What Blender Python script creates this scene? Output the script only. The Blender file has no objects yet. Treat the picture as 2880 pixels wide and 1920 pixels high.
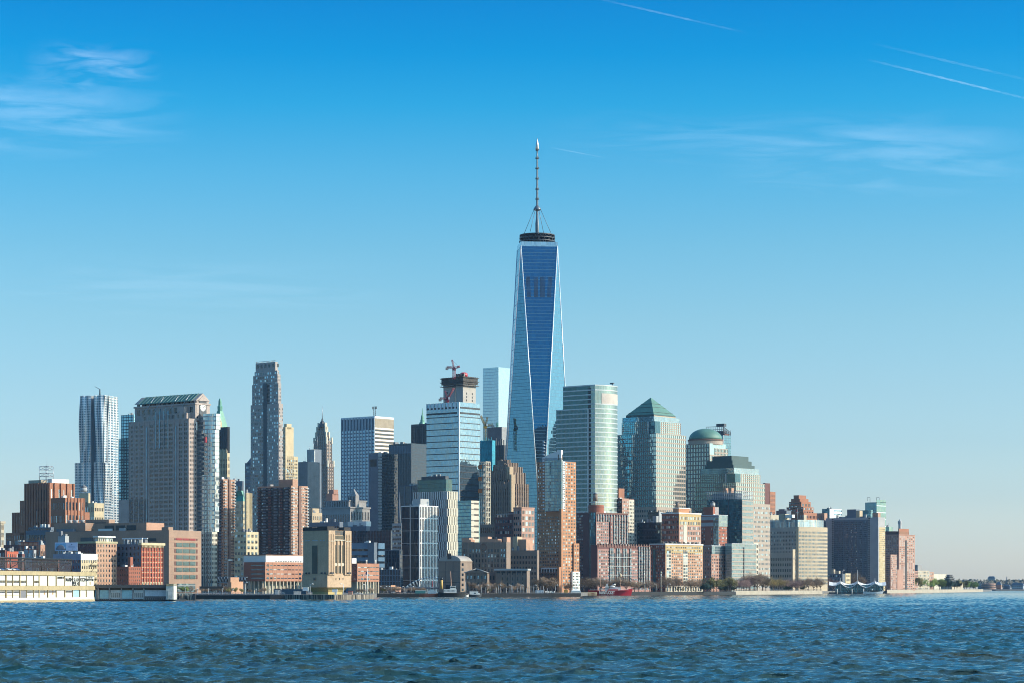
import bpy, bmesh, math, random
import numpy as np
from mathutils import Vector, Matrix
R = math.radians
rnd = random.Random(7)
C = bpy.context.scene.collection
scene = bpy.context.scene

# ------------------------------------------------------------------ camera
F, HY, CH = 6800.0, 1650.0, 8.0          # focal length in photo pixels, horizon row, eye height above the water
cam = bpy.data.cameras.new('camera'); co = bpy.data.objects.new('camera', cam); C.objects.link(co)
co.location = (0, 0, CH); co.rotation_euler = (R(90), 0, 0)
cam.sensor_width = 36; cam.lens = 36 * F / 2880; cam.shift_y = (HY - 960) / 2880
cam.clip_start = 1; cam.clip_end = 120000
scene.camera = co

# ------------------------------------------------------------------ light
SUN_EL, SUN_AZ = 27.0, 98.0              # azimuth clockwise from the view direction (+Y)
sv = Vector((math.sin(R(SUN_AZ)) * math.cos(R(SUN_EL)), math.cos(R(SUN_AZ)) * math.cos(R(SUN_EL)), math.sin(R(SUN_EL))))
sl = bpy.data.lights.new('sun', 'SUN'); sl.energy = 4.6; sl.angle = R(0.5); sl.color = (1.0, 0.85, 0.66)
so = bpy.data.objects.new('sun', sl); C.objects.link(so)
so.rotation_euler = sv.to_track_quat('Z', 'Y').to_euler(); so.location = (600, 0, 900)

world = bpy.data.worlds.new('World'); scene.world = world; world.use_nodes = True
wn = world.node_tree; wn.nodes.clear()
def N(t, typ, **kw):
    n = t.nodes.new(typ)
    for k, v in kw.items(): setattr(n, k, v)
    return n
sky = N(wn, 'ShaderNodeTexSky', sky_type='NISHITA', sun_disc=False)
sky.sun_elevation = R(SUN_EL); sky.sun_rotation = R(SUN_AZ); sky.altitude = 0
sky.air_density = 1.0; sky.dust_density = 1.6; sky.ozone_density = 3.0
tc = N(wn, 'ShaderNodeTexCoord'); sp = N(wn, 'ShaderNodeSeparateXYZ')
wn.links.new(tc.outputs['Generated'], sp.inputs[0])
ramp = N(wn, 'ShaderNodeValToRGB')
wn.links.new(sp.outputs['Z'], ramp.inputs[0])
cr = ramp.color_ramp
SKY_TINT = [(0.0, (2.05, 1.98, 2.0)), (0.0191, (1.39, 1.48, 1.60)), (0.0367, (0.99, 1.13, 1.265)), (0.0587, (0.775, 0.955, 1.09)), (0.0806, (0.685, 0.885, 0.985)), (0.1096, (0.568, 0.836, 0.90)), (0.1384, (0.42, 0.792, 0.875)), (0.1667, (0.249, 0.745, 0.89)), (0.1947, (0.065, 0.665, 0.89)), (0.2154, (0.006, 0.57, 0.865)), (0.2358, (0.001, 0.485, 0.83)), (0.36, (0.30, 1.05, 1.32)), (1.0, (0.50, 1.10, 1.45))]  # upper stops brighten the unseen sky overhead, added to lift shaded walls
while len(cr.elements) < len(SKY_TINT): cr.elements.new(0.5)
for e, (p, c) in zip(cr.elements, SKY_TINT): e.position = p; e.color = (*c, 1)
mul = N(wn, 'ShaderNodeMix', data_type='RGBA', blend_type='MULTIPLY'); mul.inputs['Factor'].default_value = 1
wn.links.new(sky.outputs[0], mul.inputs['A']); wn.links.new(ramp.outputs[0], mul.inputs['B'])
# bright forward scattered light round the sun
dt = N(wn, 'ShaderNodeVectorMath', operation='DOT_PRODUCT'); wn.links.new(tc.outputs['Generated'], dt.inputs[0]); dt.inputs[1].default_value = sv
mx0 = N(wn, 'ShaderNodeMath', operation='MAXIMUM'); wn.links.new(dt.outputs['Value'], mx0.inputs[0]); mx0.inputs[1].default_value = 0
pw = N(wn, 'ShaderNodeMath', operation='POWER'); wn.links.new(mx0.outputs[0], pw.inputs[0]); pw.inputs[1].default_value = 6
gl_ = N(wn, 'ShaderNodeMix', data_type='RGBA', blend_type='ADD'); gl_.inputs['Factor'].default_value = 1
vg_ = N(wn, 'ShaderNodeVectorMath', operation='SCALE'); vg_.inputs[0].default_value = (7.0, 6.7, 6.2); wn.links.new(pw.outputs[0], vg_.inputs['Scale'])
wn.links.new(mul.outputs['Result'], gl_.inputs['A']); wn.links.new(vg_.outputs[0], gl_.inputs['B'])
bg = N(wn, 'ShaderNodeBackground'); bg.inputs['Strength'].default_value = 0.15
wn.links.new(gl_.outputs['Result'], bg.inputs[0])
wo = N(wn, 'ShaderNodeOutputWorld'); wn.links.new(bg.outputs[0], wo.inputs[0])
vs = scene.view_settings; vs.view_transform = 'Standard'; vs.look = 'None'; vs.gamma = 1; vs.exposure = 0.5
scene.cycles.use_denoising = True; scene.cycles.use_adaptive_sampling = False; scene.cycles.filter_width = 1.0
scene.cycles.max_bounces = 5; scene.cycles.diffuse_bounces = 2; scene.cycles.glossy_bounces = 3; scene.cycles.transparent_max_bounces = 12
scene.cycles.volume_bounces = 0
# ------------------------------------------------------------------ helpers
def px2x(px, Y): return (px - 1440.0) * Y / F
def py2z(py, Y): return CH - (py - HY) * Y / F

def tag(o, label=None, cat=None, group=None, kind=None):
    if label: o['label'] = label
    if cat: o['category'] = cat
    if group: o['group'] = group
    if kind: o['kind'] = kind
    return o
def empty(name, loc, rz=0.0, label=None, cat=None, group=None):
    o = bpy.data.objects.new(name, None); C.objects.link(o)
    o.location = loc; o.rotation_euler = (0, 0, rz); o.empty_display_size = 2
    return tag(o, label, cat, group)
def link(name, me, parent=None):
    o = bpy.data.objects.new(name, me); C.objects.link(o)
    if parent: o.parent = parent
    return o
def copy_tree(o, parent=None):
    c = o.copy(); C.objects.link(c)
    if parent: c.parent = parent
    for ch in o.children: copy_tree(ch, c)
    return c

class M:
    """a mesh under construction"""
    def __init__(s): s.v = []; s.f = []; s.m = []; s.sm = []
    def add(s, vs, fs, mi=0, smooth=False):
        b = len(s.v); s.v += [tuple(p) for p in vs]
        for f in fs: s.f.append([b + i for i in f]); s.m.append(mi); s.sm.append(smooth)
        return s
    def box(s, x0, x1, y0, y1, z0, z1, mi=0):
        return s.add([(x0,y0,z0),(x1,y0,z0),(x1,y1,z0),(x0,y1,z0),(x0,y0,z1),(x1,y0,z1),(x1,y1,z1),(x0,y1,z1)],
              [(3,2,1,0),(4,5,6,7),(0,1,5,4),(1,2,6,5),(2,3,7,6),(3,0,4,7)], mi)
    def prism(s, poly, z0, z1, mi=0, top=None):
        """polygon (ccw) pulled up; top = another polygon for the upper ring"""
        n = len(poly); t = top or poly
        return s.add([(x,y,z0) for x,y in poly] + [(x,y,z1) for x,y in t],
              [tuple(range(n-1,-1,-1)), tuple(range(n,2*n))] + [(i,(i+1)%n,n+(i+1)%n,n+i) for i in range(n)], mi)
    def tube(s, p, q, r, r2=None, n=6, mi=0, smooth=True):
        p, q = Vector(p), Vector(q); r2 = r if r2 is None else r2
        d = (q - p).normalized(); a = d.orthogonal().normalized(); b = d.cross(a)
        vs = []
        for c, rr in ((p, r), (q, r2)):
            for i in range(n):
                t = 2*math.pi*i/n; vs.append(c + a*rr*math.cos(t) + b*rr*math.sin(t))
        bidx = len(s.v)
        s.add(vs, [(i,(i+1)%n,n+(i+1)%n,n+i) for i in range(n)], mi, smooth)
        s.f += [[bidx+i for i in range(n-1,-1,-1)], [bidx+n+i for i in range(n)]]; s.m += [mi, mi]; s.sm += [False, False]
        return s
    def lathe(s, prof, cx=0, cy=0, n=24, mi=0, smooth=True, a0=0.0):
        vs = []; fs = []
        for r, z in prof:
            for i in range(n):
                t = 2*math.pi*i/n + a0; vs.append((cx+r*math.cos(t), cy+r*math.sin(t), z))
        for k in range(len(prof)-1):
            for i in range(n):
                j = (i+1) % n; fs.append((k*n+i, k*n+j, (k+1)*n+j, (k+1)*n+i))
        b = len(s.v); s.add(vs, fs, mi, smooth)
        s.f += [[b+i for i in range(n-1,-1,-1)], [b+(len(prof)-1)*n+i for i in range(n)]]; s.m += [mi, mi]; s.sm += [False, False]
        return s
    def mesh(s, name, mats):
        me = bpy.data.meshes.new(name); me.from_pydata(s.v, [], s.f)
        for m in (mats if isinstance(mats, (list, tuple)) else [mats]): me.materials.append(m)
        me.polygons.foreach_set('material_index', s.m); me.polygons.foreach_set('use_smooth', s.sm); me.update()
        return me
    def build(s, name, mats, parent=None): return link(name, s.mesh(name, mats), parent)

# ------------------------------------------------------------------ materials
MATS = {}
def newmat(name):
    m = bpy.data.materials.new(name); m.use_nodes = True; t = m.node_tree
    return m, t, t.nodes['Principled BSDF']
def mat(name, col, rough=0.85, var=0.25, scale=0.12, fine=1.2, bump=0.0, metal=0.0, streak=0.0):
    """matte material: broad and fine noise vary the colour, optional vertical rain streaks"""
    if name in MATS: return MATS[name]
    m, t, p = newmat(name); L = t.links.new
    tc = N(t, 'ShaderNodeTexCoord')
    n1 = N(t, 'ShaderNodeTexNoise'); n1.inputs['Scale'].default_value = scale; n1.inputs['Detail'].default_value = 4
    n2 = N(t, 'ShaderNodeTexNoise'); n2.inputs['Scale'].default_value = fine; n2.inputs['Detail'].default_value = 3
    L(tc.outputs['Object'], n1.inputs['Vector']); L(tc.outputs['Object'], n2.inputs['Vector'])
    ad = N(t, 'ShaderNodeMath', operation='ADD'); L(n1.outputs['Fac'], ad.inputs[0]); L(n2.outputs['Fac'], ad.inputs[1])
    last = ad.outputs[0]
    if streak:
        mp = N(t, 'ShaderNodeMapping'); mp.inputs['Scale'].default_value = (0.7, 0.7, 0.03); L(tc.outputs['Object'], mp.inputs['Vector'])
        n3 = N(t, 'ShaderNodeTexNoise'); n3.inputs['Scale'].default_value = 1.0; n3.inputs['Detail'].default_value = 5; L(mp.outputs[0], n3.inputs['Vector'])
        mm = N(t, 'ShaderNodeMath', operation='MULTIPLY_ADD'); L(n3.outputs['Fac'], mm.inputs[0]); mm.inputs[1].default_value = streak; L(last, mm.inputs[2])
        sb = N(t, 'ShaderNodeMath', operation='SUBTRACT'); L(mm.outputs[0], sb.inputs[0]); sb.inputs[1].default_value = streak * 0.5; last = sb.outputs[0]
    mr = N(t, 'ShaderNodeMapRange'); mr.inputs['From Min'].default_value = 0.6; mr.inputs['From Max'].default_value = 1.4
    mr.inputs['To Min'].default_value = 1 - var; mr.inputs['To Max'].default_value = 1 + var * 0.6; L(last, mr.inputs['Value'])
    vm = N(t, 'ShaderNodeVectorMath', operation='SCALE'); vm.inputs[0].default_value = [c*0.80 for c in col]; L(mr.outputs[0], vm.inputs['Scale'])
    L(vm.outputs[0], p.inputs['Base Color'])
    p.inputs['Roughness'].default_value = rough; p.inputs['Metallic'].default_value = metal
    if bump:
        b = N(t, 'ShaderNodeBump'); b.inputs['Strength'].default_value = bump; L(n2.outputs['Fac'], b.inputs['Height']); L(b.outputs[0], p.inputs['Normal'])
    MATS[name] = m; return m
def glass(name, col, metal=0.75, rough=0.04, pane=(1.5, 4.0), tilt=0.012, line=None, lw=(0.06, 0.09), linecol=(0.05,0.07,0.08), warp=0.01, spec=1.5, colvar=0.2):
    """coated glass wall: every pane tilts a little and has its own shade; thin frame lines when line is set"""
    if name in MATS: return MATS[name]
    m, t, p = newmat(name); L = t.links.new
    tc = N(t, 'ShaderNodeTexCoord'); s3 = N(t, 'ShaderNodeSeparateXYZ'); L(tc.outputs['Object'], s3.inputs[0])
    sm = N(t, 'ShaderNodeMath', operation='ADD'); L(s3.outputs['X'], sm.inputs[0]); L(s3.outputs['Y'], sm.inputs[1])
    def cell(sock, size):
        d = N(t, 'ShaderNodeMath', operation='DIVIDE'); L(sock, d.inputs[0]); d.inputs[1].default_value = size
        f = N(t, 'ShaderNodeMath', operation='FLOOR'); L(d.outputs[0], f.inputs[0])
        fr = N(t, 'ShaderNodeMath', operation='FRACT'); L(d.outputs[0], fr.inputs[0]); return f.outputs[0], fr.outputs[0]
    cu, fu = cell(sm.outputs[0], pane[0]); cz, fz = cell(s3.outputs['Z'], pane[1])
    cb = N(t, 'ShaderNodeCombineXYZ'); L(cu, cb.inputs[0]); L(cz, cb.inputs[1])
    wnz = N(t, 'ShaderNodeTexWhiteNoise', noise_dimensions='3D'); L(cb.outputs[0], wnz.inputs['Vector'])
    sb = N(t, 'ShaderNodeVectorMath', operation='SUBTRACT'); L(wnz.outputs['Color'], sb.inputs[0]); sb.inputs[1].default_value = (0.5,0.5,0.5)
    sc = N(t, 'ShaderNodeVectorMath', operation='SCALE'); L(sb.outputs[0], sc.inputs[0]); sc.inputs['Scale'].default_value = tilt * 2
    wz = N(t, 'ShaderNodeTexNoise'); wz.inputs['Scale'].default_value = 0.12; wz.inputs['Detail'].default_value = 3; L(tc.outputs['Object'], wz.inputs['Vector'])
    sb2 = N(t, 'ShaderNodeVectorMath', operation='SUBTRACT'); L(wz.outputs['Color'], sb2.inputs[0]); sb2.inputs[1].default_value = (0.5,0.5,0.5)
    sc2 = N(t, 'ShaderNodeVectorMath', operation='SCALE'); L(sb2.outputs[0], sc2.inputs[0]); sc2.inputs['Scale'].default_value = warp * 2
    ge = N(t, 'ShaderNodeNewGeometry')
    a1 = N(t, 'ShaderNodeVectorMath', operation='ADD'); L(ge.outputs['Normal'], a1.inputs[0]); L(sc.outputs[0], a1.inputs[1])
    a2 = N(t, 'ShaderNodeVectorMath', operation='ADD'); L(a1.outputs[0], a2.inputs[0]); L(sc2.outputs[0], a2.inputs[1])
    nm = N(t, 'ShaderNodeVectorMath', operation='NORMALIZE'); L(a2.outputs[0], nm.inputs[0]); L(nm.outputs[0], p.inputs['Normal'])
    mr = N(t, 'ShaderNodeMapRange'); L(wnz.outputs['Value'], mr.inputs['Value']); mr.inputs['To Min'].default_value = 1 - colvar; mr.inputs['To Max'].default_value = 1 + colvar * 0.6
    vm = N(t, 'ShaderNodeVectorMath', operation='SCALE'); vm.inputs[0].default_value = col; L(mr.outputs[0], vm.inputs['Scale'])
    p.inputs['Metallic'].default_value = metal; p.inputs['Roughness'].default_value = rough; p.inputs['IOR'].default_value = spec
    last = vm.outputs[0]
    if line:
        l1 = N(t, 'ShaderNodeMath', operation='LESS_THAN'); L(fu, l1.inputs[0]); l1.inputs[1].default_value = lw[0]
        l2 = N(t, 'ShaderNodeMath', operation='LESS_THAN'); L(fz, l2.inputs[0]); l2.inputs[1].default_value = lw[1]
        mx = N(t, 'ShaderNodeMath', operation='MAXIMUM'); L(l1.outputs[0], mx.inputs[0]); L(l2.outputs[0], mx.inputs[1])
        mi = N(t, 'ShaderNodeMix', data_type='RGBA'); L(mx.outputs[0], mi.inputs['Factor']); L(last, mi.inputs['A']); mi.inputs['B'].default_value = (*linecol, 1)
        last = mi.outputs['Result']
        rr = N(t, 'ShaderNodeMapRange'); L(mx.outputs[0], rr.inputs['Value']); rr.inputs['To Min'].default_value = rough; rr.inputs['To Max'].default_value = 0.6; L(rr.outputs[0], p.inputs['Roughness'])
        r2 = N(t, 'ShaderNodeMapRange'); L(mx.outputs[0], r2.inputs['Value']); r2.inputs['To Min'].default_value = metal; r2.inputs['To Max'].default_value = 0.0; L(r2.outputs[0], p.inputs['Metallic'])
    L(last, p.inputs['Base Color'])
    MATS[name] = m; return m

# stone, brick, metal and glass used all over the city
granite   = mat('granite',   (0.46,0.37,0.32), streak=0.3)
limestone = mat('limestone', (0.50,0.42,0.31), streak=0.4)
cream     = mat('cream_stone', (0.62,0.50,0.31), streak=0.4)
ivory     = mat('ivory_stone', (0.62,0.56,0.44), streak=0.3)
tan       = mat('tan_stone', (0.50,0.38,0.25), streak=0.4)
palegrey  = mat('pale_grey_stone', (0.45,0.45,0.44), streak=0.3)
grey      = mat('grey_concrete', (0.30,0.29,0.28), streak=0.4)
slate     = mat('slate_panel', (0.12,0.15,0.19), 0.6)
brickred  = mat('red_brick', (0.36,0.115,0.065), streak=0.2)
brickpink = mat('pink_brick', (0.46,0.26,0.19), streak=0.2)
brickorange = mat('orange_brick', (0.49,0.225,0.11), streak=0.2)
brickrust = mat('rust_brick', (0.37,0.155,0.085), streak=0.4)
brickbrown = mat('brown_brick', (0.21,0.115,0.085), streak=0.3)
brickdark = mat('dark_brick', (0.16,0.065,0.055), streak=0.2)
bricktan  = mat('tan_brick', (0.48,0.27,0.18), streak=0.3)
brownstone = mat('brown_stone', (0.26,0.19,0.145), streak=0.4)
copper    = mat('green_copper', (0.10,0.225,0.175), 0.6, streak=0.5)
copperdark = mat('dark_copper', (0.05,0.095,0.09), 0.6, streak=0.4)
white     = mat('white_paint', (0.78,0.76,0.70), 0.6, var=0.12)
whitemetal = mat('white_metal', (0.72,0.74,0.75), 0.45, var=0.1)
steel     = mat('steel', (0.42,0.44,0.46), 0.4, metal=0.6)
darksteel = mat('dark_steel', (0.045,0.05,0.06), 0.5)
black     = mat('black_paint', (0.015,0.016,0.018), 0.5)
rust      = mat('rusty_steel', (0.16,0.06,0.04), 0.8)
redpaint  = mat('red_paint', (0.50,0.02,0.03), 0.4)
yellowpaint = mat('yellow_paint', (0.65,0.33,0.04), 0.5)
roofgrey  = mat('roof_grey', (0.20,0.20,0.21), 0.9)
wd  = glass('window_dark',  (0.012,0.018,0.026), metal=0.0, spec=1.5, tilt=0.03, pane=(3,3))
wm  = glass('window_mid',   (0.06,0.10,0.13), metal=0.4, spec=1.6, tilt=0.03, pane=(3,3))
wsk = glass('window_sky',   (0.24,0.36,0.44), metal=0.80, tilt=0.03, pane=(3,3))
wbl = mat('window_blind',   (0.45,0.44,0.40), 0.4, var=0.1)
WIN = [(wd,5),(wm,3),(wsk,2)]
WINB = [(wd,4),(wm,2),(wsk,2),(wbl,2)]
WINL = [(wd,5),(wm,4),(wsk,2),(wbl,2)]
WIND = [(wd,8),(wm,1)]
def pick(ws):
    t = rnd.random() * sum(w for _, w in ws)
    for m, w in ws:
        t -= w
        if t <= 0: return m
    return ws[-1][0]

# ------------------------------------------------------------------ buildings
GROUND = 3.0
PANES = {}
def pane_mesh(face, w, h, m):
    k = (face, round(w,2), round(h,2), m.name)
    if k not in PANES:
        q = M()
        if face == 'F': q.box(-w/2, w/2, -0.10, 0.05, -h/2, h/2)
        elif face == 'S': q.box(-0.05, 0.10, -w/2, w/2, -h/2, h/2)
        else: q.box(-w/2, w/2, -0.05, 0.10, -h/2, h/2)
        PANES[k] = q.mesh('window', m)
    return PANES[k]

class T:  # a rectangular tier in a building's own axes
    def __init__(s, x0, x1, y0, y1, z0, z1): s.x0, s.x1, s.y0, s.y1, s.z0, s.z1 = x0, x1, y0, y1, z0, z1
    @property
    def W(s): return s.x1 - s.x0
    @property
    def D(s): return s.y1 - s.y0
    @property
    def H(s): return s.z1 - s.z0

ALLB = []
class Bld:
    """local x runs along the left (north) face towards the near corner, local y along the right (west) face away from it"""
    def __init__(s, name, label, xc, Y, a=39.0, cat='building', zb=GROUND, group=None):
        s.xc, s.Y, s.a, s.zb = xc, Y, R(a), zb
        s.ca, s.sa = math.cos(s.a), math.sin(s.a)
        s.root = empty(name, (px2x(xc, Y), Y, zb), -s.a, label, cat, group)
        s.wins = []; s.tiers = []; ALLB.append(s)
    def world(s, x, y): return (px2x(s.xc, s.Y) + x*s.ca + y*s.sa, s.Y - x*s.sa + y*s.ca)
    def left(s, px, x0=0, y0=0):
        if isinstance(px, tuple): return px[0]
        P = s.world(x0, y0); k = px - 1440
        return (P[0]*F - k*P[1]) / (F*s.ca + k*s.sa)
    def right(s, px, x0=0, y0=0):
        if isinstance(px, tuple): return px[0]
        P = s.world(x0, y0); k = px - 1440
        return (k*P[1] - P[0]*F) / (F*s.sa - k*s.ca)
    def z(s, py, x=0, y=0): return py2z(py, s.world(x, y)[1]) - s.zb
    def corner(s, px, d):
        off = (px - s.xc) * s.Y / F
        q = d; p = (q*s.sa - off) / s.ca
        if p < 0: p = 0.0; q = off / s.sa
        return -p, q
    def tier(s, xl, xc, xr, yt, yb=None, m=None, d=0.0, part='tower', build=True):
        cx, cy = s.corner(xc, d) if (xc != s.xc or d) else (0.0, 0.0)
        L = s.left(xl, cx, cy); D = s.right(xr, cx, cy)
        z1 = s.z(yt, cx, cy); z0 = 0.0 if yb is None else s.z(yb, cx, cy)
        t = T(cx - L, cx, cy, cy + D, z0, z1); s.tiers.append(t)
        if m and build: M().box(t.x0, t.x1, t.y0, t.y1, t.z0, t.z1).build(part, m, s.root)
        return t
    def box(s, part, x0, x1, y0, y1, z0, z1, m): return M().box(x0, x1, y0, y1, z0, z1).build(part, m, s.root)
    # --- facade pieces; u runs from the left to the right as seen from outside
    def fr(s, t, face): return (t.x0, t.x1, t.y0) if face == 'F' else (t.y0, t.y1, t.x1)
    def slab(s, q, face, plane, u0, u1, z0, z1, out, inn=0.05, mi=0):
        if face == 'F': q.box(u0, u1, plane-out, plane+inn, z0, z1, mi)
        else: q.box(plane-inn, plane+out, u0, u1, z0, z1, mi)
    def punch(s, t, face, nx, nz, fw=0.55, fh=0.55, ws=None, mu=(0.02,0.02), mz=(0.02,0.02), keep=None, pair=0.0, part='window'):
        u0, u1, pl = s.fr(t, face); W = u1-u0
        a, b = u0 + W*mu[0], u1 - W*mu[1]; c, d = t.z0 + t.H*mz[0], t.z1 - t.H*mz[1]
        du, dz = (b-a)/nx, (d-c)/nz
        for k in range(nz):
            for i in range(nx):
                if keep and not keep(i, k): continue
                s.wins.append((face, a+(i+.5)*du+(pair*du if i%2==0 else -pair*du), c+(k+.5)*dz, du*fw, dz*fh, pl, pick(ws or WIN), part))
    def bands(s, t, face, n, frac=0.5, m=None, mu=(0,0), mz=(0,0), out=0.12, part='window_band'):
        u0, u1, pl = s.fr(t, face); W = u1-u0
        a, b = u0 + W*mu[0], u1 - W*mu[1]; c, d = t.z0 + t.H*mz[0], t.z1 - t.H*mz[1]
        dz = (d-c)/n; q = M(); s.slab(q, face, 0.0, a, b, -dz*frac/2, dz*frac/2, out); me = q.mesh(part, m)
        for k in range(n):
            o = link(part, me, s.root); zz = c + (k+.5)*dz
            o.location = (0, pl, zz) if face == 'F' else (pl, 0, zz)
    def piers(s, t, face, n, w, m, out=0.3, mu=(0,0), mz=(0,0), part='pier_grid', hn=0, hw=0.5, hout=None):
        """n+1 vertical piers and hn+1 horizontal rails standing proud of the wall: the wall's own pattern"""
        u0, u1, pl = s.fr(t, face); W = u1-u0
        a, b = u0 + W*mu[0], u1 - W*mu[1]; c, d = t.z0 + t.H*mz[0], t.z1 - t.H*mz[1]; q = M()
        for i in range(n+1):
            if n == 0: break
            u = a + (b-a)*i/n; s.slab(q, face, pl, max(u-w/2, u0), min(u+w/2, u1), c, d, out)
        for k in range(hn+1):
            if hn == 0: break
            zz = c + (d-c)*k/hn; s.slab(q, face, pl, a, b, max(zz-hw/2, t.z0), min(zz+hw/2, t.z1), (hout or out*0.7))
        return q.build(part, m, s.root)
    def cornice(s, t, h, out, m, z=None, part='cornice'):
        z = t.z1 if z is None else z
        return M().box(t.x0-out, t.x1+out, t.y0-out, t.y1+out, z-h*0.6, z+h*0.4).build(part, m, s.root)
    def unit(s, t, fx, fy, w, d, h, m=None, part='rooftop_unit'):
        x = t.x0 + t.W*fx; y = t.y0 + t.D*fy
        return s.box(part, x-w/2, x+w/2, y-d/2, y+d/2, t.z1, t.z1+h, m or roofgrey)
    def clutter(s, t, n=4, hmax=4.0):
        """plant on the roof: cabinets, a vent stack or two"""
        for i in range(n):
            w, d, h = rnd.uniform(1.5, max(2, t.W*0.14)), rnd.uniform(1.5, max(2, t.D*0.18)), rnd.uniform(0.8, hmax)
            s.unit(t, rnd.uniform(0.12,0.88), rnd.uniform(0.12,0.6), w, d, h, rnd.choice([roofgrey, palegrey, white, grey, slate]))
        q = M(); x = t.x0 + t.W*rnd.uniform(0.2,0.8); y = t.y0 + t.D*rnd.uniform(0.2,0.5)
        q.tube((x,y,t.z1), (x,y,t.z1+hmax*1.6), 0.15, 0.08, 5); q.build('aerial', darksteel, s.root)
    def tank(s, x, y, z, r, h, m=None, legs=2.0):
        """round roof water tank on legs with a cone lid"""
        q = M()
        for dx, dy in ((-1,-1),(1,-1),(1,1),(-1,1)): q.tube((x+dx*r*.6,y+dy*r*.6,z), (x+dx*r*.6,y+dy*r*.6,z+legs), 0.18, n=5)
        q.lathe([(r,z+legs),(r*0.98,z+legs+h)], x, y, 16)
        o = q.build('water_tank', m or brownstone, s.root)
        q = M(); q.lathe([(r*1.08,z+legs+h),(0.05,z+legs+h+r*0.8)], x, y, 16); q.build('tank_lid', roofgrey, o)
    def finish(s):
        ws = s.wins
        if not ws: return
        order = sorted(range(len(ws)), key=lambda i: -(ws[i][3]*ws[i][4]*(0.78 if ws[i][0]=='F' else 0.63)) - 1e-4*rnd.random())
        own = set(order[:100]) if len(ws) > 100 else set(order)
        rest = M(); mats = []
        for i, (face,u,zz,w,h,pl,m,part) in enumerate(ws):
            if i in own:
                o = link(part, pane_mesh(face, w, h, m), s.root); o.location = (u, pl, zz) if face == 'F' else (pl, u, zz)
            else:
                if m not in mats: mats.append(m)
                if face == 'F': rest.box(u-w/2,u+w/2,pl-0.10,pl+0.05,zz-h/2,zz+h/2, mats.index(m))
                else: rest.box(pl-0.05,pl+0.10,u-w/2,u+w/2,zz-h/2,zz+h/2, mats.index(m))
        if rest.f: tag(rest.build('windows', mats, s.root), kind='stuff')
        s.wins = []
# ------------------------------------------------------------------ water, land
def water_mat(name, bumpscale, bumpstr, rough):
    m, t, p = newmat(name); L = t.links.new
    tc = N(t, 'ShaderNodeTexCoord')
    mp = N(t, 'ShaderNodeMapping'); mp.inputs['Scale'].default_value = (1, 0.6, 1); L(tc.outputs['Object'], mp.inputs['Vector'])
    n = N(t, 'ShaderNodeTexNoise'); n.inputs['Scale'].default_value = bumpscale; n.inputs['Detail'].default_value = 6; n.inputs['Roughness'].default_value = 0.65
    L(mp.outputs[0], n.inputs['Vector'])
    b = N(t, 'ShaderNodeBump'); b.inputs['Strength'].default_value = 1.0; b.inputs['Distance'].default_value = bumpstr; L(n.outputs['Fac'], b.inputs['Height']); L(b.outputs[0], p.inputs['Normal'])
    n2 = N(t, 'ShaderNodeTexNoise'); n2.inputs['Scale'].default_value = 0.02; n2.inputs['Detail'].default_value = 4; L(tc.outputs['Object'], n2.inputs['Vector'])
    r = N(t, 'ShaderNodeValToRGB'); L(n2.outputs['Fac'], r.inputs[0])
    r.color_ramp.elements[0].color = (0.012,0.050,0.056,1); r.color_ramp.elements[1].color = (0.038,0.050,0.034,1)
    r.color_ramp.elements[0].position = 0.35; r.color_ramp.elements[1].position = 0.7
    L(r.outputs[0], p.inputs['Base Color'])
    p.inputs['Roughness'].default_value = rough; p.inputs['IOR'].default_value = 1.333
    return m
WATER = water_mat('river_water', 2.8, 0.12, 0.035)
WATERFAR = water_mat('harbour_water', 0.25, 0.6, 0.12)

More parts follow.
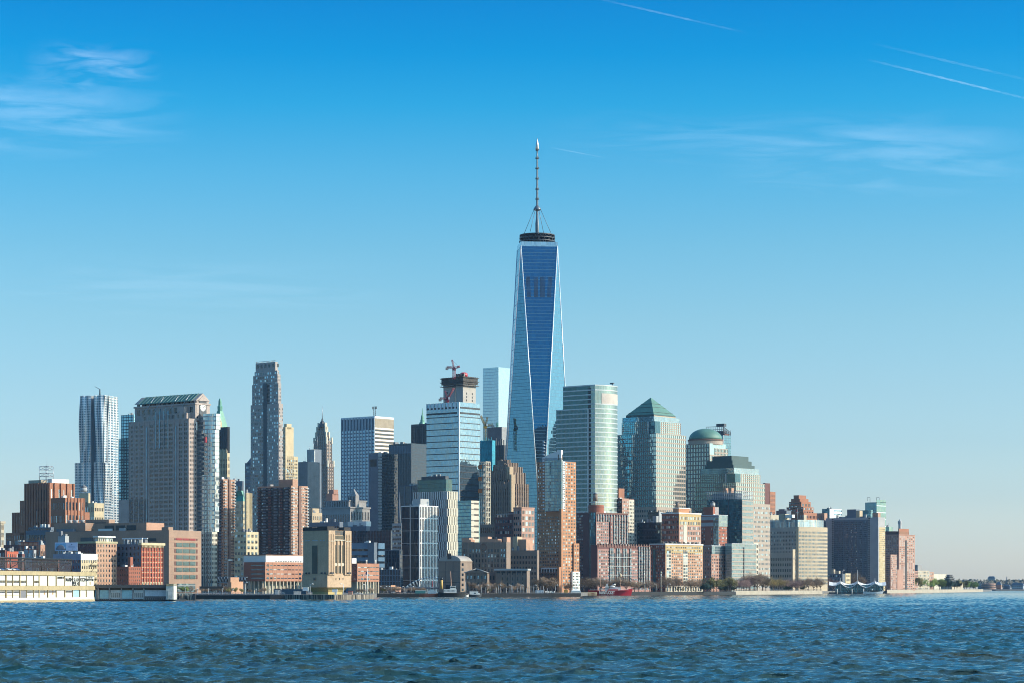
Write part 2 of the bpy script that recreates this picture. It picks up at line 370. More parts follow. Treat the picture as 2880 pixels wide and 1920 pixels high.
def river():
    rng = np.random.default_rng(3)
    y0, y1, nr, nc = 150.0, 3200.0, 2000, 1100
    ys = y0 * (y1/y0) ** (np.arange(nr)/(nr-1)); dy = np.gradient(ys)
    ts = np.linspace(-0.27, 0.27, nc)
    Yg = np.repeat(ys[:,None], nc, 1); Xg = (ys[:,None] + 560.0) * ts[None,:]
    Zg = np.zeros_like(Xg); DX = np.zeros_like(Xg); DY = np.zeros_like(Xg)
    Zg = Zg.astype(np.float32); DX = DX.astype(np.float32); DY = DY.astype(np.float32); Xg = Xg.astype(np.float32); Yg = Yg.astype(np.float32)
    for i in range(120):
        lam = 0.8 * (8.5 ** rng.random()); k = 2*math.pi/lam
        th = math.radians(-98 + rng.normal(0, 27)); amp = 0.0112 * lam ** 0.9 * (0.5 + rng.random())
        if lam > 4.2: amp *= (4.2/lam) ** 1.2
        fade = np.clip(lam/np.maximum(dy, 1e-3) - 1.0, 0.35, 1)[:,None]
        ph = k*(Xg*math.cos(th) + Yg*math.sin(th)) + rng.random()*6.283
        sn, cs = np.sin(ph), np.cos(ph)
        Zg += amp*fade*cs; DX -= 0.8*amp*fade*math.cos(th)*sn; DY -= 0.8*amp*fade*math.sin(th)*sn
    gust = 0.75 + 0.25*np.sin(Xg*0.021+1.3*np.sin(Yg*0.013))*np.sin(Yg*0.017+0.9*np.sin(Xg*0.011))
    Zg *= gust
    co_ = np.stack([Xg+DX, Yg+DY, Zg], -1).reshape(-1,3).astype(np.float32)
    idx = np.arange(nr*nc).reshape(nr,nc)
    q = np.stack([idx[:-1,:-1], idx[:-1,1:], idx[1:,1:], idx[1:,:-1]], -1).reshape(-1,4).astype(np.int32)
    me = bpy.data.meshes.new('river'); me.vertices.add(len(co_)); me.vertices.foreach_set('co', co_.ravel())
    me.loops.add(q.size); me.loops.foreach_set('vertex_index', q.ravel())
    me.polygons.add(len(q)); me.polygons.foreach_set('loop_start', np.arange(0, q.size, 4, dtype=np.int32))
    me.polygons.foreach_set('use_smooth', np.ones(len(q), dtype=bool))
    me.materials.append(WATER); me.update(calc_edges=True)
    tag(link('river', me), kind='structure')
    z = -0.45; w = M()   # open water all round the wave field, out to the horizon
    S = 12000.0
    w.add([(-S,-1500,z),(S,-1500,z),(S,14000,z),(-S,14000,z)], [(0,1,2,3)])
    tag(w.build('harbour', WATERFAR), kind='structure')
river()

LAND = mat('street_ground', (0.17,0.16,0.15), 0.95, scale=0.02, fine=0.3)
SEAWALL = mat('seawall_stone', (0.42,0.36,0.28), 0.9, streak=0.6, fine=0.8)
DARKWALL = mat('dark_bulkhead', (0.014,0.016,0.018), 0.8, streak=0.5)
shore = [(-900,1720),(330,1720),(480,1740),(560,1700),(850,1690),(1056,1860),(1060,2010),(1300,2050),(1634,2180),(1660,2400),(1800,2460),(1925,2520),(1935,2560),(2060,2625),(2075,2665),(2315,2900),(2318,3200),(2490,3440),(2690,4000),(2755,4400)]
def ground():
    pts = [(px2x(p,y), y) for p,y in shore]
    back = [(px2x(2790,5200),5200),(px2x(2700,7000),7000),(px2x(2300,9000),9000),(px2x(-1200,9000),9000)]
    poly = pts + back
    M().prism(poly, -4.0, GROUND-0.004).build('city_ground', LAND).__setitem__('kind','structure')
ground()
# ------------------------------------------------------------------ the tall glass tower
wtcglass = glass('tower_glass', (0.085,0.20,0.285), metal=0.9, rough=0.03, pane=(1.52,4.0), tilt=0.006, line=True, lw=(0.04,0.10), linecol=(0.06,0.15,0.22), warp=0.008, colvar=0.12)
def one_tower():
    b = Bld('glass_skyscraper', 'tallest tower, tapering blue glass with a ringed spire on its flat top', 1522, 2812, 39.5, 'skyscraper')
    S = 61.0; h0 = 57.0; h1 = b.z(684) ; mid = S/2
    M().box(-S+0.5, -0.5, 0.5, S-0.5, 0, h0).build('podium', wtcglass, b.root)
    base = [(-S,0,h0),(0,0,h0),(0,S,h0),(-S,S,h0)]
    top = [(-mid,0.0,h1),(0.0,mid,h1),(-mid,S,h1),(-S,mid,h1)]
    for i in range(4):
        j = (i+1) % 4
        M().add([base[i], base[j], top[i]], [(0,1,2)]).build('facet', wtcglass, b.root)
        M().add([top[i], base[j], top[j]], [(0,1,2)]).build('facet', wtcglass, b.root)
    M().add(top, [(0,1,2,3)]).build('roof', roofgrey, b.root)
    edge = mat('edge_steel', (0.80,0.84,0.86), 0.3, var=0.08, metal=0.3)
    for i in range(4):
        j = (i+1) % 4
        M().tube(base[i], top[i], 0.75, 0.6, 5).build('edge_trim', edge, b.root)
        M().tube(base[j], top[i], 0.75, 0.6, 5).build('edge_trim', edge, b.root)
    # parapet: lighter glass screen round the top
    q = M(); c = Vector((-mid, mid, 0))
    o = [Vector(p) + (Vector(p)-c-Vector((0,0,p[2]))).normalized()*0.3 for p in top]
    for i in range(4):
        j = (i+1)%4; a0, a1 = o[i], o[j]; up = Vector((0,0,4.5)); dn = Vector((0,0,-1.0))
        q.add([a0+dn, a1+dn, a1+up, a0+up], [(0,1,2,3)])
        inn = [p + (c+Vector((0,0,p.z))-p).normalized()*0.8 for p in (a0,a1)]
        q.add([inn[1]+dn, inn[0]+dn, inn[0]+up, inn[1]+up], [(0,1,2,3)]); q.add([a0+up, a1+up, inn[1]+up, inn[0]+up], [(0,1,2,3)])
    q.build('parapet', glass('parapet_glass', (0.42,0.54,0.62), metal=0.7, rough=0.15, pane=(1.5,5), tilt=0.01), b.root)
    # louvres low on the top third of the face that looks at us (facet 0 right half: top[0], base[1], top[1])
    tA, tB = Vector(top[0]), Vector(top[1]); ap = Vector(base[1])
    nrm = (ap-tA).cross(tB-tA).normalized(); nrm = nrm if nrm.y < 0 else -nrm
    def onface(u, py):
        zz = b.z(py, -mid/2, mid/2); f = (h1-zz)/(h1-h0)
        return (tA.lerp(ap, f)).lerp(tB.lerp(ap, f), u)
    for g in range(4):
        for k in range(4 + (g == 2)):
            u = 0.10 + g*0.235 + k*0.033 if g < 2 else 0.075 + g*0.232 + k*0.033
            q = M(); p0, p1 = onface(u, 838), onface(u, 780)
            sd = (tB-tA).normalized()*0.30
            q.add([p0-sd+nrm*0.05, p0+sd+nrm*0.05, p1+sd+nrm*0.05, p1-sd+nrm*0.05], [(0,1,2,3)]); q.build('louvre', black, b.root)
    # roof ring platform
    cx, cy = -mid, mid; zr = h1 + 4
    ring = M()
    rr = 21.5
    for zz, r in ((b.z(681,cx,cy), rr), (b.z(672,cx,cy), rr*0.985), (b.z(663,cx,cy), rr*0.97)):
        ring.lathe([(r-1.2,zz-0.45),(r,zz-0.45),(r,zz+0.45),(r-1.2,zz+0.45),(r-1.2,zz-0.45)], cx, cy, 40, smooth=False)
    for i in range(20):
        t = 2*math.pi*i/20; t2 = t + math.pi/20
        for z0, z1 in ((zr-6, b.z(672,cx,cy)), (b.z(672,cx,cy), b.z(663,cx,cy))):
            ring.tube((cx+(rr-.8)*math.cos(t), cy+(rr-.8)*math.sin(t), z0), (cx+(rr-.8)*math.cos(t2), cy+(rr-.8)*math.sin(t2), z1), 0.22, n=4)
            ring.tube((cx+(rr-.8)*math.cos(t2), cy+(rr-.8)*math.sin(t2), z1), (cx+(rr-.8)*math.cos(t+math.pi/10), cy+(rr-.8)*math.sin(t+math.pi/10), z0), 0.22, n=4)
    ring.build('ring_platform', darksteel, b.root)
    deck = M(); deck.lathe([(13,zr-5),(13,zr-.5),(6,zr),(6,zr+3)], cx, cy, 24, smooth=False)
    for i in range(14):
        t = rnd.random()*6.28; r = rnd.uniform(6,14); deck.box(cx+r*math.cos(t)-.7, cx+r*math.cos(t)+.7, cy+r*math.sin(t)-.7, cy+r*math.sin(t)+.7, zr-5, zr+rnd.uniform(0,4))
    deck.build('roof_plant', slate, b.root)
    zc = lambda py: b.z(py, cx, cy)
    mastm = mat('mast_steel', (0.16,0.19,0.22), 0.45, metal=0.5)
    prof = [(2.0,zr-4),(2.0,zc(655)),(2.3,zc(650)),(2.3,zc(630)),(1.4,zc(612)),(1.35,zc(595)),(1.25,zc(560)),(1.05,zc(500)),(.9,zc(440)),(.8,zc(425))]
    sp_ = M(); sp_.lathe(prof, cx, cy, 12); sp_ = sp_.build('spire', mastm, b.root)
    q = M(); q.lathe([(3.2,zc(593)),(4.6,zc(591)),(4.2,zc(587)),(2.6,zc(582)),(1.6,zc(579))], cx, cy, 16); q.build('guy_collar', mastm, sp_)
    for py in (561, 533, 504, 475, 446, 424):
        q = M(); q.lathe([(2.4 if py>430 else 1.5,zc(py)-0.3),(2.4 if py>430 else 1.5,zc(py)+0.3),(1.1,zc(py)+.6)], cx, cy, 14, smooth=False)
        for k in range(4): q.box(cx+math.cos(k*1.57)*2.1-.2, cx+math.cos(k*1.57)*2.1+.2, cy+math.sin(k*1.57)*2.1-.2, cy+math.sin(k*1.57)*2.1+.2, zc(py), zc(py)+1.6)
        q.build('mast_ring', darksteel, sp_)
    q = M(); q.lathe([(1.0,zc(425)),(2.3,zc(419)),(1.5,zc(405)),(0.7,zc(396)),(0.25,zc(389))], cx, cy, 12); q.build('beacon', mat('beacon_steel',(0.62,0.60,0.57),0.3,metal=0.6), sp_)
    for k in range(4):
        t = k*math.pi/2 + 0.2
        M().tube((cx+4.3*math.cos(t),cy+4.3*math.sin(t),zc(590)), (cx+18*math.cos(t),cy+18*math.sin(t),zc(658)), 0.28, n=5).build('guy_cable', mastm, b.root)
    # warm lamps on the facade
    return b
one_tower()
# ------------------------------------------------------------------ city, left part
def simple(name, label, xl, xc, xr, yt, Y, m, fw=None, sw=None, a=39.0, yb=None, cut=0, clutter=0, cat='building', corn=None, group=None):
    b = Bld(name, label, xc, Y, a, cat, group=group)
    t = b.tier(xl, xc, xr, yt, None, m)
    if cut: pass
    for face, w in (('F', fw), ('S', sw)):
        if w: b.punch(t, face, *w)
    if corn: b.cornice(t, *corn)
    if clutter: b.clutter(t, clutter)
    b.t = t
    return b

# stepped brick telephone tower at the far left
def longlines():
    b = Bld('stepped_brick_tower', 'stepped red brown art deco block with a lattice mast on its roof, far left', 137, 2380, 39)
    up = b.tier(70, 137, 208, 1356, None, brickrust)
    t1 = b.tier(56, 137, 212, 1404, None, brickrust, part='lower_setback')
    t0 = b.tier(35, 140, 240, 1437, None, brickrust, part='base_block')
    tl = b.tier(16, 128, 230, 1495, None, brickrust, part='street_wing')
    for t, nx, nz, sx in ((up,9,5,6),(t1,11,3,6),(t0,14,6,8),(tl,16,8,8)):
        b.punch(t, 'F', nx, nz, 0.34, 0.55, WINB); b.punch(t, 'S', sx, nz, 0.34, 0.6, WINB)
    b.piers(up, 'F', 9, 2.2, brickrust, 0.9, mz=(0,0.0)); b.piers(up, 'S', 4, 3.4, brickrust, 1.4)
    b.piers(t0, 'F', 14, 1.6, brickrust, 0.6)
    w = Bld('brick_wing', 'lower red brick block in front of the stepped art deco tower', 182, 2330, 39)
    tw = w.tier(142, 182, 238, 1398, None, brickrust)
    w.punch(tw, 'F', 8, 7, 0.4, 0.5, WINB); w.punch(tw, 'S', 6, 7, 0.36, 0.62, WINL); w.piers(tw, 'S', 6, 1.6, brickrust, 0.7)
    tw2 = w.tier(226, 228, 252, 1439, None, brickrust, part='side_wing'); w.clutter(tw, 3, 3)
    b.box('penthouse', up.x0+3, up.x0+22, up.y0+2, up.y0+9, up.z1, up.z1+3.2, limestone)
    b.box('plant_room', up.x1-6, up.x1+0.0, up.y0+4, up.y0+26, up.z1, up.z1+4, white)
    q = M(); x0, x1, y0, y1 = up.x0+20, up.x0+31, up.y0+2, up.y0+10; z0 = up.z1; zt = b.z(1309)
    for x in (x0,x1):
        for y in (y0,y1): q.tube((x,y,z0),(x,y,zt),0.3,n=5)
    n = 5
    for k in range(n+1):
        z = z0+(zt-z0)*k/n
        for p_, q_ in (((x0,y0),(x1,y0)),((x1,y0),(x1,y1)),((x1,y1),(x0,y1)),((x0,y1),(x0,y0))):
            q.tube((*p_,z),(*q_,z),0.28,n=4)
            if k < n and k % 2 == 0: q.tube((*p_,z),(*q_,z+(zt-z0)/n),0.18,n=4)
    q.tube((x1,y0,zt),(x1,y0,zt+9),0.15,0.05,4)
    q.build('lattice_mast', steel, b.root)
longlines()

b = simple('tan_office', 'small tan stone block between the art deco tower and the rippled steel tower', 238, 265, 292, 1413, 2820, cream, (5,9,.4,.5), (5,9,.5,.35,WIND), clutter=2)
t = b.tier(222, 246, 254, 1385, None, cream, part='setback'); b.punch(t,'F',3,4,.4,.4)
b.tank(t.x0+4, t.y0+4, t.z1, 4, 5, palegrey)
b = simple('edge_tower', 'cream tower cut by the left edge of the photo', -30, 2, 12, 1467, 2120, limestone, (6,12,.4,.5), (3,9,.4,.6,WIND), clutter=1, corn=(2,.8,limestone))

# rippled steel tower: folded steel bays that swell and shrink from floor to floor
ripple = mat('rippled_steel', (0.60,0.60,0.60), 0.33, var=0.2, metal=0.5)
rippleglass = glass('ripple_glass', (0.10,0.19,0.27), metal=0.6, tilt=0.04, pane=(2,3.2))
def gehry():
    b = Bld('rippled_steel_tower', 'slender silver tower with rippling steel skin, left of the broad granite block', 300, 3280, 20, 'skyscraper')
    t0 = b.tier(234, 300, 329, 1111, None)
    def wall(t, face, nx, nz, phase, amp, z0, z1, part):
        u0, u1, pl = b.fr(t, face); q = M(); vs = []; sub = 3
        cols = nx*sub
        def off(u, z):
            w = math.sin(z*0.030+phase+u*0.16)+0.5*math.sin(z*0.067+phase*2.1-u*0.11)
            return amp*1.25*max(0.05, 0.75+0.25*w) * (0.5+0.5*math.sin(u*0.74+phase+1.9*math.sin(z*0.021+phase)+0.6*math.sin(z*.05)))
        for k in range(nz+1):
            z = z0+(z1-z0)*k/nz
            for i in range(cols+1):
                u = u0+(u1-u0)*i/cols; o = off(u,z); vs.append((u, pl-o-0.05, z) if face=='F' else (pl+o+0.05, u, z))
        fs = [(k*(cols+1)+i, k*(cols+1)+i+1, (k+1)*(cols+1)+i+1, (k+1)*(cols+1)+i) for k in range(nz) for i in range(cols)]
        q.add(vs, fs, 0, True); q.build(part, ripple, b.root)
        g = M(); cz = (z1-z0)/nz
        cnt = 0
        for k in range(nz):
            for i in range(nx):
                ua = u0+(u1-u0)*(i+.24)/nx; ub = u0+(u1-u0)*(i+.76)/nx; za = z0+cz*(k+.25); zb_ = z0+cz*(k+.78)
                o = [off(ua,za),off(ub,za),off(ub,zb_),off(ua,zb_)]; o = [v+.35 for v in o]
                P = [(ua,za),(ub,za),(ub,zb_),(ua,zb_)]
                vv = [(u,pl-oo,z) if face=='F' else (pl+oo,u,z) for (u,z),oo in zip(P,o)]
                bk = [(u,pl,z) if face=='F' else (pl,u,z) for (u,z) in P]
                fc = [(0,1,2,3),(0,4,5,1),(1,5,6,2),(2,6,7,3),(3,7,4,0)]
                if cnt < 34:
                    M().add(vv+bk, fc).build('window', rippleglass, b.root); cnt += 1
                else: g.add(vv+bk, fc)
        tag(g.build('windows', rippleglass, b.root), kind='stuff')
    core = M(); core.box(t0.x0, t0.x1, t0.y0, t0.y1, 0, t0.z1); core.build('core', rippleglass, b.root)
    zs, zl = b.z(1300), b.z(1376)
    # two shafts with a deep glassy recess between them
    L = T(t0.x0-0.5, t0.x0+t0.W*0.46, t0.y0-7, t0.y0+1, 0, t0.z1); Rr = T(t0.x0+t0.W*0.66, t0.x1+0.5, t0.y0-8, t0.y0+1, 0, t0.z1)
    for s_ in (L, Rr): M().box(s_.x0, s_.x1, s_.y0+0.0, s_.y1, 0, s_.z1).build('shaft', ripple, b.root)
    wall(L, 'F', 7, 27, 0.3, 3.4, zs, t0.z1, 'rippled_wall'); wall(Rr, 'F', 6, 27, 2.2, 3.4, zs, t0.z1, 'rippled_wall')
    wall(T(t0.x0,t0.x1+.5,t0.y0,t0.y1,0,t0.z1), 'S', 7, 70, 1.1, 2.2, 20, t0.z1, 'rippled_wall'); wall(Rr, 'S', 3, 27, 0.4, 1.6, zs, t0.z1, 'rippled_wall')
    L2 = T(t0.x0-8, t0.x0+t0.W*0.48, t0.y0-8.5, t0.y0+2, 0, zs); R2 = T(t0.x0+t0.W*0.64, t0.x1+1.5, t0.y0-9.5, t0.y0+8, 0, zs)
    for s_ in (L2, R2): M().box(s_.x0, s_.x1, s_.y0, s_.y1, 0, zs).build('lower_shaft', ripple, b.root)
    wall(L2, 'F', 9, 42, 1.7, 2.8, 20, zs, 'rippled_wall'); wall(R2, 'F', 7, 42, 4.0, 2.8, 20, zs, 'rippled_wall'); wall(R2, 'S', 6, 42, 2.6, 1.8, 20, zs, 'rippled_wall')
    q = M(); x, y = t0.x0+t0.W*.68, t0.y0+2; q.tube((x,y,t0.z1),(x,y,t0.z1+9),1.0,0.8); q.tube((x,y,t0.z1+9),(x-8,y,t0.z1+13),0.4,0.3); q.build('roof_hoist', darksteel, b.root)
gehry()

bluegl = glass('blue_glass', (0.16,0.34,0.44), metal=0.75, pane=(2.2,3.6), tilt=0.015, line=True, lw=(0.14,0.22), linecol=(0.02,0.05,0.07))
def blueback():
    b = Bld('blue_glass_tower', 'blue green glass tower squeezed behind the left edge of the broad granite block', 376, 2900, 39)
    b.tier(341, 376, ('m',), 1164, None, None, build=False) if 0 else None
    t = b.tier(341, 376, (20,), 1164, None, bluegl); t2 = b.tier(334, 363, (16,), 1231, None, bluegl, part='lower_block')
    b.piers(t, 'F', 5, 0.5, darksteel, .3, hn=12, hw=.9); b.piers(t2, 'F', 4, 0.5, darksteel, .3, hn=14, hw=.9); b.clutter(t, 2, 3)
blueback()

# broad granite block with a gabled green roof
tealglass = glass('teal_glass', (0.09,0.16,0.22), metal=0.6, pane=(1.6,3.8), tilt=0.02)
silverglass = glass('silver_glass', (0.36,0.45,0.49), metal=0.8, pane=(1.4,3.9), tilt=0.03, line=True, lw=(0.08,0.3), linecol=(0.30,0.31,0.30))
def granite_block():
    b = Bld('gabled_granite_tower', 'broad granite office block with a green gabled roof and a clock in its gable', 532, 2200, 39, 'skyscraper')
    m = b.tier(363, 532, 553, 1175, None, granite)
    lo = b.tier(334, 400, (6,), 1402, None, granite, part='side_wing')
    low = T(m.x0-16, m.x0, m.y0+3, m.y0+20, 0, b.z(1402)); M().box(low.x0,low.x1,low.y0,low.y1,0,low.z1).build('low_wing', granite, b.root)
    b.punch(low, 'F', 4, 16, 0.45, 0.45, WIND)
    nz = 37
    strips = (6,7,18,19)
    b.punch(m, 'F', 24, nz, 0.58, 0.56, [(wd,1)], keep=lambda i,k: i not in strips, pair=.13)
    b.punch(m, 'S', 4, nz, 0.45, 0.5, WIND)
    for i in (3, 9):
        u0 = m.x0+m.W*(0.02+0.96*(i*2+.6)/24); du = m.W/24*0.8
        b.box('glass_strip', u0+du*.25, u0+du*.75, m.y0-0.35, m.y0, 0, m.z1-6, tealglass)
    for i in range(4):
        u0 = m.x0+m.W*(0.44+i*0.07); b.box('glass_strip', u0, u0+1.3, m.y0-0.4, m.y0, m.z1-26, m.z1+8, tealglass)
    b.piers(m, 'F', 12, 1.0, granite, 0.5, hn=1, hw=2)
    # set-back shoulders and the upper block
    s1 = T(m.x0+14, m.x1-6, m.y0+2.5, m.y0+15, m.z1, b.z(1158)); M().box(s1.x0,s1.x1,s1.y0,s1.y1,s1.z0,s1.z1).build('shoulder', granite, b.root)
    b.punch(s1, 'F', 9, 1, .4, .6, WIND)
    u = b.tier(379, 547, 590, 1133, 1180, granite, d=5, part='upper_block')
    b.punch(u, 'F', 11, 1, .55, .55, WIND, mz=(.35,.05)); b.punch(u,'S',4,3,.4,.4,WIND)
    b.cornice(u, 1.5, 0.8, granite)
    # open colonnade below the roof
    zc0, zc1 = u.z1+0.7, b.z(1124.5, u.x1, u.y0)
    col = T(u.x0+2, u.x1-1, u.y0+2, u.y1-2, zc0, zc1)
    M().box(col.x0+2.5,col.x1-2.5,col.y0+3,col.y1-3,zc0,zc1).build('attic_core', black, b.root)
    for i in range(13):
        x = col.x0+(col.W)*i/12; M().box(x-1.2,x+1.2,col.y0,col.y0+2,zc0,zc1).build('column', granite, b.root)
    for i in range(4):
        y = col.y0+col.D*i/3; M().box(col.x1-2,col.x1,y-1.2,y+1.2,zc0,zc1).build('column', granite, b.root)
    # gabled roof: ridge along x
    x0, x1, y0, y1 = col.x0-2.5, col.x1+1.5, col.y0-2, col.y1+2; zr = zc1; ym = (y0+y1)/2; zt = b.z(1106, x1, y0) + 1.0
    q = M(); th = 1.0
    q.add([(x0,y0,zr),(x1,y0,zr),(x1,ym,zt),(x0,ym,zt),(x1,y1,zr),(x0,y1,zr)], [(0,1,2,3),(3,2,4,5),(0,3,5),(1,4,2),(0,5,4,1)])
    roof = q.build('gable_roof', granite, b.root)
    q = M(); xa, xb = x0+7, x1-5
    sl = (zt-zr)/(ym-y0)
    def pt(x, y, e): return (x, y, zr+(y-y0)*sl+e)
    q.add([pt(xa,y0-.6,.5),pt(xb,y0-.6,.5),pt(xb,ym-.5,.5),pt(xa,ym-.5,.5),pt(xa,y0-.6,0),pt(xb,y0-.6,0),pt(xb,ym-.5,0),pt(xa,ym-.5,0)],
          [(0,1,2,3),(0,4,5,1),(1,5,6,2),(3,7,4,0),(2,6,7,3)])
    for i in range(16):
        x = xa+(xb-xa)*i/15; q.add([pt(x-.18,y0-.6,.95),pt(x+.18,y0-.6,.95),pt(x+.18,ym-.5,.95),pt(x-.18,ym-.5,.95),pt(x-.18,y0-.6,.4),pt(x+.18,y0-.6,.4),pt(x+.18,ym-.5,.4),pt(x-.18,ym-.5,.4)],
          [(0,1,2,3),(0,4,5,1),(1,5,6,2),(3,7,4,0)])
    q.build('copper_sheet', mat('seam_copper',(0.085,0.20,0.165),0.6,streak=.3), roof)
    # gable wall with its clock
    g = T(col.x1-0.5, x1-0.3, y0+1.5, y1-1.5, b.z(1160,x1,y0), zr)
    M().box(g.x0,g.x1,g.y0,g.y1,g.z0,g.z1).build('gable_wall', granite, b.root)
    M().add([(x1+0.05,y0+3,zr),(x1+0.05,y1-3,zr),(x1+0.05,ym,zt-2),(x1+.6,y0+3,zr),(x1+.6,y1-3,zr),(x1+.6,ym,zt-2)],[(3,4,5),(0,1,4,3),(1,2,5,4),(2,0,3,5)]).build('pediment', granite, b.root)
    cz = (g.z0+g.z1)/2-0.2
    fr = M().box(g.x1,g.x1+.4,ym-4.4,ym+4.4,cz-6.4,cz+6.4).build('clock_frame', darksteel, b.root)
    q = M(); n = 28
    q.add([(g.x1+.5,ym,cz)]+[(g.x1+.5,ym+3.5*math.cos(6.2832*i/n),cz+3.5*math.sin(6.2832*i/n)) for i in range(n)]+[(g.x1+.38,ym+3.5*math.cos(6.2832*i/n),cz+3.5*math.sin(6.2832*i/n)) for i in range(n)],
          [(0,1+i,1+(i+1)%n) for i in range(n)]+[(1+i,1+n+i,1+n+(i+1)%n,1+(i+1)%n) for i in range(n)])
    face = q.build('clock_face', white, fr)
    q = M()
    for i in range(12):
        t = i*math.pi/6; y, z = ym+2.9*math.cos(t), cz+2.9*math.sin(t); q.box(g.x1+.5,g.x1+.6,y-.28,y+.28,z-.28,z+.28)
    q.tube((g.x1+.62,ym,cz),(g.x1+.62,ym+2.2,cz+1.6),.2,n=4); q.tube((g.x1+.62,ym,cz),(g.x1+.62,ym-.5,cz+2.8),.16,n=4)
    q.build('clock_hands', black, fr)
    b.unit(s1, .86, .3, 9, 6, 6, granite, 'stair_head')
    q = M()
    for px_ in (.2,.36,.6,.78):
        x = m.x0+m.W*px_; q.tube((x,s1.y0-1,s1.z1-1),(x+7,s1.y0+8,s1.z1+17),0.25,n=4)
    q.build('davit_arm', steel, b.root)
    # right side: curved glass bay over a pale stone base
    zb_ = b.z(1494)
    st = T(m.x1-2, m.x1+0.0, 0, 0, 0, zb_)
    sb = Bld('stone_base_annex', 'pale stone annex with a hoist tower, under curved glass, right of the granite block', 596, 2195, 39)
    ts = sb.tier(550, 596, 611, 1494, None, ivory); sb.punch(ts, 'F', 8, 11, .5, .55, WIND, mz=(.14,.02)); sb.punch(ts, 'S', 4, 11, .5, .55, WIND, mz=(.14,.02))
    for i in range(7): sb.box('tall_window', ts.x0+3+i*2.9, ts.x0+4.4+i*2.9, ts.y0-.3, ts.y0+.1, 2, 13, wm)
    q = M(); poly = []
    tg = sb.tier(549, 588, 600, 1206, 1490, None, d=2, build=False)
    poly = [(tg.x0,tg.y0+1)] 
    r = 11
    for i in range(9):
        an = -math.pi/2 + i*math.pi/2/8; poly.append((tg.x1-r+r*math.cos(an)+2, tg.y0+r+r*math.sin(an)-1))
    poly += [(tg.x1+2, tg.y1), (tg.x0, tg.y1)]
    M().prism(poly, tg.z0-1, tg.z1).build('glass_bay', silverglass, sb.root)
    up = M(); off = 5
    up.prism([(x*1+.5, y+1) for x,y in poly], tg.z1, sb.z(1160)).build('upper_glass_bay', silverglass, sb.root)
    for k in range(12):
        zz = tg.z0+(tg.z1-tg.z0)*k/12; 
    # hoist: mast up the front with landing decks
    h = Bld('construction_hoist', 'open steel hoist tower with landing decks climbing the curved glass bay', 586, 2168, 39, 'hoist')
    q = M(); z1 = h.z(1205)
    for x in (-5,-1):
        for y in (0,3): q.tube((x,y,0),(x,y,z1),0.22,n=4)
    nn = int(z1/4)
    for k in range(nn):
        q.tube((-5,0,k*4),(-1,0,k*4+4),.12,n=4); q.tube((-1,3,k*4),(-1,0,k*4+4),.12,n=4); q.tube((-5,0,k*4),(-1,0,k*4),.12,n=4); q.tube((-1,0,k*4),(-1,3,k*4),.12,n=4)
    q.build('mast', darksteel, h.root)
    q = M()
    for k in range(9): q.box(-8,-4.2,-1,3.5,h.z(1218+k*13.5)-2.2,h.z(1218+k*13.5)); q.box(-8,-7.7,-1,3.5,h.z(1218+k*13.5),h.z(1218+k*13.5)+1.2)
    q.build('landing_deck', darksteel, h.root)
    M().box(-3.6,-1.6,-1.8,-.3,z1-12,z1-7).build('hoist_cage', redpaint, h.root)
granite_block()

# green spired gothic tower wrapped in netting
net = mat('scaffold_net', (0.10,0.10,0.11), 0.9, var=.4, fine=.6)
def woolworth():
    b = Bld('gothic_spire_tower', 'cream gothic tower in dark netting with a green pyramid spire, behind the granite block', 640, 3040, 39, 'skyscraper')
    lo = b.tier(600, 640, 646, 1272, None, cream); b.punch(lo, 'F', 9, 20, .4, .6, WIND); b.piers(lo, 'F', 9, 1.0, cream, .8); b.punch(lo,'S',3,20,.4,.6,WIND)
    up = T(lo.x0+.5, lo.x1-.5, lo.y0+.5, lo.y1, lo.z1, b.z(1199)); M().box(up.x0,up.x1,up.y0,up.y1,up.z0,up.z1).build('netted_shaft', net, b.root)
    b.piers(up, 'F', 8, .3, darksteel, .7, hn=16, hw=.3)
    b.piers(up, 'S', 3, .3, darksteel, .7, hn=16, hw=.3)
    for i in range(10):
        x = lo.x0+lo.W*(i+.5)/10; q = M(); q.box(x-.8,x+.8,lo.y0-1,lo.y0+.4,lo.z1-8,lo.z1+3); q.add([(x-.8,lo.y0-1,lo.z1+3),(x+.8,lo.y0-1,lo.z1+3),(x+.8,lo.y0+.4,lo.z1+3),(x-.8,lo.y0+.4,lo.z1+3),(x,lo.y0-.3,lo.z1+6)],[(0,1,4),(1,2,4),(2,3,4),(3,0,4)]); q.build('pinnacle', cream, b.root)
    cx, cy = b.corner(611, 14); r = 7.2
    vg = mat('verdigris', (0.14,0.36,0.25), 0.55, streak=.4)
    q = M(); z0 = up.z1; za = b.z(1150); q.prism([(cx-r,cy-r),(cx+r,cy-r),(cx+r,cy+r),(cx-r,cy+r)], z0, za, 0, [(cx-r*.36,cy-r*.36),(cx+r*.36,cy-r*.36),(cx+r*.36,cy+r*.36),(cx-r*.36,cy+r*.36)])
    sp = q.build('pyramid_roof', vg, b.root)
    for k in range(4):
        for i in range(3 - k//2):
            f = .12+k*.2; rr = r*(1-.64*f); x = cx+(i-(2-k//2)/2)*rr*.6; z = z0+(za-z0)*f
            M().box(x-.6,x+.6,cy-rr-.5,cy-rr+.8,z,z+2).build('dormer', vg, sp)
    q = M(); q.lathe([(r*.42,za),(r*.46,za+6),(r*.30,za+7),(r*.26,za+13),(r*.12,za+16),(.15,b.z(1124))], cx, cy, 8, smooth=False); q.build('lantern', vg, sp)
    for dx, dy in ((-1.15,-1.1),(1.25,-1.1)):
        q = M(); q.box(cx+dx*r-1.4,cx+dx*r+1.4,cy+dy*r-1.4,cy+dy*r+1.4,z0,z0+6); q.lathe([(1.7,z0+6),(.1,z0+13)],cx+dx*r,cy+dy*r,8,smooth=False); q.build('corner_turret', vg if dx<0 else cream, b.root)
woolworth()

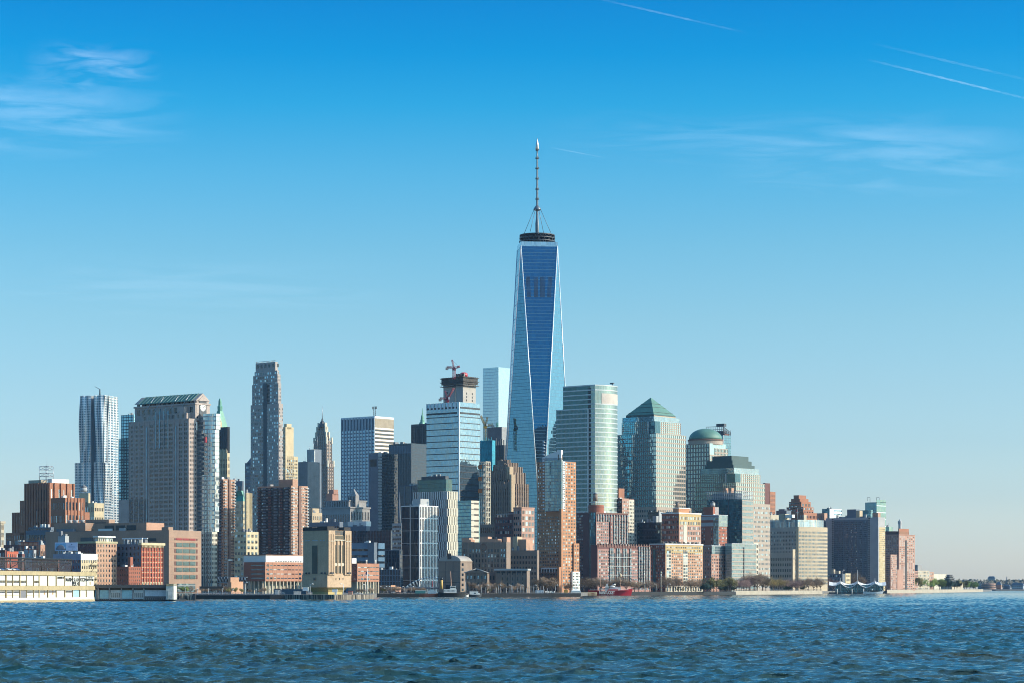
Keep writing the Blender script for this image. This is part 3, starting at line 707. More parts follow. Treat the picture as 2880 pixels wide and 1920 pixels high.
# brick apartment slabs with balconies
def slab_tower(name, label, xl, xc, xr, yt, Y, nb, pent=None, xbalc=None, sn=9, nz=34):
    b = Bld(name, label, xc, Y, 39)
    t = b.tier(xl, xc, xr, yt, None, bricktan)
    b.punch(t, 'F', nb*2+1, nz, .5, .45, WINB, mz=(0,.01))
    b.punch(t, 'S', sn, nz, .62, .40, WINB, mz=(0,.01))
    dz = t.H/nz
    b.box('balcony_shade_panel', t.x0+.4, t.x1-2.5, t.y0-.04, t.y0, 1, t.z1-1.5, mat('dark_shade_brick',(.06,.05,.06)))  # dark panel over the wall: dark brick plus balcony shade in its colour
    for i in range(nb):
        u0 = t.x0+t.W*(i+.1)/nb; u1 = t.x0+t.W*(i+.62)/nb
        q = M()
        for k in range(nz): q.box(u0,u1,t.y0-1.6,t.y0-.05,k*dz+.1,k*dz+.35); q.box(u0,u1,t.y0-1.6,t.y0-1.45,k*dz+.35,k*dz+1.3)
        q.build('balcony_stack', slate if i % 2 else brickdark, b.root)
    for y_ in (t.y0+.4, t.y1-2.6):
        q = M()
        for k in range(nz): q.box(t.x1+.05,t.x1+1.7,y_,y_+2.4,k*dz+.1,k*dz+.3); q.box(t.x1+1.55,t.x1+1.7,y_,y_+2.4,k*dz+.3,k*dz+1.3)
        q.build('balcony_stack', palegrey, b.root)
    b.box('brick_pier', t.x1, t.x1+.8, t.y0+t.D*.42, t.y0+t.D*.58, 0, t.z1, brickbrown)
    if pent:
        p = b.tier(*pent, yb=yt+3, m=bricktan, d=4, part='penthouse')
    b.clutter(t, 3, 2.5)
    lowz = t.H*.28   # end wall frame at the foot of the side
    b.box('stair_wall', t.x1+.8, t.x1+1.6, t.y0+t.D*.30, t.y0+t.D*.52, 0, lowz, brickbrown)
    b.box('stair_frame', t.x1+.8, t.x1+1.9, t.y0+t.D*.27, t.y0+t.D*.30, 0, lowz+1.5, white); b.box('stair_frame', t.x1+.8, t.x1+1.9, t.y0+t.D*.27, t.y0+t.D*.66, lowz, lowz+1.5, white)
    return b
slab_tower('brick_slab', 'slim brick apartment slab with dark balconies, right of the curved glass bay', 608, 628, 661, 1346, 2330, 2, sn=6, nz=38)
slab_tower('brick_slab', 'wide brick apartment slab with dark north face, left of the windowless sandstone vent tower', 725, 819, 866, 1364, 2290, 6, (784,822,838,1346), sn=9, nz=36)

b = simple('cream_loft', 'mid height cream block with lit yellow side between the two brick slabs', 659, 693, 727, 1494, 2180, cream, (4,10,.6,.45,WIN), (3,10,.55,.5,[(wd,3),(wm,3)]), clutter=4)
b = simple('green_mansard_block', 'cream block with a green copper mansard roof, right of the slim brick slab', 660, 684, 690, 1408, 2480, cream, (7,14,.4,.5), (3,14,.4,.5))
t = b.t; q = M(); q.prism([(t.x0,t.y0),(t.x1,t.y0),(t.x1,t.y1),(t.x0,t.y1)], t.z1, b.z(1378), 0, [(t.x0+3,t.y0+3),(t.x1-3,t.y0+3),(t.x1-3,t.y1-3),(t.x0+3,t.y1-3)]); q.build('mansard_roof', mat('bright_copper',(0.05,0.30,0.22),.5), b.root)
b = simple('cream_pier_tower', 'narrow lit cream tower beside the foot of the tallest stone tower', 688, 691, 708, 1385, 2420, cream, None, (5,20,.4,.6,WIND), clutter=2); b.piers(b.t,'S',5,.9,cream,.7)
b = simple('grey_glass_block', 'small grey glass block just above the slim brick slab', 655, 682, 686, 1351, 2700, slate, (6,9,.7,.5), None, clutter=3)
b = simple('cream_setback_block', 'cream stone block with setbacks right of the wide brick slab', 840, 878, 906, 1440, 2460, tan, (6,10,.4,.5), (5,10,.45,.5,WIND), clutter=3)
t = b.tier(846, 878, 898, 1428, None, tan, d=3, part='setback')

def park_place():
    b = Bld('tall_stone_tower', 'tallest stone tower of the left half, crowned with stepped corners', 784, 2960, 39, 'skyscraper')
    stone = mat('grey_stone', (0.43,0.37,0.33), streak=.3)
    t = b.tier(705, 784, 796, 1133, None, stone)
    # left glassy bay, recess, main bay
    gl = b.left(740); 
    b.box('recess', -b.left(751), -b.left(741), -.4, .2, 0, t.z1+26, darksteel)
    lb = T(t.x0, -b.left(741), t.y0-.0, t.y0, 0, t.z1); mb = T(-b.left(750), t.x1, t.y0, t.y0, 0, t.z1); nz = 52
    lb.y1 = lb.y0+1; mb.y1 = mb.y0+1
    b.punch(lb, 'F', 7, nz, .72, .6, [(wm,5),(wsk,1),(wd,2)]); b.punch(mb, 'F', 7, nz, .5, .6, [(wsk,2),(wm,6)])
    b.punch(t, 'S', 3, nz, .45, .55, WINB)
    for (xl,xc,xr,yt,d,nx) in ((709,782,791,1076,2,13),(712,779,789,1051,4,11),(716,777,785,1040,6,9)):
        s = b.tier(xl,xc,xr,yt,1140,stone,d=d,part='setback'); n2 = int(s.H/4.2)
        b.punch(s,'F',nx,n2,.55,.6,[(wm,4),(wsk,3),(wd,1)]); b.punch(s,'S',3,n2,.4,.55,WINB)
    c = b.tier(719,771,781,1016,1044,stone,d=8,part='crown')
    for i in range(5):
        x = c.x0+c.W*(i+.5)/5; b.box('crown_window', x-1.5, x+1.5, c.y0-.3, c.y0+.1, c.z0+6, c.z1-2, wd)
    b.box('crown_window', c.x1-.1, c.x1+.3, c.y0+3, c.y0+6, c.z0+6, c.z1-2, wd)
    q = M()
    for i in range(16):
        x = c.x0+c.W*(i+.5)/16; q.tube((x,c.y0+.4,c.z1),(x,c.y0+.4,c.z1+1.8),.3,n=4)
    q.box(c.x0,c.x1,c.y0+.2,c.y0+.6,c.z1+1.4,c.z1+1.8); q.build('roof_rail', palegrey, b.root)
    # cream shoulder tower
    k = Bld('slim_cream_tower', 'slim lit cream tower leaning on the right flank of the tallest stone tower', 803, 3090, 39)
    a1 = k.tier(796,803,826,1199,None,cream); a0 = k.tier(792,806,838,1281,None,cream,part='lower_tier'); a2 = k.tier(799,806,820,1190,1205,cream,d=2,part='crown')
    for t_ in (a1,a0):
        n = int(t_.H/4.4); k.punch(t_,'S',6,n,.5,.5,WINB,mz=(0,.25 if t_ is a1 else 0.02)); k.punch(t_,'F',3,n,.5,.5)
    d = Bld('bluish_block', 'dim blue grey block peeking out left of the tallest stone tower', 706, 3250, 39); x = d.tier(689,706,(20,),1300,None,slate); d.punch(x,'F',5,30,.5,.5,WIN); x2 = d.tier(694,706,(18,),1298,1305,slate,part='crown')
    q = M(); q.prism([(x2.x0,x2.y0),(x2.x1,x2.y0),(x2.x1,x2.y1),(x2.x0,x2.y1)], x.z1, x.z1+11, 0, [(x2.x0+7,x2.y0+5),(x2.x1,x2.y0+5),(x2.x1,x2.y1-5),(x2.x0+7,x2.y1-5)]); q.build('sloped_cap', slate, d.root)
park_place()

b = simple('blank_grey_slab', 'windowless grey slab tower with one lit side, left of the thin pointed spire', 839, 865, 899, 1297, 2900, grey, None, None, clutter=2); b.piers(b.t,'S',16,.25,grey,.25,part='panel_joint'); b.piers(b.t,'F',14,.25,grey,.25,part='panel_joint')

def pine():
    b = Bld('pointed_spire_tower', 'slender brown art deco tower ending in a needle spire', 918, 3720, 39, 'skyscraper')
    st = mat('spire_stone', (0.40,0.31,0.25), streak=.5)
    tiers = [(898,921,938,1302,None,0),(884,918,933,1237,1305,1),(889,916,925,1222,1240,3),(892,914,920,1207,1224,5),(896,912,917,1196,1208,7)]
    ts = []
    for (xl,xc,xr,yt,yb,d) in tiers:
        t = b.tier(xl,xc,xr,yt,yb,st,d=d,part='setback' if yb else 'tower'); ts.append(t); n = max(2,int(t.H/5.2))
        b.punch(t,'F',max(3,int(t.W/4)),n,.4,.6,WIND); b.punch(t,'S',max(2,int(t.D/4)),n,.4,.6,WIND)
        b.piers(t,'F',max(3,int(t.W/4)),1.4,st,.9); b.piers(t,'S',max(2,int(t.D/4)),1.4,st,.9)
        for (x,y) in ((t.x0,t.y0),(t.x1,t.y0),(t.x1,t.y1)): M().box(x-1.2,x+1.2,y-1.2,y+1.2,t.z1-5,t.z1+5).build('corner_pinnacle', ivory, b.root)
    t = ts[-1]; cx, cy = (t.x0+t.x1)/2, (t.y0+t.y1)/2
    q = M(); zz = lambda p: b.z(p,cx,cy)
    q.lathe([(6,zz(1200)),(5.5,zz(1193)),(3.8,zz(1190)),(3.2,zz(1185)),(1.6,zz(1182)),(1.2,zz(1176))],cx,cy,8,smooth=False); q.build('lantern', darksteel, b.root)
    M().tube((cx,cy,zz(1178)),(cx,cy,zz(1141)),.7,.15,6).build('needle', steel, b.root)
    lat = Bld('scaffolded_block', 'scaffolded frame block hugging the left of the pointed spire tower', 886, 3640, 39); x = lat.tier(865,886,(14,),1262,None,slate); 
    lat.piers(x,'F',7,.5,white,1.2,hn=22,hw=.5,part='scaffold'); lat.punch(x,'F',7,22,.5,.5)
    for i in range(3):
        q = M(); q.tube((x.x0+3+i*8,x.y0+1,x.z1),(x.x0+3+i*8,x.y0+1,x.z1+5+i*7),.3,n=4); q.build('pole', steel, lat.root)
    pk = simple('pink_rooftop_block', 'small pink brick block low beside the pointed spire tower', 918, 935, 952, 1387, 3000, brickpink, None, (4,6,.3,.4), clutter=1); pk.tier(925,938,951,1375,1390,brickpink,d=2,part='penthouse')
pine()

def chase():
    b = Bld('striped_slab_tower', 'large slab tower, blue grey in shade with a bright striped lit side', 1054, 3420, 39, 'skyscraper')
    t = b.tier(960,1054,1107,1171,None,slate)
    g = glass('chase_glass', (0.20,0.33,0.44), metal=.6, pane=(1.6,3.9), tilt=.03)
    al = mat('grey_aluminium', (0.42,0.46,0.50), .45, metal=.2)
    b.bands(t,'F',46,.62,g,out=.15,mz=(0,.07)); b.piers(t,'F',11,2.0,al,1.0); 
    b.bands(t,'S',42,.42,wd,out=.15,mz=(0,.065)); b.piers(t,'S',26,.35,ivory,.4,mz=(.94,0)); 
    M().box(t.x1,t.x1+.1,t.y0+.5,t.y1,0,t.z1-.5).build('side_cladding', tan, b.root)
    b.piers(t,'S',0,0,white,.5,hn=42,hw=2.2,mz=(0,.065),part='spandrel_rail')
    b.cornice(t, 3, .3, whitemetal)
    q = M(); x, y = t.x1-2, t.y0+4
    q.tube((x-4,y,t.z1),(x-4,y,t.z1+15),.3,n=5); q.tube((x,y,t.z1),(x,y,t.z1+15),.3,n=5)
    for k in range(5): q.tube((x-4,y,t.z1+3*k),(x,y,t.z1+3*k+3),.2,n=4); q.tube((x-6,y,t.z1+3+3*k) if k>2 else (x-4,y,t.z1+3*k),(x+2,y,t.z1+3+3*k) if k>2 else (x,y,t.z1+3*k),.2,n=4)
    for k in range(4): q.box(x-6+k*2.6-.35,x-6+k*2.6+.35,y-.4,y+.4,t.z1+11.5,t.z1+14.8)
    q.build('antenna_mast', darksteel, b.root)
chase()
blackgl = glass('black_glass', (0.010,0.022,0.036), metal=.25, pane=(1.5,3.8), tilt=.01, line=True, lw=(.2,.2), linecol=(.01,.014,.02))
navygl = glass('navy_glass', (0.014,0.038,0.062), metal=.35, pane=(1.5,3.8), tilt=.012, line=True, lw=(.2,.25), linecol=(.015,.025,.04))
b = simple('two_tone_slab', 'dark tower with a narrow grey left face, in front of the striped slab', 1039, 1063, 1119, 1272, 3020, blackgl, clutter=3); t = b.t
M().box(t.x0,t.x1,t.y0-.3,t.y0,0,t.z1).build('grey_end_wall', slate, b.root); b.box('plant_louvre', t.x0+1.5, t.x1-2, t.y0-.5, t.y0-.25, t.z1-17, t.z1-8, black)
b.box('corner_strip', t.x1-.2,t.x1+.35,t.y0,t.y0+7,0,t.z1, mat('corner_grey',(.26,.28,.3),.6)); t2 = T(t.x1,t.x1+.35,t.y0,t.y0+7,0,t.z1); b.punch(t2,'S',3,44,.6,.5,[(wm,3),(wd,2)])
b = simple('navy_slab', 'broad dark navy slab tower right of the striped slab', 1094, 1157, (40,), 1245, 3230, navygl, clutter=4); b.piers(b.t,'F',14,.4,darksteel,.3); b.bands(b.t,'F',1,.9,slate,mz=(.93,.01))
b = simple('black_box_tower', 'tall black tower with a green spire rising behind it, left of the banded glass tower', 1157, 1201, (45,), 1190, 3330, blackgl, clutter=3); b.piers(b.t,'F',4,1.2,darksteel,.6,hn=1,hw=5); b.piers(b.t,'F',18,.3,darksteel,.35)
def wall40():
    b = Bld('green_spire_tower', 'thin green spire showing above the black tower', 1190, 3750, 39)
    t = b.tier(1176,1190,1200,1196,None,limestone); cx, cy = (t.x0+t.x1)/2,(t.y0+t.y1)/2; z = lambda p: b.z(p,cx,cy)
    vg = MATS['verdigris']
    M().prism([(t.x0,t.y0),(t.x1,t.y0),(t.x1,t.y1),(t.x0,t.y1)], t.z1, z(1186), 0, [(cx-3,cy-3),(cx+3,cy-3),(cx+3,cy+3),(cx-3,cy+3)]).build('pyramid_roof', vg, b.root)
    M().lathe([(3.2,z(1187)),(3.2,z(1180)),(2.6,z(1178)),(2.0,z(1168)),(1.0,z(1164)),(.2,z(1146))],cx,cy,8,smooth=False).build('spire', vg, b.root)
wall40()
b = simple('dark_midrise', 'dark glass midrise standing before the black tower', 1121, 1174, (30,), 1363, 2880, navygl, clutter=4); b.piers(b.t,'F',3,1.0,slate,.6,hn=1,hw=1.5)

def courthouse():
    palegrey = mat('shade_toned_stone',(.33,.32,.31),streak=.3)  # darker grey: shade cast by neighbouring towers is put into the stone colour
    b = Bld('stone_palace', 'shaded classical stone building with columned upper storeys and a pyramid capped tower', 985, 2780, 39)
    t = b.tier(905,985,1040,1425,None,palegrey); t2 = b.tier(915,981,1030,1406,1430,palegrey,d=4,part='upper_storey')
    b.punch(t,'F',16,6,.4,.6,WIND,mz=(0,.05)); b.punch(t,'S',12,6,.4,.6,WIND); b.cornice(t,1.6,1,palegrey); b.cornice(t2,1.2,.8,palegrey)
    b.piers(t2,'F',14,1.2,palegrey,.8); b.punch(t2,'F',14,1,.5,.7,WIND)
    w = b.tier(980,1000,1010,1392,1440,palegrey,d=2,part='corner_tower'); b.piers(w,'F',5,1,palegrey,.7); b.punch(w,'F',5,2,.5,.7,WIND)
    cx, cy = (w.x0+w.x1)/2,(w.y0+w.y1)/2
    M().prism([(w.x0,w.y0),(w.x1,w.y0),(w.x1,w.y1),(w.x0,w.y1)], w.z1, b.z(1374,cx,cy), 0, [(cx-.5,cy-.5),(cx+.5,cy-.5),(cx+.5,cy+.5),(cx-.5,cy+.5)]).build('pyramid_roof', palegrey, b.root)
courthouse()
# ------------------------------------------------------------------ city, middle
bandglass = glass('banded_glass', (0.18,0.28,0.35), metal=.8, pane=(1.5,2.6), tilt=.02, line=True, lw=(.06,.02), linecol=(.08,.13,.18))
def seven():
    b = Bld('banded_glass_tower', 'pale blue glass tower with thin dark floor bands, below the unfinished concrete core', 1291, 2700, 39, 'skyscraper')
    t = b.tier(1199.5,1291,1350,1129,None,bandglass)
    wh = mat('pale_sill', (0.55,0.62,0.66), .35, metal=.4)
    b.bands(t,'F',29,.13,darksteel,out=.5,mz=(0,.06)); b.bands(t,'S',29,.13,darksteel,out=.5,mz=(0,.06))
    b.piers(t,'F',0,0,wh,.35,hn=29,hw=.5,mz=(0.016,.044),part='sill_rail')
    b.box('corner_trim', t.x1-.6,t.x1+.7,t.y0-.7,t.y0+.6,0,t.z1, wh)
    for k in range(2):
        z = t.z1-7-k*6; b.box('plant_band', t.x0,t.x1-3,t.y0-.3,t.y0+.1,z,z+2.0, black); b.box('plant_band', t.x1-.1,t.x1+.3,t.y0+2,t.y1,z,z+2, black)
    b.piers(t,'F',9,2.2,whitemetal,.5,mz=(.965,0),part='parapet_panel')
seven()

conc = mat('raw_concrete', (0.46,0.42,0.37), streak=.5)
def crane(name, label, px, Y, pz0, pz1, boom, col, base=None, cab=None):
    """tower crane: lattice mast and luffing jib; boom = (px, py) of the jib tip"""
    x, z0, z1 = px2x(px,Y), py2z(pz0,Y), py2z(pz1,Y)
    e = empty(name, (x,Y,z0), 0, label, 'crane'); h = z1-z0; w = 1.3
    def lattice(p, q, w, n, part, r=.22):
        p, q = Vector(p), Vector(q); d = (q-p); ax = d.normalized(); s1 = ax.orthogonal().normalized(); s2 = ax.cross(s1); mm = M()
        cs = [s1*w+s2*w, -s1*w+s2*w, -s1*w-s2*w, s1*w-s2*w]
        for c in cs: mm.tube(p+c, q+c, r, n=4)
        for k in range(n):
            a, b_ = p+d*k/n, p+d*(k+1)/n
            for i in range(4):
                j = (i+1)%4; mm.tube(a+cs[i], b_+cs[j], r*.6, n=3); mm.tube(b_+cs[i], b_+cs[j], r*.6, n=3)
        return mm.build(part, col, e)
    lattice((0,0,0),(0,0,h),w,max(3,int(h/3)),'mast',.3)
    M().box(-2.2,2.2,-2.2,2.2,h,h+2.5).build('slewing_ring', col, e)
    c = M(); c.box(1.2,3.2,-3.2,-1.4,h+2.5,h+5.2); c.build('cab', whitemetal, e)
    bx, bz = px2x(boom[0],Y)-x, py2z(boom[1],Y)-z0
    lattice((0,0,h+2.5),(bx,0,bz),.9,12,'jib',.22)
    s = -1 if bx > 0 else 1
    lattice((0,0,h+3),(s*9,0,h+4),1.0,4,'counter_jib',.25)
    M().box(s*7,s*10.5,-1.6,1.6,h+.5,h+3.5).build('counterweight', grey, e)
    lattice((0,0,h+2.5),(s*2.5,0,h+13),.7,4,'a_frame',.22)
    M().tube((s*2.5,0,h+13),(bx*.9,0,h+2.5+(bz-h-2.5)*.9),.12,n=4).build('pendant_cable', darksteel, e)
    return e
def core3():
    b = Bld('unfinished_core_tower', 'unfinished bare concrete tower core with dark formwork round its top', 1302, 2990, 39, 'building')
    L = b.tier(1247,1302,1339,1062,None,conc,part='core') if 0 else None
    t = b.tier(1282,1302,1338,1075,None,conc,part='core'); t2 = b.tier(1247,1278,1290,1078,None,conc,d=14,part='rear_core')
    nz = 9
    for k in range(nz):
        for i in (0,1):
            y = t.y0+t.D*(.25+.45*i); z = t.z1-14-k*4.2; b.box('opening', t.x1-.1,t.x1+.25,y,y+1.6,z,z+2.4, [black,darksteel][k%2])
    orange = mat('safety_net', (.75,.20,.03), .8)
    for k in range(3): b.box('safety_net', t.x1-.1,t.x1+.35,t.y0+3,t.y0+5.5,t.z1-44-k*5,t.z1-41-k*5, orange)
    for k in range(7): b.box('opening', t2.x0+t2.W*.3,t2.x0+t2.W*.38,t2.y0-.25,t2.y0+.1,t2.z1-12-k*6,t2.z1-9.5-k*6, black)
    def form(tt, zt, part, lv):
        q = M(); o = 3.0; rs = random.Random(3)
        q.box(tt.x0-o*.6,tt.x1+o*.6,tt.y0-o*.6,tt.y1+o*.6,tt.z1-1,tt.z1+zt)
        for k in range(lv):
            z = tt.z1+zt-1.5-k*5.0; q.box(tt.x0-o,tt.x1+o,tt.y0-o,tt.y1+o,z,z+.7)
            for i in range(10):
                x = tt.x0-o+(tt.W+2*o)*i/9; q.box(x-.15,x+.15,tt.y0-o,tt.y0-o+.3,z,z+1.8); y = tt.y0-o+(tt.D+2*o)*i/9; q.box(tt.x1+o-.3,tt.x1+o,y-.15,y+.15,z,z+1.8)
        q.build(part, mat('formwork', (.085,.075,.065), .9, var=.6, fine=.5), b.root)
    form(t, 8, 'formwork', 3); form(t2, 8, 'formwork', 3)
    for i in range(12):
        x = t.x0+rnd.random()*t.W; b.box('site_box', x-1,x+1,t.y0+1,t.y0+3,t.z1+8,t.z1+8+rnd.uniform(1,4), rnd.choice([rust,darksteel,grey]))
    q = M(); 
    q.lathe([(5,t.z1+8),(5,t.z1+12),(3,t.z1+13.5)], t.x0+6, t.y0+8, 12); q.build('concrete_hopper', redpaint, b.root)
core3()
redcrane = mat('crane_red', (0.36,0.05,0.08), .5)
crane('tower_crane', 'dark red tower crane standing on top of the unfinished concrete core', 1277, 2990, 1066, 1040, (1293,1029), redcrane)
crane('tower_crane', 'red crane jib leaning against the unfinished core, above the pale banded glass tower', 1258, 2940, 1170, 1128, (1276,1090), redcrane)
crane('tower_crane', 'yellow tower crane on a white mast between the banded glass tower and the tallest tower', 1365, 2830, 1262, 1203, (1352,1168), yellowpaint)

g4 = glass('mirror_glass', (0.28,0.37,0.42), metal=.88, rough=.02, pane=(1.5,3.9), tilt=.002, line=True, lw=(.05,.10), linecol=(.27,.37,.43), warp=.004, colvar=.08)
def four():
    b = Bld('mirror_glass_tower', 'smooth mirror glass tower with a sharp corner, left of the tallest tower', 1402, 3140, 39, 'skyscraper')
    b.tier(1358,1402,1455,1031,None,g4)
    l = Bld('louvred_glass_block', 'glass block topped by a tall louvred band, in front of the mirror glass tower', 1411, 3040, 39)
    t = l.tier(1371,1411,1432,1199,None,g4); l.piers(t,'F',24,.8,slate,.5,mz=(.82,0),part='louvre_fin'); l.piers(t,'S',14,.8,palegrey,.5,mz=(.82,0),part='louvre_fin')
four()
def sites():
    b = Bld('wrapped_construction', 'half built tower wrapped in turquoise netting, beside the yellow tower crane', 1384, 2760, 39)
    t = b.tier(1349,1384,1390,1292,None,conc,part='frame'); tn = mat('turquoise_net', (0.02,0.34,0.46), .7, var=.5, fine=.5)
    n = b.tier(1346,1384,1391,1237,1300,None,build=False)
    q = M(); q.box(n.x0-1,n.x1+1,n.y0-1,n.y1,t.z1-24,n.z1)
    for i in range(9):
        x = n.x0+n.W*i/8; q.box(x-.3,x+.3,n.y0-1.3,n.y0-.9,t.z1-30,n.z1+rnd.uniform(1,4))
    q.build('netting', tn, b.root)
    d = Bld('dark_site_block', 'dark unfinished floors behind the turquoise netting', 1418, 2900, 39); x = d.tier(1376,1418,1425,1250,None,darksteel,part='frame'); d.piers(x,'F',6,.6,navygl,.4,hn=14,hw=1); 
    for i in range(8):
        xx = x.x0+x.W*(i+.5)/8; d.box('column_stub', xx-.4,xx+.4,x.y0+.5,x.y0+1.3,x.z1,x.z1+rnd.uniform(2,9), darksteel)
    f = Bld('white_steel_frame', 'open white steel frame rising floor by floor right of the banded glass tower', 1366, 2620, 39)
    L = f.left(1349); D = f.right(1378); z1 = f.z(1296); q = M(); n = 26
    for i in range(4):
        for j in range(3):
            q.box(-L*i/3-.45,-L*i/3+.45,D*j/2-.45,D*j/2+.45,0,z1)
    for k in range(1,n+1):
        z = z1*k/n
        for j in range(3): q.box(-L,0,D*j/2-.35,D*j/2+.35,z-.9,z)
        for i in range(4): q.box(-L*i/3-.35,-L*i/3+.35,0,D,z-.9,z)
    for k in range(0,n-2,2): q.tube((-L/3,-.3,z1*k/n),(-L*2/3,-.3,z1*(k+2)/n),.3,n=4); q.tube((.3,0,z1*k/n),(.3,D/2,z1*(k+2)/n),.3,n=4)
    q.build('steel_frame', ivory, f.root)
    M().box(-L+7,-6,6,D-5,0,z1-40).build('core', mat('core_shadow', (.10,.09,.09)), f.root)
    for k in range(6):
        z = z1-4-k*6.5; f.box('deck', -L-.6,.6,-.6,D+.6,z,z+.5, [rust,darksteel][k%2])
    for k in range(3): f.box('jump_screen', -L-1.2,-L*.5,-1.2,-.9,z1-34+k*13,z1-30+k*13, orangepaint)
orangepaint = mat('orange_paint', (.6,.16,.03), .7)
sites()

# mid towers in front of it
gridblue = glass('grid_blue', (0.012,0.026,0.045), metal=.35, pane=(1.6,4), tilt=.02)
def whitegrid():
    b = Bld('white_grid_tower', 'dark glass tower gridded in white on its lit side, left of the louvred fin tower', 1180, 2240, 39)
    t = b.tier(1130,1180,1231,1421,None,gridblue)
    b.piers(t,'S',12,.75,white,.5,hn=7,hw=1.1)
    b.piers(t,'F',1,.3,steel,.3,hn=7,hw=.4); b.box('white_pier', t.x0+t.W*.47,t.x0+t.W*.53,t.y0-.5,t.y0,t.z0+22*0,t.z1+1.5, steel); b.box('recess', t.x0+t.W*.55,t.x0+t.W*.7,t.y0-.2,t.y0,0,t.z1, black)
    b.box('white_pier', t.x1-.5,t.x1+.5,t.y0-.6,t.y0+.4,0,t.z1, whitemetal); b.cornice(t,1.0,.4,white)
    p = b.tier(1161,1182,1206,1401,1424,palegrey,d=4,part='penthouse'); b.clutter(t,3,2)
    return b
whitegrid()
def fins():
    b = Bld('louvred_fin_tower', 'tower of staggered white fins over dark glass with a green glass top', 1259, 2400, 39)
    t = b.tier(1160,1259,1287,1380,None,gridblue); n = 12
    for face, nn, mm in (('F',19,white),('S',6,ivory)):
        u0,u1,pl = b.fr(t,face); dz = t.H/n
        for k in range(n):
            q = M()
            for i in range(nn):
                u = u0+(u1-u0)*(i+.5+(.28 if k%2 else -.22))/nn; w = (u1-u0)/nn*rnd.choice([.26,.34,.44]) if face=='F' else (u1-u0)/nn*.66
                b.slab(q,face,pl,max(u0,u-w/2),min(u1,u+w/2),k*dz+.35,(k+1)*dz-.05,.7)
            q.build('fin_row', mm, b.root)
    b.piers(t,'F',0,0,palegrey,.5,hn=n,hw=.5,part='floor_line'); b.piers(t,'S',0,0,ivory,.6,hn=n,hw=.6,part='floor_line')
    g = b.tier(1174,1254,1272,1346,1382,glass('green_glass',(0.03,0.08,0.085),metal=.5,pane=(1.5,4),tilt=.02,line=True,lw=(.1,.1),linecol=(.02,.05,.05)),d=3,part='glass_crown')
    p = b.tier(1185,1252,1262,1337,1348,darksteel,d=6,part='penthouse'); b.clutter(p,4,2.5)
fins()
def cyan():
    b = Bld('green_glass_block', 'low green glass block with cream banded right side, right of the louvred fin tower', 1324, 2560, 39)
    t = b.tier(1280,1324,1349,1406,None,glass('cyan_glass',(0.13,0.25,0.28),metal=.7,pane=(1.5,3.8),tilt=.02,line=True,lw=(.08,.25),linecol=(.10,.20,.22)))
    s = M().box(t.x1,t.x1+.6,t.y0,t.y0+t.D*.85,0,t.z1).build('stone_face', ivory, b.root)
    tt = T(t.x0,t.x1+.6,t.y0,t.y0+t.D*.85,0,t.z1); b.bands(tt,'S',16,.32,wd,mu=(.4,0)); b.bands(tt,'S',16,.12,wd,mu=(0,.62))
cyan()
def vesey():
    b = Bld('brown_deco_tower', 'brown art deco tower with battlements and one sunlit edge, left of the orange brick tower', 1436, 2690, 39, 'skyscraper')
    t = b.tier(1365,1436,1486,1358,None,brownstone); n = 20
    b.punch(t,'F',14,n,.45,.6,WIND); b.piers(t,'F',14,1.6,brownstone,.9)
    b.punch(t,'S',10,n,.45,.6,WIND); b.piers(t,'S',10,1.5,brownstone,.8)
    b.box('sun_tinted_pier', t.x1-.4,t.x1+2.2,t.y0-1.2,t.y0+5,0,t.z1+10, tan)  # paler stone puts the sunlight into this corner strip's colour
    ts = [t]
    for (xl,xc,xr,yt,d) in ((1378,1432,1476,1326,4),(1388,1430,1468,1310,8),(1400,1428,1456,1299,12)):
        s = b.tier(xl,xc,xr,yt,1362,brownstone,d=d,part='setback'); ts.append(s); b.piers(s,'F',8,1.8,brownstone,1.0); b.piers(s,'S',6,1.6,brownstone,.9); b.punch(s,'F',8,max(2,int(s.H/5)),.4,.6,WIND)
    for s in ts:
        for i in range(9):
            x = s.x0+s.W*(i+.5)/9; b.box('battlement', x-1.0,x+1.0,s.y0-.8,s.y0+1.2,s.z1-6,s.z1+rnd.uniform(1.5,3.5), brownstone)
    c = ts[1]; b.box('sun_tinted_turret', c.x1-3,c.x1+1.5,c.y0-1,c.y0+5,c.z1-8,c.z1+6, tan)  # turret in the same paler stone, sunlight put into its colour
    for i in range(6): b.unit(ts[-1],rnd.random(),.2,3,3,rnd.uniform(1,4),darksteel)
    l = simple('brown_low_block', 'dim brown low block at the foot of the art deco tower', 1350, 1420, 1432, 1472, 2500, brownstone, (12,7,.5,.6,WIND), None)
vesey()

def pairbrick():
    b = Bld('brick_apartment_tower', 'dark brick apartment block with a sunlit pink right side, behind the school', 1467, 2440, 39)
    t = b.tier(1444,1467,1503,1426,None,brickpink); b.punch(t,'S',4,14,.66,.62,WINL); b.punch(t,'F',4,14,.6,.5,WINB); b.cornice(t,1.2,.3,brickpink)
    s = b.tier(1391,1462,1470,1452,None,brickdark,d=1,part='north_wing'); b.punch(s,'F',10,13,.5,.5,WINB)
    p = b.tier(1430,1458,1466,1437,1455,brickdark,d=3,part='penthouse'); q = M(); 
    for i in range(6): q.box(s.x0+2+i*4,s.x0+2.6+i*4,s.y0+2,s.y0+2.6,s.z1,s.z1+3.5)
    q.box(s.x0+1,s.x0+24,s.y0+1.8,s.y0+2.8,s.z1+3,s.z1+3.7); q.build('roof_pergola', palegrey, b.root); b.tank(p.x1-5,p.y0+3,p.z1,1.2,6,tan,legs=.3)
pairbrick()

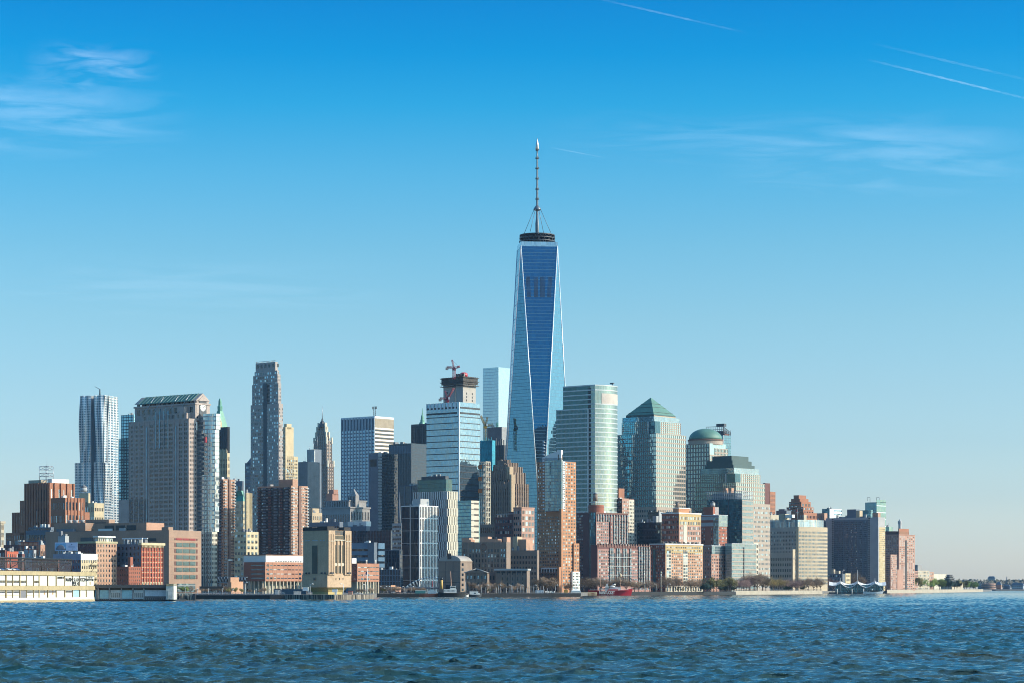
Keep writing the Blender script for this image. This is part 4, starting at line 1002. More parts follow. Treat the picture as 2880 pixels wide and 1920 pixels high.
def pointe():
    b = Bld('orange_brick_tower', 'tall slender orange brick tower with a curved glass front and a white top', 1581, 2225, 39, 'skyscraper')
    t = b.tier(1511,1581,1620,1296,None,brickorange); nz = 40
    b.punch(t,'S',5,nz,.52,.52,WINL,mz=(.03,.005)); b.punch(t,'F',14,nz,.5,.5,WINB,keep=lambda i,k: not(5<=i<=13 and k>22),mz=(.03,.005))
    gz = b.z(1436); u0 = t.x0+t.W*.33; u1 = t.x1
    pg = glass('pale_green_glass',(0.15,0.23,0.25),metal=.6,pane=(1.7,3),tilt=.03,colvar=.25,line=True,lw=(.12,.22),linecol=(.20,.22,.22))
    q = M(); n = 8; poly = [(u0,t.y0+.2)]+[(u0+(u1-u0)*i/n, t.y0-1.0-2.6*math.sin(math.pi*i/n)) for i in range(n+1)]+[(u1,t.y0+.2)]
    q.prism(poly, gz, t.z1+1.0); q.build('glass_front', pg, b.root)
    q = M()
    for k in range(22): q.box(t.x0+t.W*.26,u0-.1,t.y0-1.5,t.y0,gz+2+k*2.95,gz+2.3+k*2.95); q.box(t.x0+t.W*.26,u0-.1,t.y0-1.5,t.y0-1.35,gz+2.3+k*2.95,gz+3.3+k*2.95)
    q.build('balcony_stack', whitemetal, b.root)
    b.box('white_window_bay', t.x1-.1,t.x1+.4,t.y0+.2,t.y0+t.D*.2,gz,t.z1, white); wb = T(t.x0,t.x1+.4,t.y0+.2,t.y0+t.D*.2,gz,t.z1); b.punch(wb,'S',2,22,.6,.55,WINB)
    b.box('brick_pilaster', t.x1-1.6,t.x1+1.0,t.y0-2.4,t.y0+.6,b.z(1605),b.z(1430), brickorange)
    top = b.tier(1524,1578,1583,1285,1297,palegrey,d=1,part='white_attic')
    q = M(); ny = 10; x0,x1 = top.x0,top.x1; zb = top.z1
    q.add([(x0,top.y0,zb),(x1,top.y0,zb),(x1,top.y0,b.z(1268)),(x0+(x1-x0)*.72,top.y0,b.z(1268)),(x0+(x1-x0)*.3,top.y0,b.z(1276)),
           (x0,top.y1-1,zb),(x1,top.y1-1,zb),(x1,top.y1-1,b.z(1268)),(x0+(x1-x0)*.72,top.y1-1,b.z(1268)),(x0+(x1-x0)*.3,top.y1-1,b.z(1276))],
          [(0,1,2,3,4),(9,8,7,6,5),(1,6,7,2),(2,7,8,3),(3,8,9,4),(4,9,5,0)])
    q.build('sloped_roof', white, b.root)
    e = b.tier(1566,1578,1583,1264,1287,white,d=.5,part='white_pylon'); b.box('pylon_window', e.x0+1.5,e.x0+2.4,e.y0-.2,e.y0+.1,e.z1-9,e.z1-4, wd)
    b.box('pylon_window', e.x1-.1,e.x1+.2,e.y0+1.5,e.y0+2.5,e.z1-9,e.z1-4, wd)
    w = T(t.x0, t.x1+1.5, t.y0+t.D*.75, t.y1+3, 0, b.z(1526)); M().box(t.x0+20,w.x1,w.y0,w.y1,0,w.z1).build('side_wing', brickorange, b.root); b.punch(w,'S',2,14,.5,.5,WINL)
    gw = T(t.x0, t.x1+2.2, t.y0+t.D*.62, t.y1+3.2, 0, b.z(1606)); M().box(t.x1-3,gw.x1,gw.y0,gw.y1,0,gw.z1).build('white_bay', white, b.root); b.punch(gw,'S',5,7,.7,.6,WINB)
    l = Bld('brick_wing', 'low brown brick wing left of the foot of the orange brick tower', 1574, 2190, 39); x = l.tier(1496,1572,1580,1596,None,brickbrown); l.punch(x,'F',9,6,.5,.45,WIND); l.punch(x,'S',2,6,.5,.5,WIND)
    q = M(); 
    for i in range(7): q.box(x.x0+x.W*(.35+.1*i),x.x0+x.W*(.35+.1*i)+.5,x.y0-.4,x.y0,x.z1-4,x.z1)
    q.box(x.x0+x.W*.35,x.x1,x.y0-.5,x.y0,x.z1-.6,x.z1+.4); q.build('roof_frame', whitemetal, l.root)
    l.box('brick_pilaster', x.x1-1,x.x1+1.2,x.y0-1.2,x.y0+2,0,x.z1+1, brickorange)
pointe()

def school():
    b = Bld('brick_school', 'long brown brick school with round medallion and stepped parapet gables', 1425, 2150, 20)
    br = brownstone
    t = b.tier(1299,1425,1436,1523,None,br); b.punch(t,'F',14,9,.5,.62,WIN,mz=(0,.12)); b.piers(t,'F',7,1.4,br,.7)
    # parapet pieces: raised centre and ends, some lit by the sun
    for (f0,f1,h) in ((0,.16,4),(.16,.20,2.5),(.40,.58,5),(.58,.80,3),(.92,1.0,4.5)):
        M().box(t.x0+t.W*f0,t.x0+t.W*f1,t.y0+.2,t.y0+10,t.z1,t.z1+h).build('parapet', bricktan, b.root)
    cx, cz = t.x0+t.W*.49, t.z1-4.5
    q = M(); n = 24; q.add([(cx+3.4*math.cos(6.2832*i/n),t.y0-.9,cz+3.4*math.sin(6.2832*i/n)) for i in range(n)]+[(cx+2.6*math.cos(6.2832*i/n),t.y0-.9,cz+2.6*math.sin(6.2832*i/n)) for i in range(n)]+[(cx+3.4*math.cos(6.2832*i/n),t.y0,cz+3.4*math.sin(6.2832*i/n)) for i in range(n)],
        [(i,(i+1)%n,n+(i+1)%n,n+i) for i in range(n)]+[(i,2*n+i,2*n+(i+1)%n,(i+1)%n) for i in range(n)]); q.build('medallion', brickbrown, b.root)
    e = Bld('brick_school_wing', 'plainer right wing of the brown brick school with lit stair windows', 1511, 2175, 20); x = e.tier(1425,1511,1516,1546,None,br); e.punch(x,'F',10,7,.5,.5,WIND,mz=(.02,.1)); e.box('roof_room', x.x0+2,x.x0+18,x.y0+2,x.y0+20,x.z1,x.z1+10, bricktan); e.box('stair_tower', x.x0+x.W*.2,x.x0+x.W*.34,x.y0+.5,x.y0+14,x.z1,x.z1+12.5, tan); e.clutter(x,4,4)
    g = Bld('barrel_roof_hall', 'brown block with a shallow barrel roof at the left end of the school', 1295, 2120, 20); y = g.tier(1233,1295,1328,1577,None,br)
    q = M(); n = 12; r = y.W/2; hh = g.z(1560)-y.z1
    ring = [(y.x0+r-r*math.cos(math.pi*i/n), y.z1+hh*math.sin(math.pi*i/n)) for i in range(n+1)]
    q.add([(a,y.y0+.5,z) for a,z in ring]+[(a,y.y1-.5,z) for a,z in ring], [tuple(range(n+1))]+[tuple(range(2*n+1,n,-1))]+[(i,n+1+i,n+2+i,i+1) for i in range(n)]); q.build('barrel_roof', mat('roof_sheet',(.38,.34,.30),.6), g.root)
    g.box('roof_window', y.x0+r-2,y.x0+r+1.5,y.y0-.2,y.y0+1,y.z1+2,y.z1+7, wd); g.piers(y,'F',3,.3,black,.12,hn=3,hw=.3,part='panel_joint'); g.cornice(y,.8,.3,br); g.box('garage_opening', y.x0+y.W*.35,y.x0+y.W*.75,y.y0-.2,y.y0+.2,0,7, black); g.punch(y,'S',3,6,.5,.5,WIND,keep=lambda i,k:i==0)
    p = Bld('gabled_pavilion', 'small brown brick pavilion with a pointed gable in front of the school', 1371, 2080, 12); z = p.tier(1309,1371,1376,1610,None,br); p.punch(z,'F',6,1,.42,.5,WIN,mz=(.62,.05)); p.punch(z,'F',6,1,.3,.8,WIND,mz=(.1,.42)); p.piers(z,'F',6,.8,br,.5)
    zm = p.z(1599); xm = (z.x0+z.x1)/2; o = .8
    q = M(); q.add([(z.x0-o,z.y0-o,z.z1),(z.x1+o,z.y0-o,z.z1),(xm,z.y0-o,zm),(z.x0-o,z.y1,z.z1),(z.x1+o,z.y1,z.z1),(xm,z.y1,zm)],[(0,1,2),(4,3,5),(0,3,4,1)],0); q.add([(z.x0-o,z.y0-o,z.z1+.1),(z.x1+o,z.y0-o,z.z1+.1),(xm,z.y0-o,zm+.1),(z.x0-o,z.y1,z.z1+.1),(z.x1+o,z.y1,z.z1+.1),(xm,z.y1,zm+.1)],[(0,2,5,3),(2,1,4,5)],0); rf = q.build('gable_roof', br, p.root)
    q = M(); 
    for (a,b_) in ((z.x0-o,xm),(z.x1+o,xm)): q.tube((a,z.y0-o-.2,z.z1+.3),(b_,z.y0-o-.2,zm+.3),.45,n=4)
    q.build('verge_trim', palegrey, rf)
    q = M(); q.lathe([(1.1,0),(1.1,.2)],0,0,12); o_ = q.build('round_window', black, p.root); o_.rotation_euler=(R(90),0,0); o_.location=(xm,z.y0-o-.02,z.z1+2.6)
    f = Bld('flat_roof_pavilion', 'small brown brick pavilion with a pale flat roof edge, right of the gabled one', 1484, 2085, 12); w = f.tier(1394,1482,1490,1602,None,br); f.punch(w,'F',12,4,.36,.6,WIND,keep=lambda i,k:2<=i<=10 and i%2==0); f.box('roof_slab', w.x0-1.2,w.x1+1,w.y0-1.6,w.y1,w.z1-.2,w.z1+1.3, palegrey); f.piers(w,'F',6,.9,br,.5)
    f.box('clerestory', w.x0+1,w.x1-1,w.y0-.25,w.y0+.1,w.z1-2.6,w.z1-.9, black)
    lk = Bld('brick_link', 'recessed brown brick link between the two school pavilions', 1394, 2110, 12); v = lk.tier(1374,1394,1396,1608,None,brickbrown); lk.punch(v,'F',2,2,.4,.4,WIND)
school()

# low blue and dark blocks behind the sandstone vent tower
def lowblocks():
    b = simple('numbered_roof_block', 'dark low block bearing the white number 100, behind the vent tower', 868, 955, 965, 1466, 2420, slate, (14,6,.6,.5), None, clutter=3)
    text_obj('100', 'roof_number', b.root, (b.t.x0+b.t.W*.62,b.t.y0-.3,b.t.z1-6.5), 5.0, white)
    b = simple('white_service_block', 'small white plant block on a dark roof behind the vent tower', 960, 1030, 1040, 1478, 2440, slate, (10,4,.6,.5), None, clutter=5)
    b.box('white_screen', b.t.x0+b.t.W*.2,b.t.x0+b.t.W*.95,b.t.y0+2,b.t.y0+9,b.t.z1,b.t.z1+5, white)
    c = Bld('curved_blue_block', 'low rounded blue glass block with ribbon windows, right of the vent tower', 1052, 2160, 39)
    t = c.tier(975,1052,1062,1524,None,slate); L = t.W; n = 10
    q = M(); R_ = 14
    poly = [(t.x0,t.y1),(t.x0,t.y0-1)]+[(t.x1-R_+R_*math.sin(math.pi/2*i/n)+1, t.y0-1+R_-R_*math.cos(math.pi/2*i/n)) for i in range(n+1)]+[(t.x1+1,t.y1)]
    q.prism(poly[::1], 0, t.z1-.5); q.build('curved_wall', mat('blue_panel',(.09,.18,.27),.4), c.root)
    for k in range(7):
        z = 4+k*(t.z1-6)/7; pp = [(x+(.15 if x>t.x0+1 else -.05),y-.15) for x,y in poly]; M().prism(pp, z, z+2.0).build('window_band', wd, c.root)
    c.clutter(t,3,2)
    b = simple('dark_green_block', 'dark glass block at the left foot of the white grid tower', 1030, 1125, 1132, 1545, 2180, navygl, None, None); b.piers(b.t,'F',12,.4,slate,.4,hn=2,hw=1.2)
    b = simple('dark_frame_block', 'low dark block with a pale blue window frame, left of the white grid tower', 1050, 1128, 1134, 1600, 2130, navygl, None, None, clutter=3); b.piers(b.t,'F',10,.5,mat('blue_frame',(.16,.22,.28),.5),.4,hn=4,hw=.6)
    b = simple('dark_slab_block', 'broad dark block behind the rounded blue glass block', 955, 1100, 1108, 1490, 2330, navygl, None, None); b.piers(b.t,'F',18,.3,slate,.3)
    b = simple('pale_ribbed_block', 'pale ribbed block wedged left of the white grid tower', 1103, 1129, 1131, 1470, 2290, palegrey, (5,16,.85,.45,WIN), None)
    M().lathe([(1.6,0),(.9,8),(.1,30)],b.t.x0+b.t.W*.5,b.t.y0+4,8).build('roof_spire', slate, b.root).location.z = b.t.z1 if 0 else b.t.z1
    b = simple('beige_midblock', 'broad beige block behind the low brick college', 676, 740, 752, 1588, 2110, tan, (8,5,.4,.5), None, clutter=3)
def text_obj(s, name, parent, loc, size, m, face='F', sx=1.0, thick=.08):
    cu = bpy.data.curves.new(name, 'FONT'); cu.body = s; cu.size = size; cu.extrude = thick; cu.offset = size*.02; cu.align_x = 'CENTER'; cu.align_y = 'CENTER'
    ob = bpy.data.objects.new(name, cu); C.objects.link(ob)
    me = bpy.data.meshes.new_from_object(ob); C.objects.unlink(ob); bpy.data.objects.remove(ob)
    me.materials.clear(); me.materials.append(m)
    o = link(name, me, parent); o.location = loc
    o.rotation_euler = (R(90),0,0) if face == 'F' else (R(90),0,R(90)); o.scale = (sx,1,1)
    return o
lowblocks()
# ------------------------------------------------------------------ city, right part
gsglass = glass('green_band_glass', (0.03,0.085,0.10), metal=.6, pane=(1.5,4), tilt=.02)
lightrail = mat('pale_rail', (0.50,0.54,0.53), .4, metal=.3)
def goldman():
    b = Bld('curved_banded_tower', 'tall green glass tower with white floor bands and a rounded right face', 1673, 2620, 39, 'skyscraper')
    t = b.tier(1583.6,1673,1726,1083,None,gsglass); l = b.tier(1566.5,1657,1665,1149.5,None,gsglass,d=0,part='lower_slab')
    M().box(l.x0, l.x1, t.y0-1.2, t.y0+8, 0, l.z1).build('front_slab', gsglass, b.root)
    lf = T(l.x0,l.x1,t.y0-1.2,t.y0,0,l.z1)
    nz = 44; dz = t.z1/nz
    def rails(tt, n, out, part):
        q = M()
        for k in range(n+1): b.slab(q,'F',tt.y0,tt.x0,tt.x1,k*dz,k*dz+dz*.25,out)
        return q.build(part, lightrail, b.root)
    rails(T(t.x0,t.x1-5,t.y0,t.y0,0,t.z1), nz, .5, 'floor_bands'); rails(lf, int(l.z1/dz), .5, 'floor_bands')
    b.piers(lf,'F',24,.15,lightrail,.15,part='mullions')
    # rounded right face
    n = 14; D = t.D; bulge = 9.0
    arc = [(t.x1+bulge*math.sin(math.pi*.5*(1-(1-i/n)**1))*0 + bulge*math.sin(math.pi*(i/n)*.75)*.8, t.y0+D*i/n) for i in range(n+1)]
    poly = [(t.x1-6,t.y0-.2)]+arc+[(t.x1-6,t.y1)]
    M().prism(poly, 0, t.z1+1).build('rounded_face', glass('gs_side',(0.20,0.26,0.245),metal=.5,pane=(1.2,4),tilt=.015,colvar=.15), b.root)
    q = M()
    for k in range(nz+1):
        if k*dz > t.z1-20 and k*dz < t.z1-7: continue
        pp = [(x+(.35 if j else 0),y-(.3 if j==0 else 0)) for j,(x,y) in enumerate(poly[:-1])]+[(t.x1-6,t.y1)]
        q.prism(pp, k*dz, k*dz+dz*.24)
    q.build('rounded_floor_bands', lightrail, b.root)
    q = M(); pp = [(x+.3,y) for x,y in arc[3:]]; q.prism([(t.x1-5,t.y0+D*.2)]+pp+[(t.x1-5,t.y1)], t.z1-20, t.z1-8); q.build('louvre_band', mat('beige_louvre',(.55,.47,.40),.6), b.root)
    q = M(); q.tube((t.x1+1,t.y1-4,t.z1+1),(t.x1+1,t.y1-4,t.z1+4),.6,n=5); q.box(t.x1-1.5,t.x1+3,t.y1-5,t.y1-3,t.z1+3.5,t.z1+5); q.build('roof_hoist', darksteel, b.root)
    b.box('corner_recess', t.x1-9,t.x1-5.2,t.y0-.25,t.y0+.1,0,t.z1-2, black)
    b.box('slab_edge', l.x1-1.2,l.x1+.3,t.y0-1.6,t.y0,0,l.z1+1, lightrail)
goldman()

wfcgl = glass('wfc_glass', (0.31,0.42,0.425), metal=.85, pane=(1.5,3.9), tilt=.012, colvar=.12)
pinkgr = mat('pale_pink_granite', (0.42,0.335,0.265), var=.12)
shadegr = mat('shade_granite', (0.26,0.21,0.18), var=.12)  # darker copy of the granite, shade of the left faces in its colour
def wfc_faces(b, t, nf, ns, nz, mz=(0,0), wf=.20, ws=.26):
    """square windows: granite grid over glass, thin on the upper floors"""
    b.piers(t,'F',nf,t.W/nf*wf,shadegr,.35,hn=nz,hw=t.H*(1-sum(mz))/nz*.20,mz=mz,part='granite_grid')
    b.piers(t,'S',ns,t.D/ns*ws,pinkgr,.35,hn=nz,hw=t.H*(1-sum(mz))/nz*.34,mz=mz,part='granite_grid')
def pyramid():
    b = Bld('pyramid_roof_tower', 'square glass and granite tower with a green pyramid roof', 1845, 2850, 39, 'skyscraper')
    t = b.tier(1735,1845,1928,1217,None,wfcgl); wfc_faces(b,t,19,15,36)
    for k in range(9):   # granite climbs in steps up the lower right face
        z = b.z(1422-k*8); 
    u = b.tier(1749,1843,1914,1183,1220,wfcgl,d=3,part='upper_block'); wfc_faces(b,u,16,12,6)
    notch = M(); notch.box(u.x1-9,u.x1+.6,u.y0-.6,u.y0+10,u.z0-6,u.z1); notch.build('corner_notch', glass('notch_glass',(0.05,0.12,0.15),metal=.7,pane=(1.5,4)), b.root)
    b.box('notch_trim', u.x1-10.2,u.x1-9.1,u.y0-.9,u.y0+.2,u.z0-5,u.z1, white)
    c = b.tier(1750.5,1841,1911,1169,1184,glass('collar_glass',(0.29,0.40,0.44),metal=.8,pane=(1.5,2)),d=3.5,part='glass_collar'); b.piers(c,'F',40,.15,slate,.12,hn=3,hw=.2); b.piers(c,'S',30,.15,palegrey,.12,hn=3,hw=.2)
    p = b.tier(1760.5,1840,1900,1163,1171,copperdark,d=6,part='roof_base'); cx, cy = (p.x0+p.x1)/2,(p.y0+p.y1)/2
    b.box('roof_base_stone', p.x1-.1,p.x1+.3,p.y0,p.y1,p.z0,p.z1-1.5, tan)
    za = b.z(1117,cx,cy)
    M().prism([(p.x0,p.y0),(p.x1,p.y0),(p.x1,p.y1),(p.x0,p.y1)], p.z1, za, 0, [(cx-.3,cy-.3),(cx+.3,cy-.3),(cx+.3,cy+.3),(cx-.3,cy+.3)]).build('pyramid_roof', copper, b.root)
    q = M()
    for f in (.12,.42,.62):
        z = p.z1+(za-p.z1)*f; e = .35
        x0,x1,y0,y1 = [a+(c_-a)*f for a,c_ in ((p.x0,cx),(p.x1,cx),(p.y0,cy),(p.y1,cy))]
        q.prism([(x0-e,y0-e),(x1+e,y0-e),(x1+e,y1+e),(x0-e,y1+e)], z, z+.5)
    q.build('roof_seams', copperdark, b.root)
    # wider granite base
    w = b.tier(1728,1846,1935,1420,None,shadegr,d=0,part='base') if 0 else None
    M().box(t.x0-4,t.x1+3,t.y0-3,t.y1+8,0,b.z(1424)).build('base', pinkgr, b.root); bt = T(t.x0-4,t.x1+3,t.y0-3,t.y1+8,0,b.z(1424))
    b.punch(bt,'F',24,17,.5,.5,[(wm,3),(wd,4)]); b.punch(bt,'S',18,17,.5,.5,[(wm,3),(wd,4)])
pyramid()
def dome():
    b = Bld('dome_roof_tower', 'granite and glass tower under a wide green copper dome', 1996, 3010, 39, 'skyscraper')
    t = b.tier(1920,1996,2041,1245,None,wfcgl); n = 34
    b.piers(t,'F',17,1.1,shadegr,.45,hn=n,hw=1.4,part='granite_grid'); b.piers(t,'S',10,1.1,pinkgr,.4,hn=n,hw=1.5,mz=(0,.08),part='granite_grid')
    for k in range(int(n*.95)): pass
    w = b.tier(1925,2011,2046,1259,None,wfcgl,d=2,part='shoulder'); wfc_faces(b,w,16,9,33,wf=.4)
    b.box('notch_trim', w.x1-17,w.x1-15.6,w.y0-.9,w.y0+.3,w.z1-26,w.z1+2, white)
    cx, cy = (t.x0+t.x1)/2+2, (t.y0+t.y1)/2; r = 21.0; z = lambda p: b.z(p,cx,cy)
    M().lathe([(r+.6,t.z1-1),(r+.6,z(1239)),(r+1.2,z(1237.5))],cx,cy,48,smooth=False).build('drum', pinkgr, b.root)
    M().lathe([(r+1.4,z(1239)),(r+1.4,z(1236)),(r,z(1235))],cx,cy,48,smooth=False).build('dome_rim', brickbrown, b.root)
    hz = z(1204)-z(1235); zb = z(1235)
    M().lathe([(r*math.cos(a),zb+hz*math.sin(a)) for a in [math.pi/2*i/12 for i in range(12)]]+[(.1,zb+hz)],cx,cy,48).build('dome', copper, b.root)
    g = Bld('open_crown_glass_tower', 'glass tower with an open see through crown, behind the copper dome', 2034, 3420, 39); tg = g.tier(1986,2034,2056,1222,None,glass('sea_glass',(0.11,0.22,0.27),metal=.7,pane=(1.8,3.6),tilt=.02,line=True,lw=(.1,.16),linecol=(.05,.10,.12)))
    g.box('balcony_corner', tg.x1-.2,tg.x1+.8,tg.y0-.8,tg.y0+.2,0,tg.z1, palegrey)
    q = M(); zt = g.z(1197)
    for i in range(10):
        x = tg.x0+tg.W*i/9; q.tube((x,tg.y0+.5,tg.z1),(x,tg.y0+.5,zt),.3,n=4); y = tg.y0+tg.D*i/9; zz = zt-(zt-g.z(1213))*i/9; q.tube((tg.x1-.5,y,tg.z1),(tg.x1-.5,y,zz),.3,n=4); q.tube((x,tg.y1-1,tg.z1),(x,tg.y1-1,zt-5),.25,n=4)
    for k in range(3):
        z_ = tg.z1+(zt-tg.z1)*(k+1)/3; q.tube((tg.x0,tg.y0+.5,z_),(tg.x1,tg.y0+.5,z_),.35,n=4); q.tube((tg.x1-.5,tg.y0,z_),(tg.x1-.5,tg.y1,z_-(zt-g.z(1213))*(k+1)/3),.35,n=4)
    q.build('crown_frame', darksteel, g.root)
    M().box(tg.x0+6,tg.x1-5,tg.y0+6,tg.y1-4,tg.z1,zt-6).build('plant_core', slate, g.root); M().box(tg.x1-3,tg.x1-.2,tg.y0+4,tg.y0+14,tg.z1-6,tg.z1+2).build('brick_panel', brickdark, g.root)
    M().box(tg.x0+tg.W*.5,tg.x0+tg.W*.95,tg.y0+4,tg.y0+10,zt,zt+4).build('roof_unit', darksteel, g.root)
dome()
def mastaba():
    b = Bld('stepped_roof_tower', 'granite and glass tower with a dark stepped flat roof, right of the copper dome', 2070, 2900, 39, 'skyscraper')
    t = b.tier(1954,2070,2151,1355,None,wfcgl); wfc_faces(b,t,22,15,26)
    u = b.tier(1970,2068,2138,1330,1358,wfcgl,d=3,part='upper_block'); wfc_faces(b,u,18,12,5)
    b.box('corner_notch', u.x1-12,u.x1+.6,u.y0-.6,u.y0+11,u.z0-4,u.z1, MATS['notch_glass']); b.box('notch_trim', u.x1-13.2,u.x1-12.1,u.y0-.9,u.y0+.2,u.z0-3,u.z1, white)
    c = b.tier(1970,2066,2134,1314,1332,MATS['collar_glass'],d=3.5,part='glass_collar'); b.piers(c,'F',30,.2,slate,.12,hn=3,hw=.2); b.piers(c,'S',24,.2,palegrey,.12,hn=4,hw=.2)
    for (xl,xc,xr,yt,yb,d) in ((1981,2065,2122.5,1305,1317,6),(1988,2063.5,2114,1293,1307,10),(2003,2062,2105,1280,1295,14)):
        b.tier(xl,xc,xr,yt,yb,copperdark,d=d,part='roof_step')
    w = Bld('granite_wing', 'lower pale granite wing right of the stepped roof tower', 2121, 2915, 39); x = w.tier(2100,2119,2166,1415,None,pinkgr); w.punch(x,'S',12,18,.55,.45,[(wsk,3),(wm,4)])
    q = M(); e = x.z1
    f = Bld('brown_brick_slab', 'dark brown slab tower peeking out right of the stepped roof tower', 2152, 3330, 39); y = f.tier(2140,2166,2181,1381,None,brickrust); f.punch(y,'S',6,22,.35,.6,WIND); v = f.tier(2146,2152,2166,1357,None,brickdark,d=0,part='front_slab')
mastaba()
b = simple('beige_low_tower', 'small beige block with roof plant, right of the brown slab tower', 2160, 2167, 2190, 1446, 3290, limestone, (3,8,.5,.5), (6,8,.4,.5), clutter=4)

def stepped_red():
    b = Bld('stepped_red_tower', 'stepped red brown brick tower with a square crown, above the curved beige block', 2258, 3380, 39)
    tiers = [(2203,2261,2298,1440,None,0),(2212,2260,2288,1424,1444,3),(2219,2256,2280,1409,1428,7),(2225,2253,2274,1401,1412,10),(2232,2251,2267,1391,1404,12)]
    for i,(xl,xc,xr,yt,yb,d) in enumerate(tiers):
        t = b.tier(xl,xc,xr,yt,yb,brickrust,d=d,part='setback' if yb else 'tower')
        if i==0: b.punch(t,'F',12,14,.5,.5,WIN); b.punch(t,'S',9,14,.5,.5,WINB)
        elif i==1: b.punch(t,'F',9,3,.6,.4,WIN); b.punch(t,'S',6,2,.5,.5,WINB)
        elif i==2: b.punch(t,'S',3,1,.5,.4,WINB); b.punch(t,'F',6,2,.6,.4,WIN)
    b.box('cream_bay', tiers and -2.0, 0.4, 2, 9, 0, b.z(1446), limestone)
    l = simple('grey_gabled_block', 'dim grey blue block left of the stepped red tower', 2183, 2212, 2225, 1434, 3350, slate, (7,8,.5,.5), None); 
    l2 = l.tier(2190,2208,2214,1430,1436,slate,d=3,part='attic')
stepped_red()

def scaffoldtop():
    b = Bld('caged_roof_glass_tower', 'dark glass tower with a steel cage on its roof, before the stepped roof tower', 2086, 2810, 39)
    dg = glass('dark_teal_glass',(0.07,0.17,0.22),metal=.7,pane=(1.6,3.6),tilt=.03,colvar=.5,line=True,lw=(.12,.2),linecol=(.02,.04,.05))
    t = b.tier(1988,2086,2118,1402,None,dg)
    M().box(t.x1,t.x1+.5,t.y0+.3,t.y1,0,t.z1-1).build('banded_side', pinkgr, b.root); ts = T(t.x0,t.x1+.5,t.y0+.3,t.y1,0,t.z1-1); b.bands(ts,'S',16,.6,[MATS['pale_green_glass']][0],mu=(.02,.02))
    b.box('corner_post', t.x0+t.W*.62,t.x0+t.W*.64,t.y0-.4,t.y0,0,t.z1, darksteel)
    q = M(); z0, z1 = t.z1, b.z(1379)
    for i in range(17):
        x = t.x0+t.W*i/16; q.box(x-.25,x+.25,t.y0,t.y0+.5,z0,z1)
    for i in range(8):
        y = t.y0+t.D*i/7; q.box(t.x1-.5,t.x1,y-.25,y+.25,z0,z1)
    for k in range(6):
        z = z0+(z1-z0)*(k+.5)/6; q.box(t.x0,t.x1,t.y0-.1,t.y0+.3,z-.25,z+.25); q.box(t.x1-.3,t.x1+.1,t.y0,t.y1,z-.25,z+.25)
    q.build('roof_cage', steel, b.root)
    M().box(t.x0+5,t.x1-10,t.y0+4,t.y0+16,z0,z1-2).build('plant_core', slate, b.root)
    for i in range(2): b.box('brick_stack', t.x0+t.W*(.4+.16*i),t.x0+t.W*(.48+.16*i),t.y0+5,t.y0+10,z1-2,z1+4, bricktan)
    p = Bld('pale_glass_podium', 'low pale green glass block with beige floor bands, left of the beige curved block', 2058, 2745, 39); x = p.tier(2040,2058,2127,1527,None,MATS['pale_green_glass']); p.bands(x,'S',11,.28,pinkgr,mz=(0,.08),out=.3,part='floor_band'); p.box('joint', x.x1-.1,x.x1+.5,x.y0+x.D*.47,x.y0+x.D*.50,0,x.z1-4, black); p.cornice(x,1,.3,palegrey)
    d = Bld('stub_block', 'narrow dark checkered stub between the pale glass block and the beige curved block', 2124, 2850, 39); y = d.tier(2112,2120,2133,1525,None,ivory); d.punch(y,'S',3,9,.6,.6,WIND); d.punch(y,'F',3,9,.6,.6,WIND)
scaffoldtop()

def brick_corner():
    b = Bld('tank_top_brick_tower', 'dark red brick tower with a grey water tank, before the caged roof glass tower', 2021, 2760, 39)
    t = b.tier(1972,2021,2045,1447,None,brickred); gg = MATS['pale_green_glass']
    b.bands(t,'F',2,.6,palegrey,mz=(.84,0),out=.4,part='glass_band'); b.box('attic_band', t.x1-.1,t.x1+.5,t.y0,t.y1,t.z1-13,t.z1, gg)
    b.punch(t,'S',6,20,.5,.5,WINL,mz=(0,.15)); b.box('corner_glass', t.x1-7,t.x1+.3,t.y0-.5,t.y0+.1,0,t.z1-3, gg); b.punch(t,'F',9,20,.5,.5,WINB,mz=(0,.16),keep=lambda i,k:i in (0,1,5,6))
    p = b.tier(1978,2007,2021,1424,1449,brickred,d=3,part='penthouse'); b.piers(p,'S',0,0,palegrey,.3,hn=9,hw=.8,mu=(.35,0),part='louvre')
    b.tank((p.x0+p.x1)/2+3,p.y0+5,p.z1,2.8,4,palegrey,legs=.6); b.clutter(t,4,1.5); b.cornice(t,.8,.5,whitemetal)
    l = Bld('brick_podium', 'lower red brick block with a white glazed attic, right of the orange terraced block', 2001, 2735, 39); x = l.tier(1977,2001,2050,1533,None,brickpink)
    l.box('attic', x.x1-.1,x.x1+.5,x.y0,x.y1,x.z1-9,x.z1, gg); l.punch(x,'S',10,11,.5,.55,WINL,mz=(.04,.2)); l.punch(x,'F',5,11,.4,.5,WIN); l.cornice(x,.8,.4,whitemetal)
brick_corner()

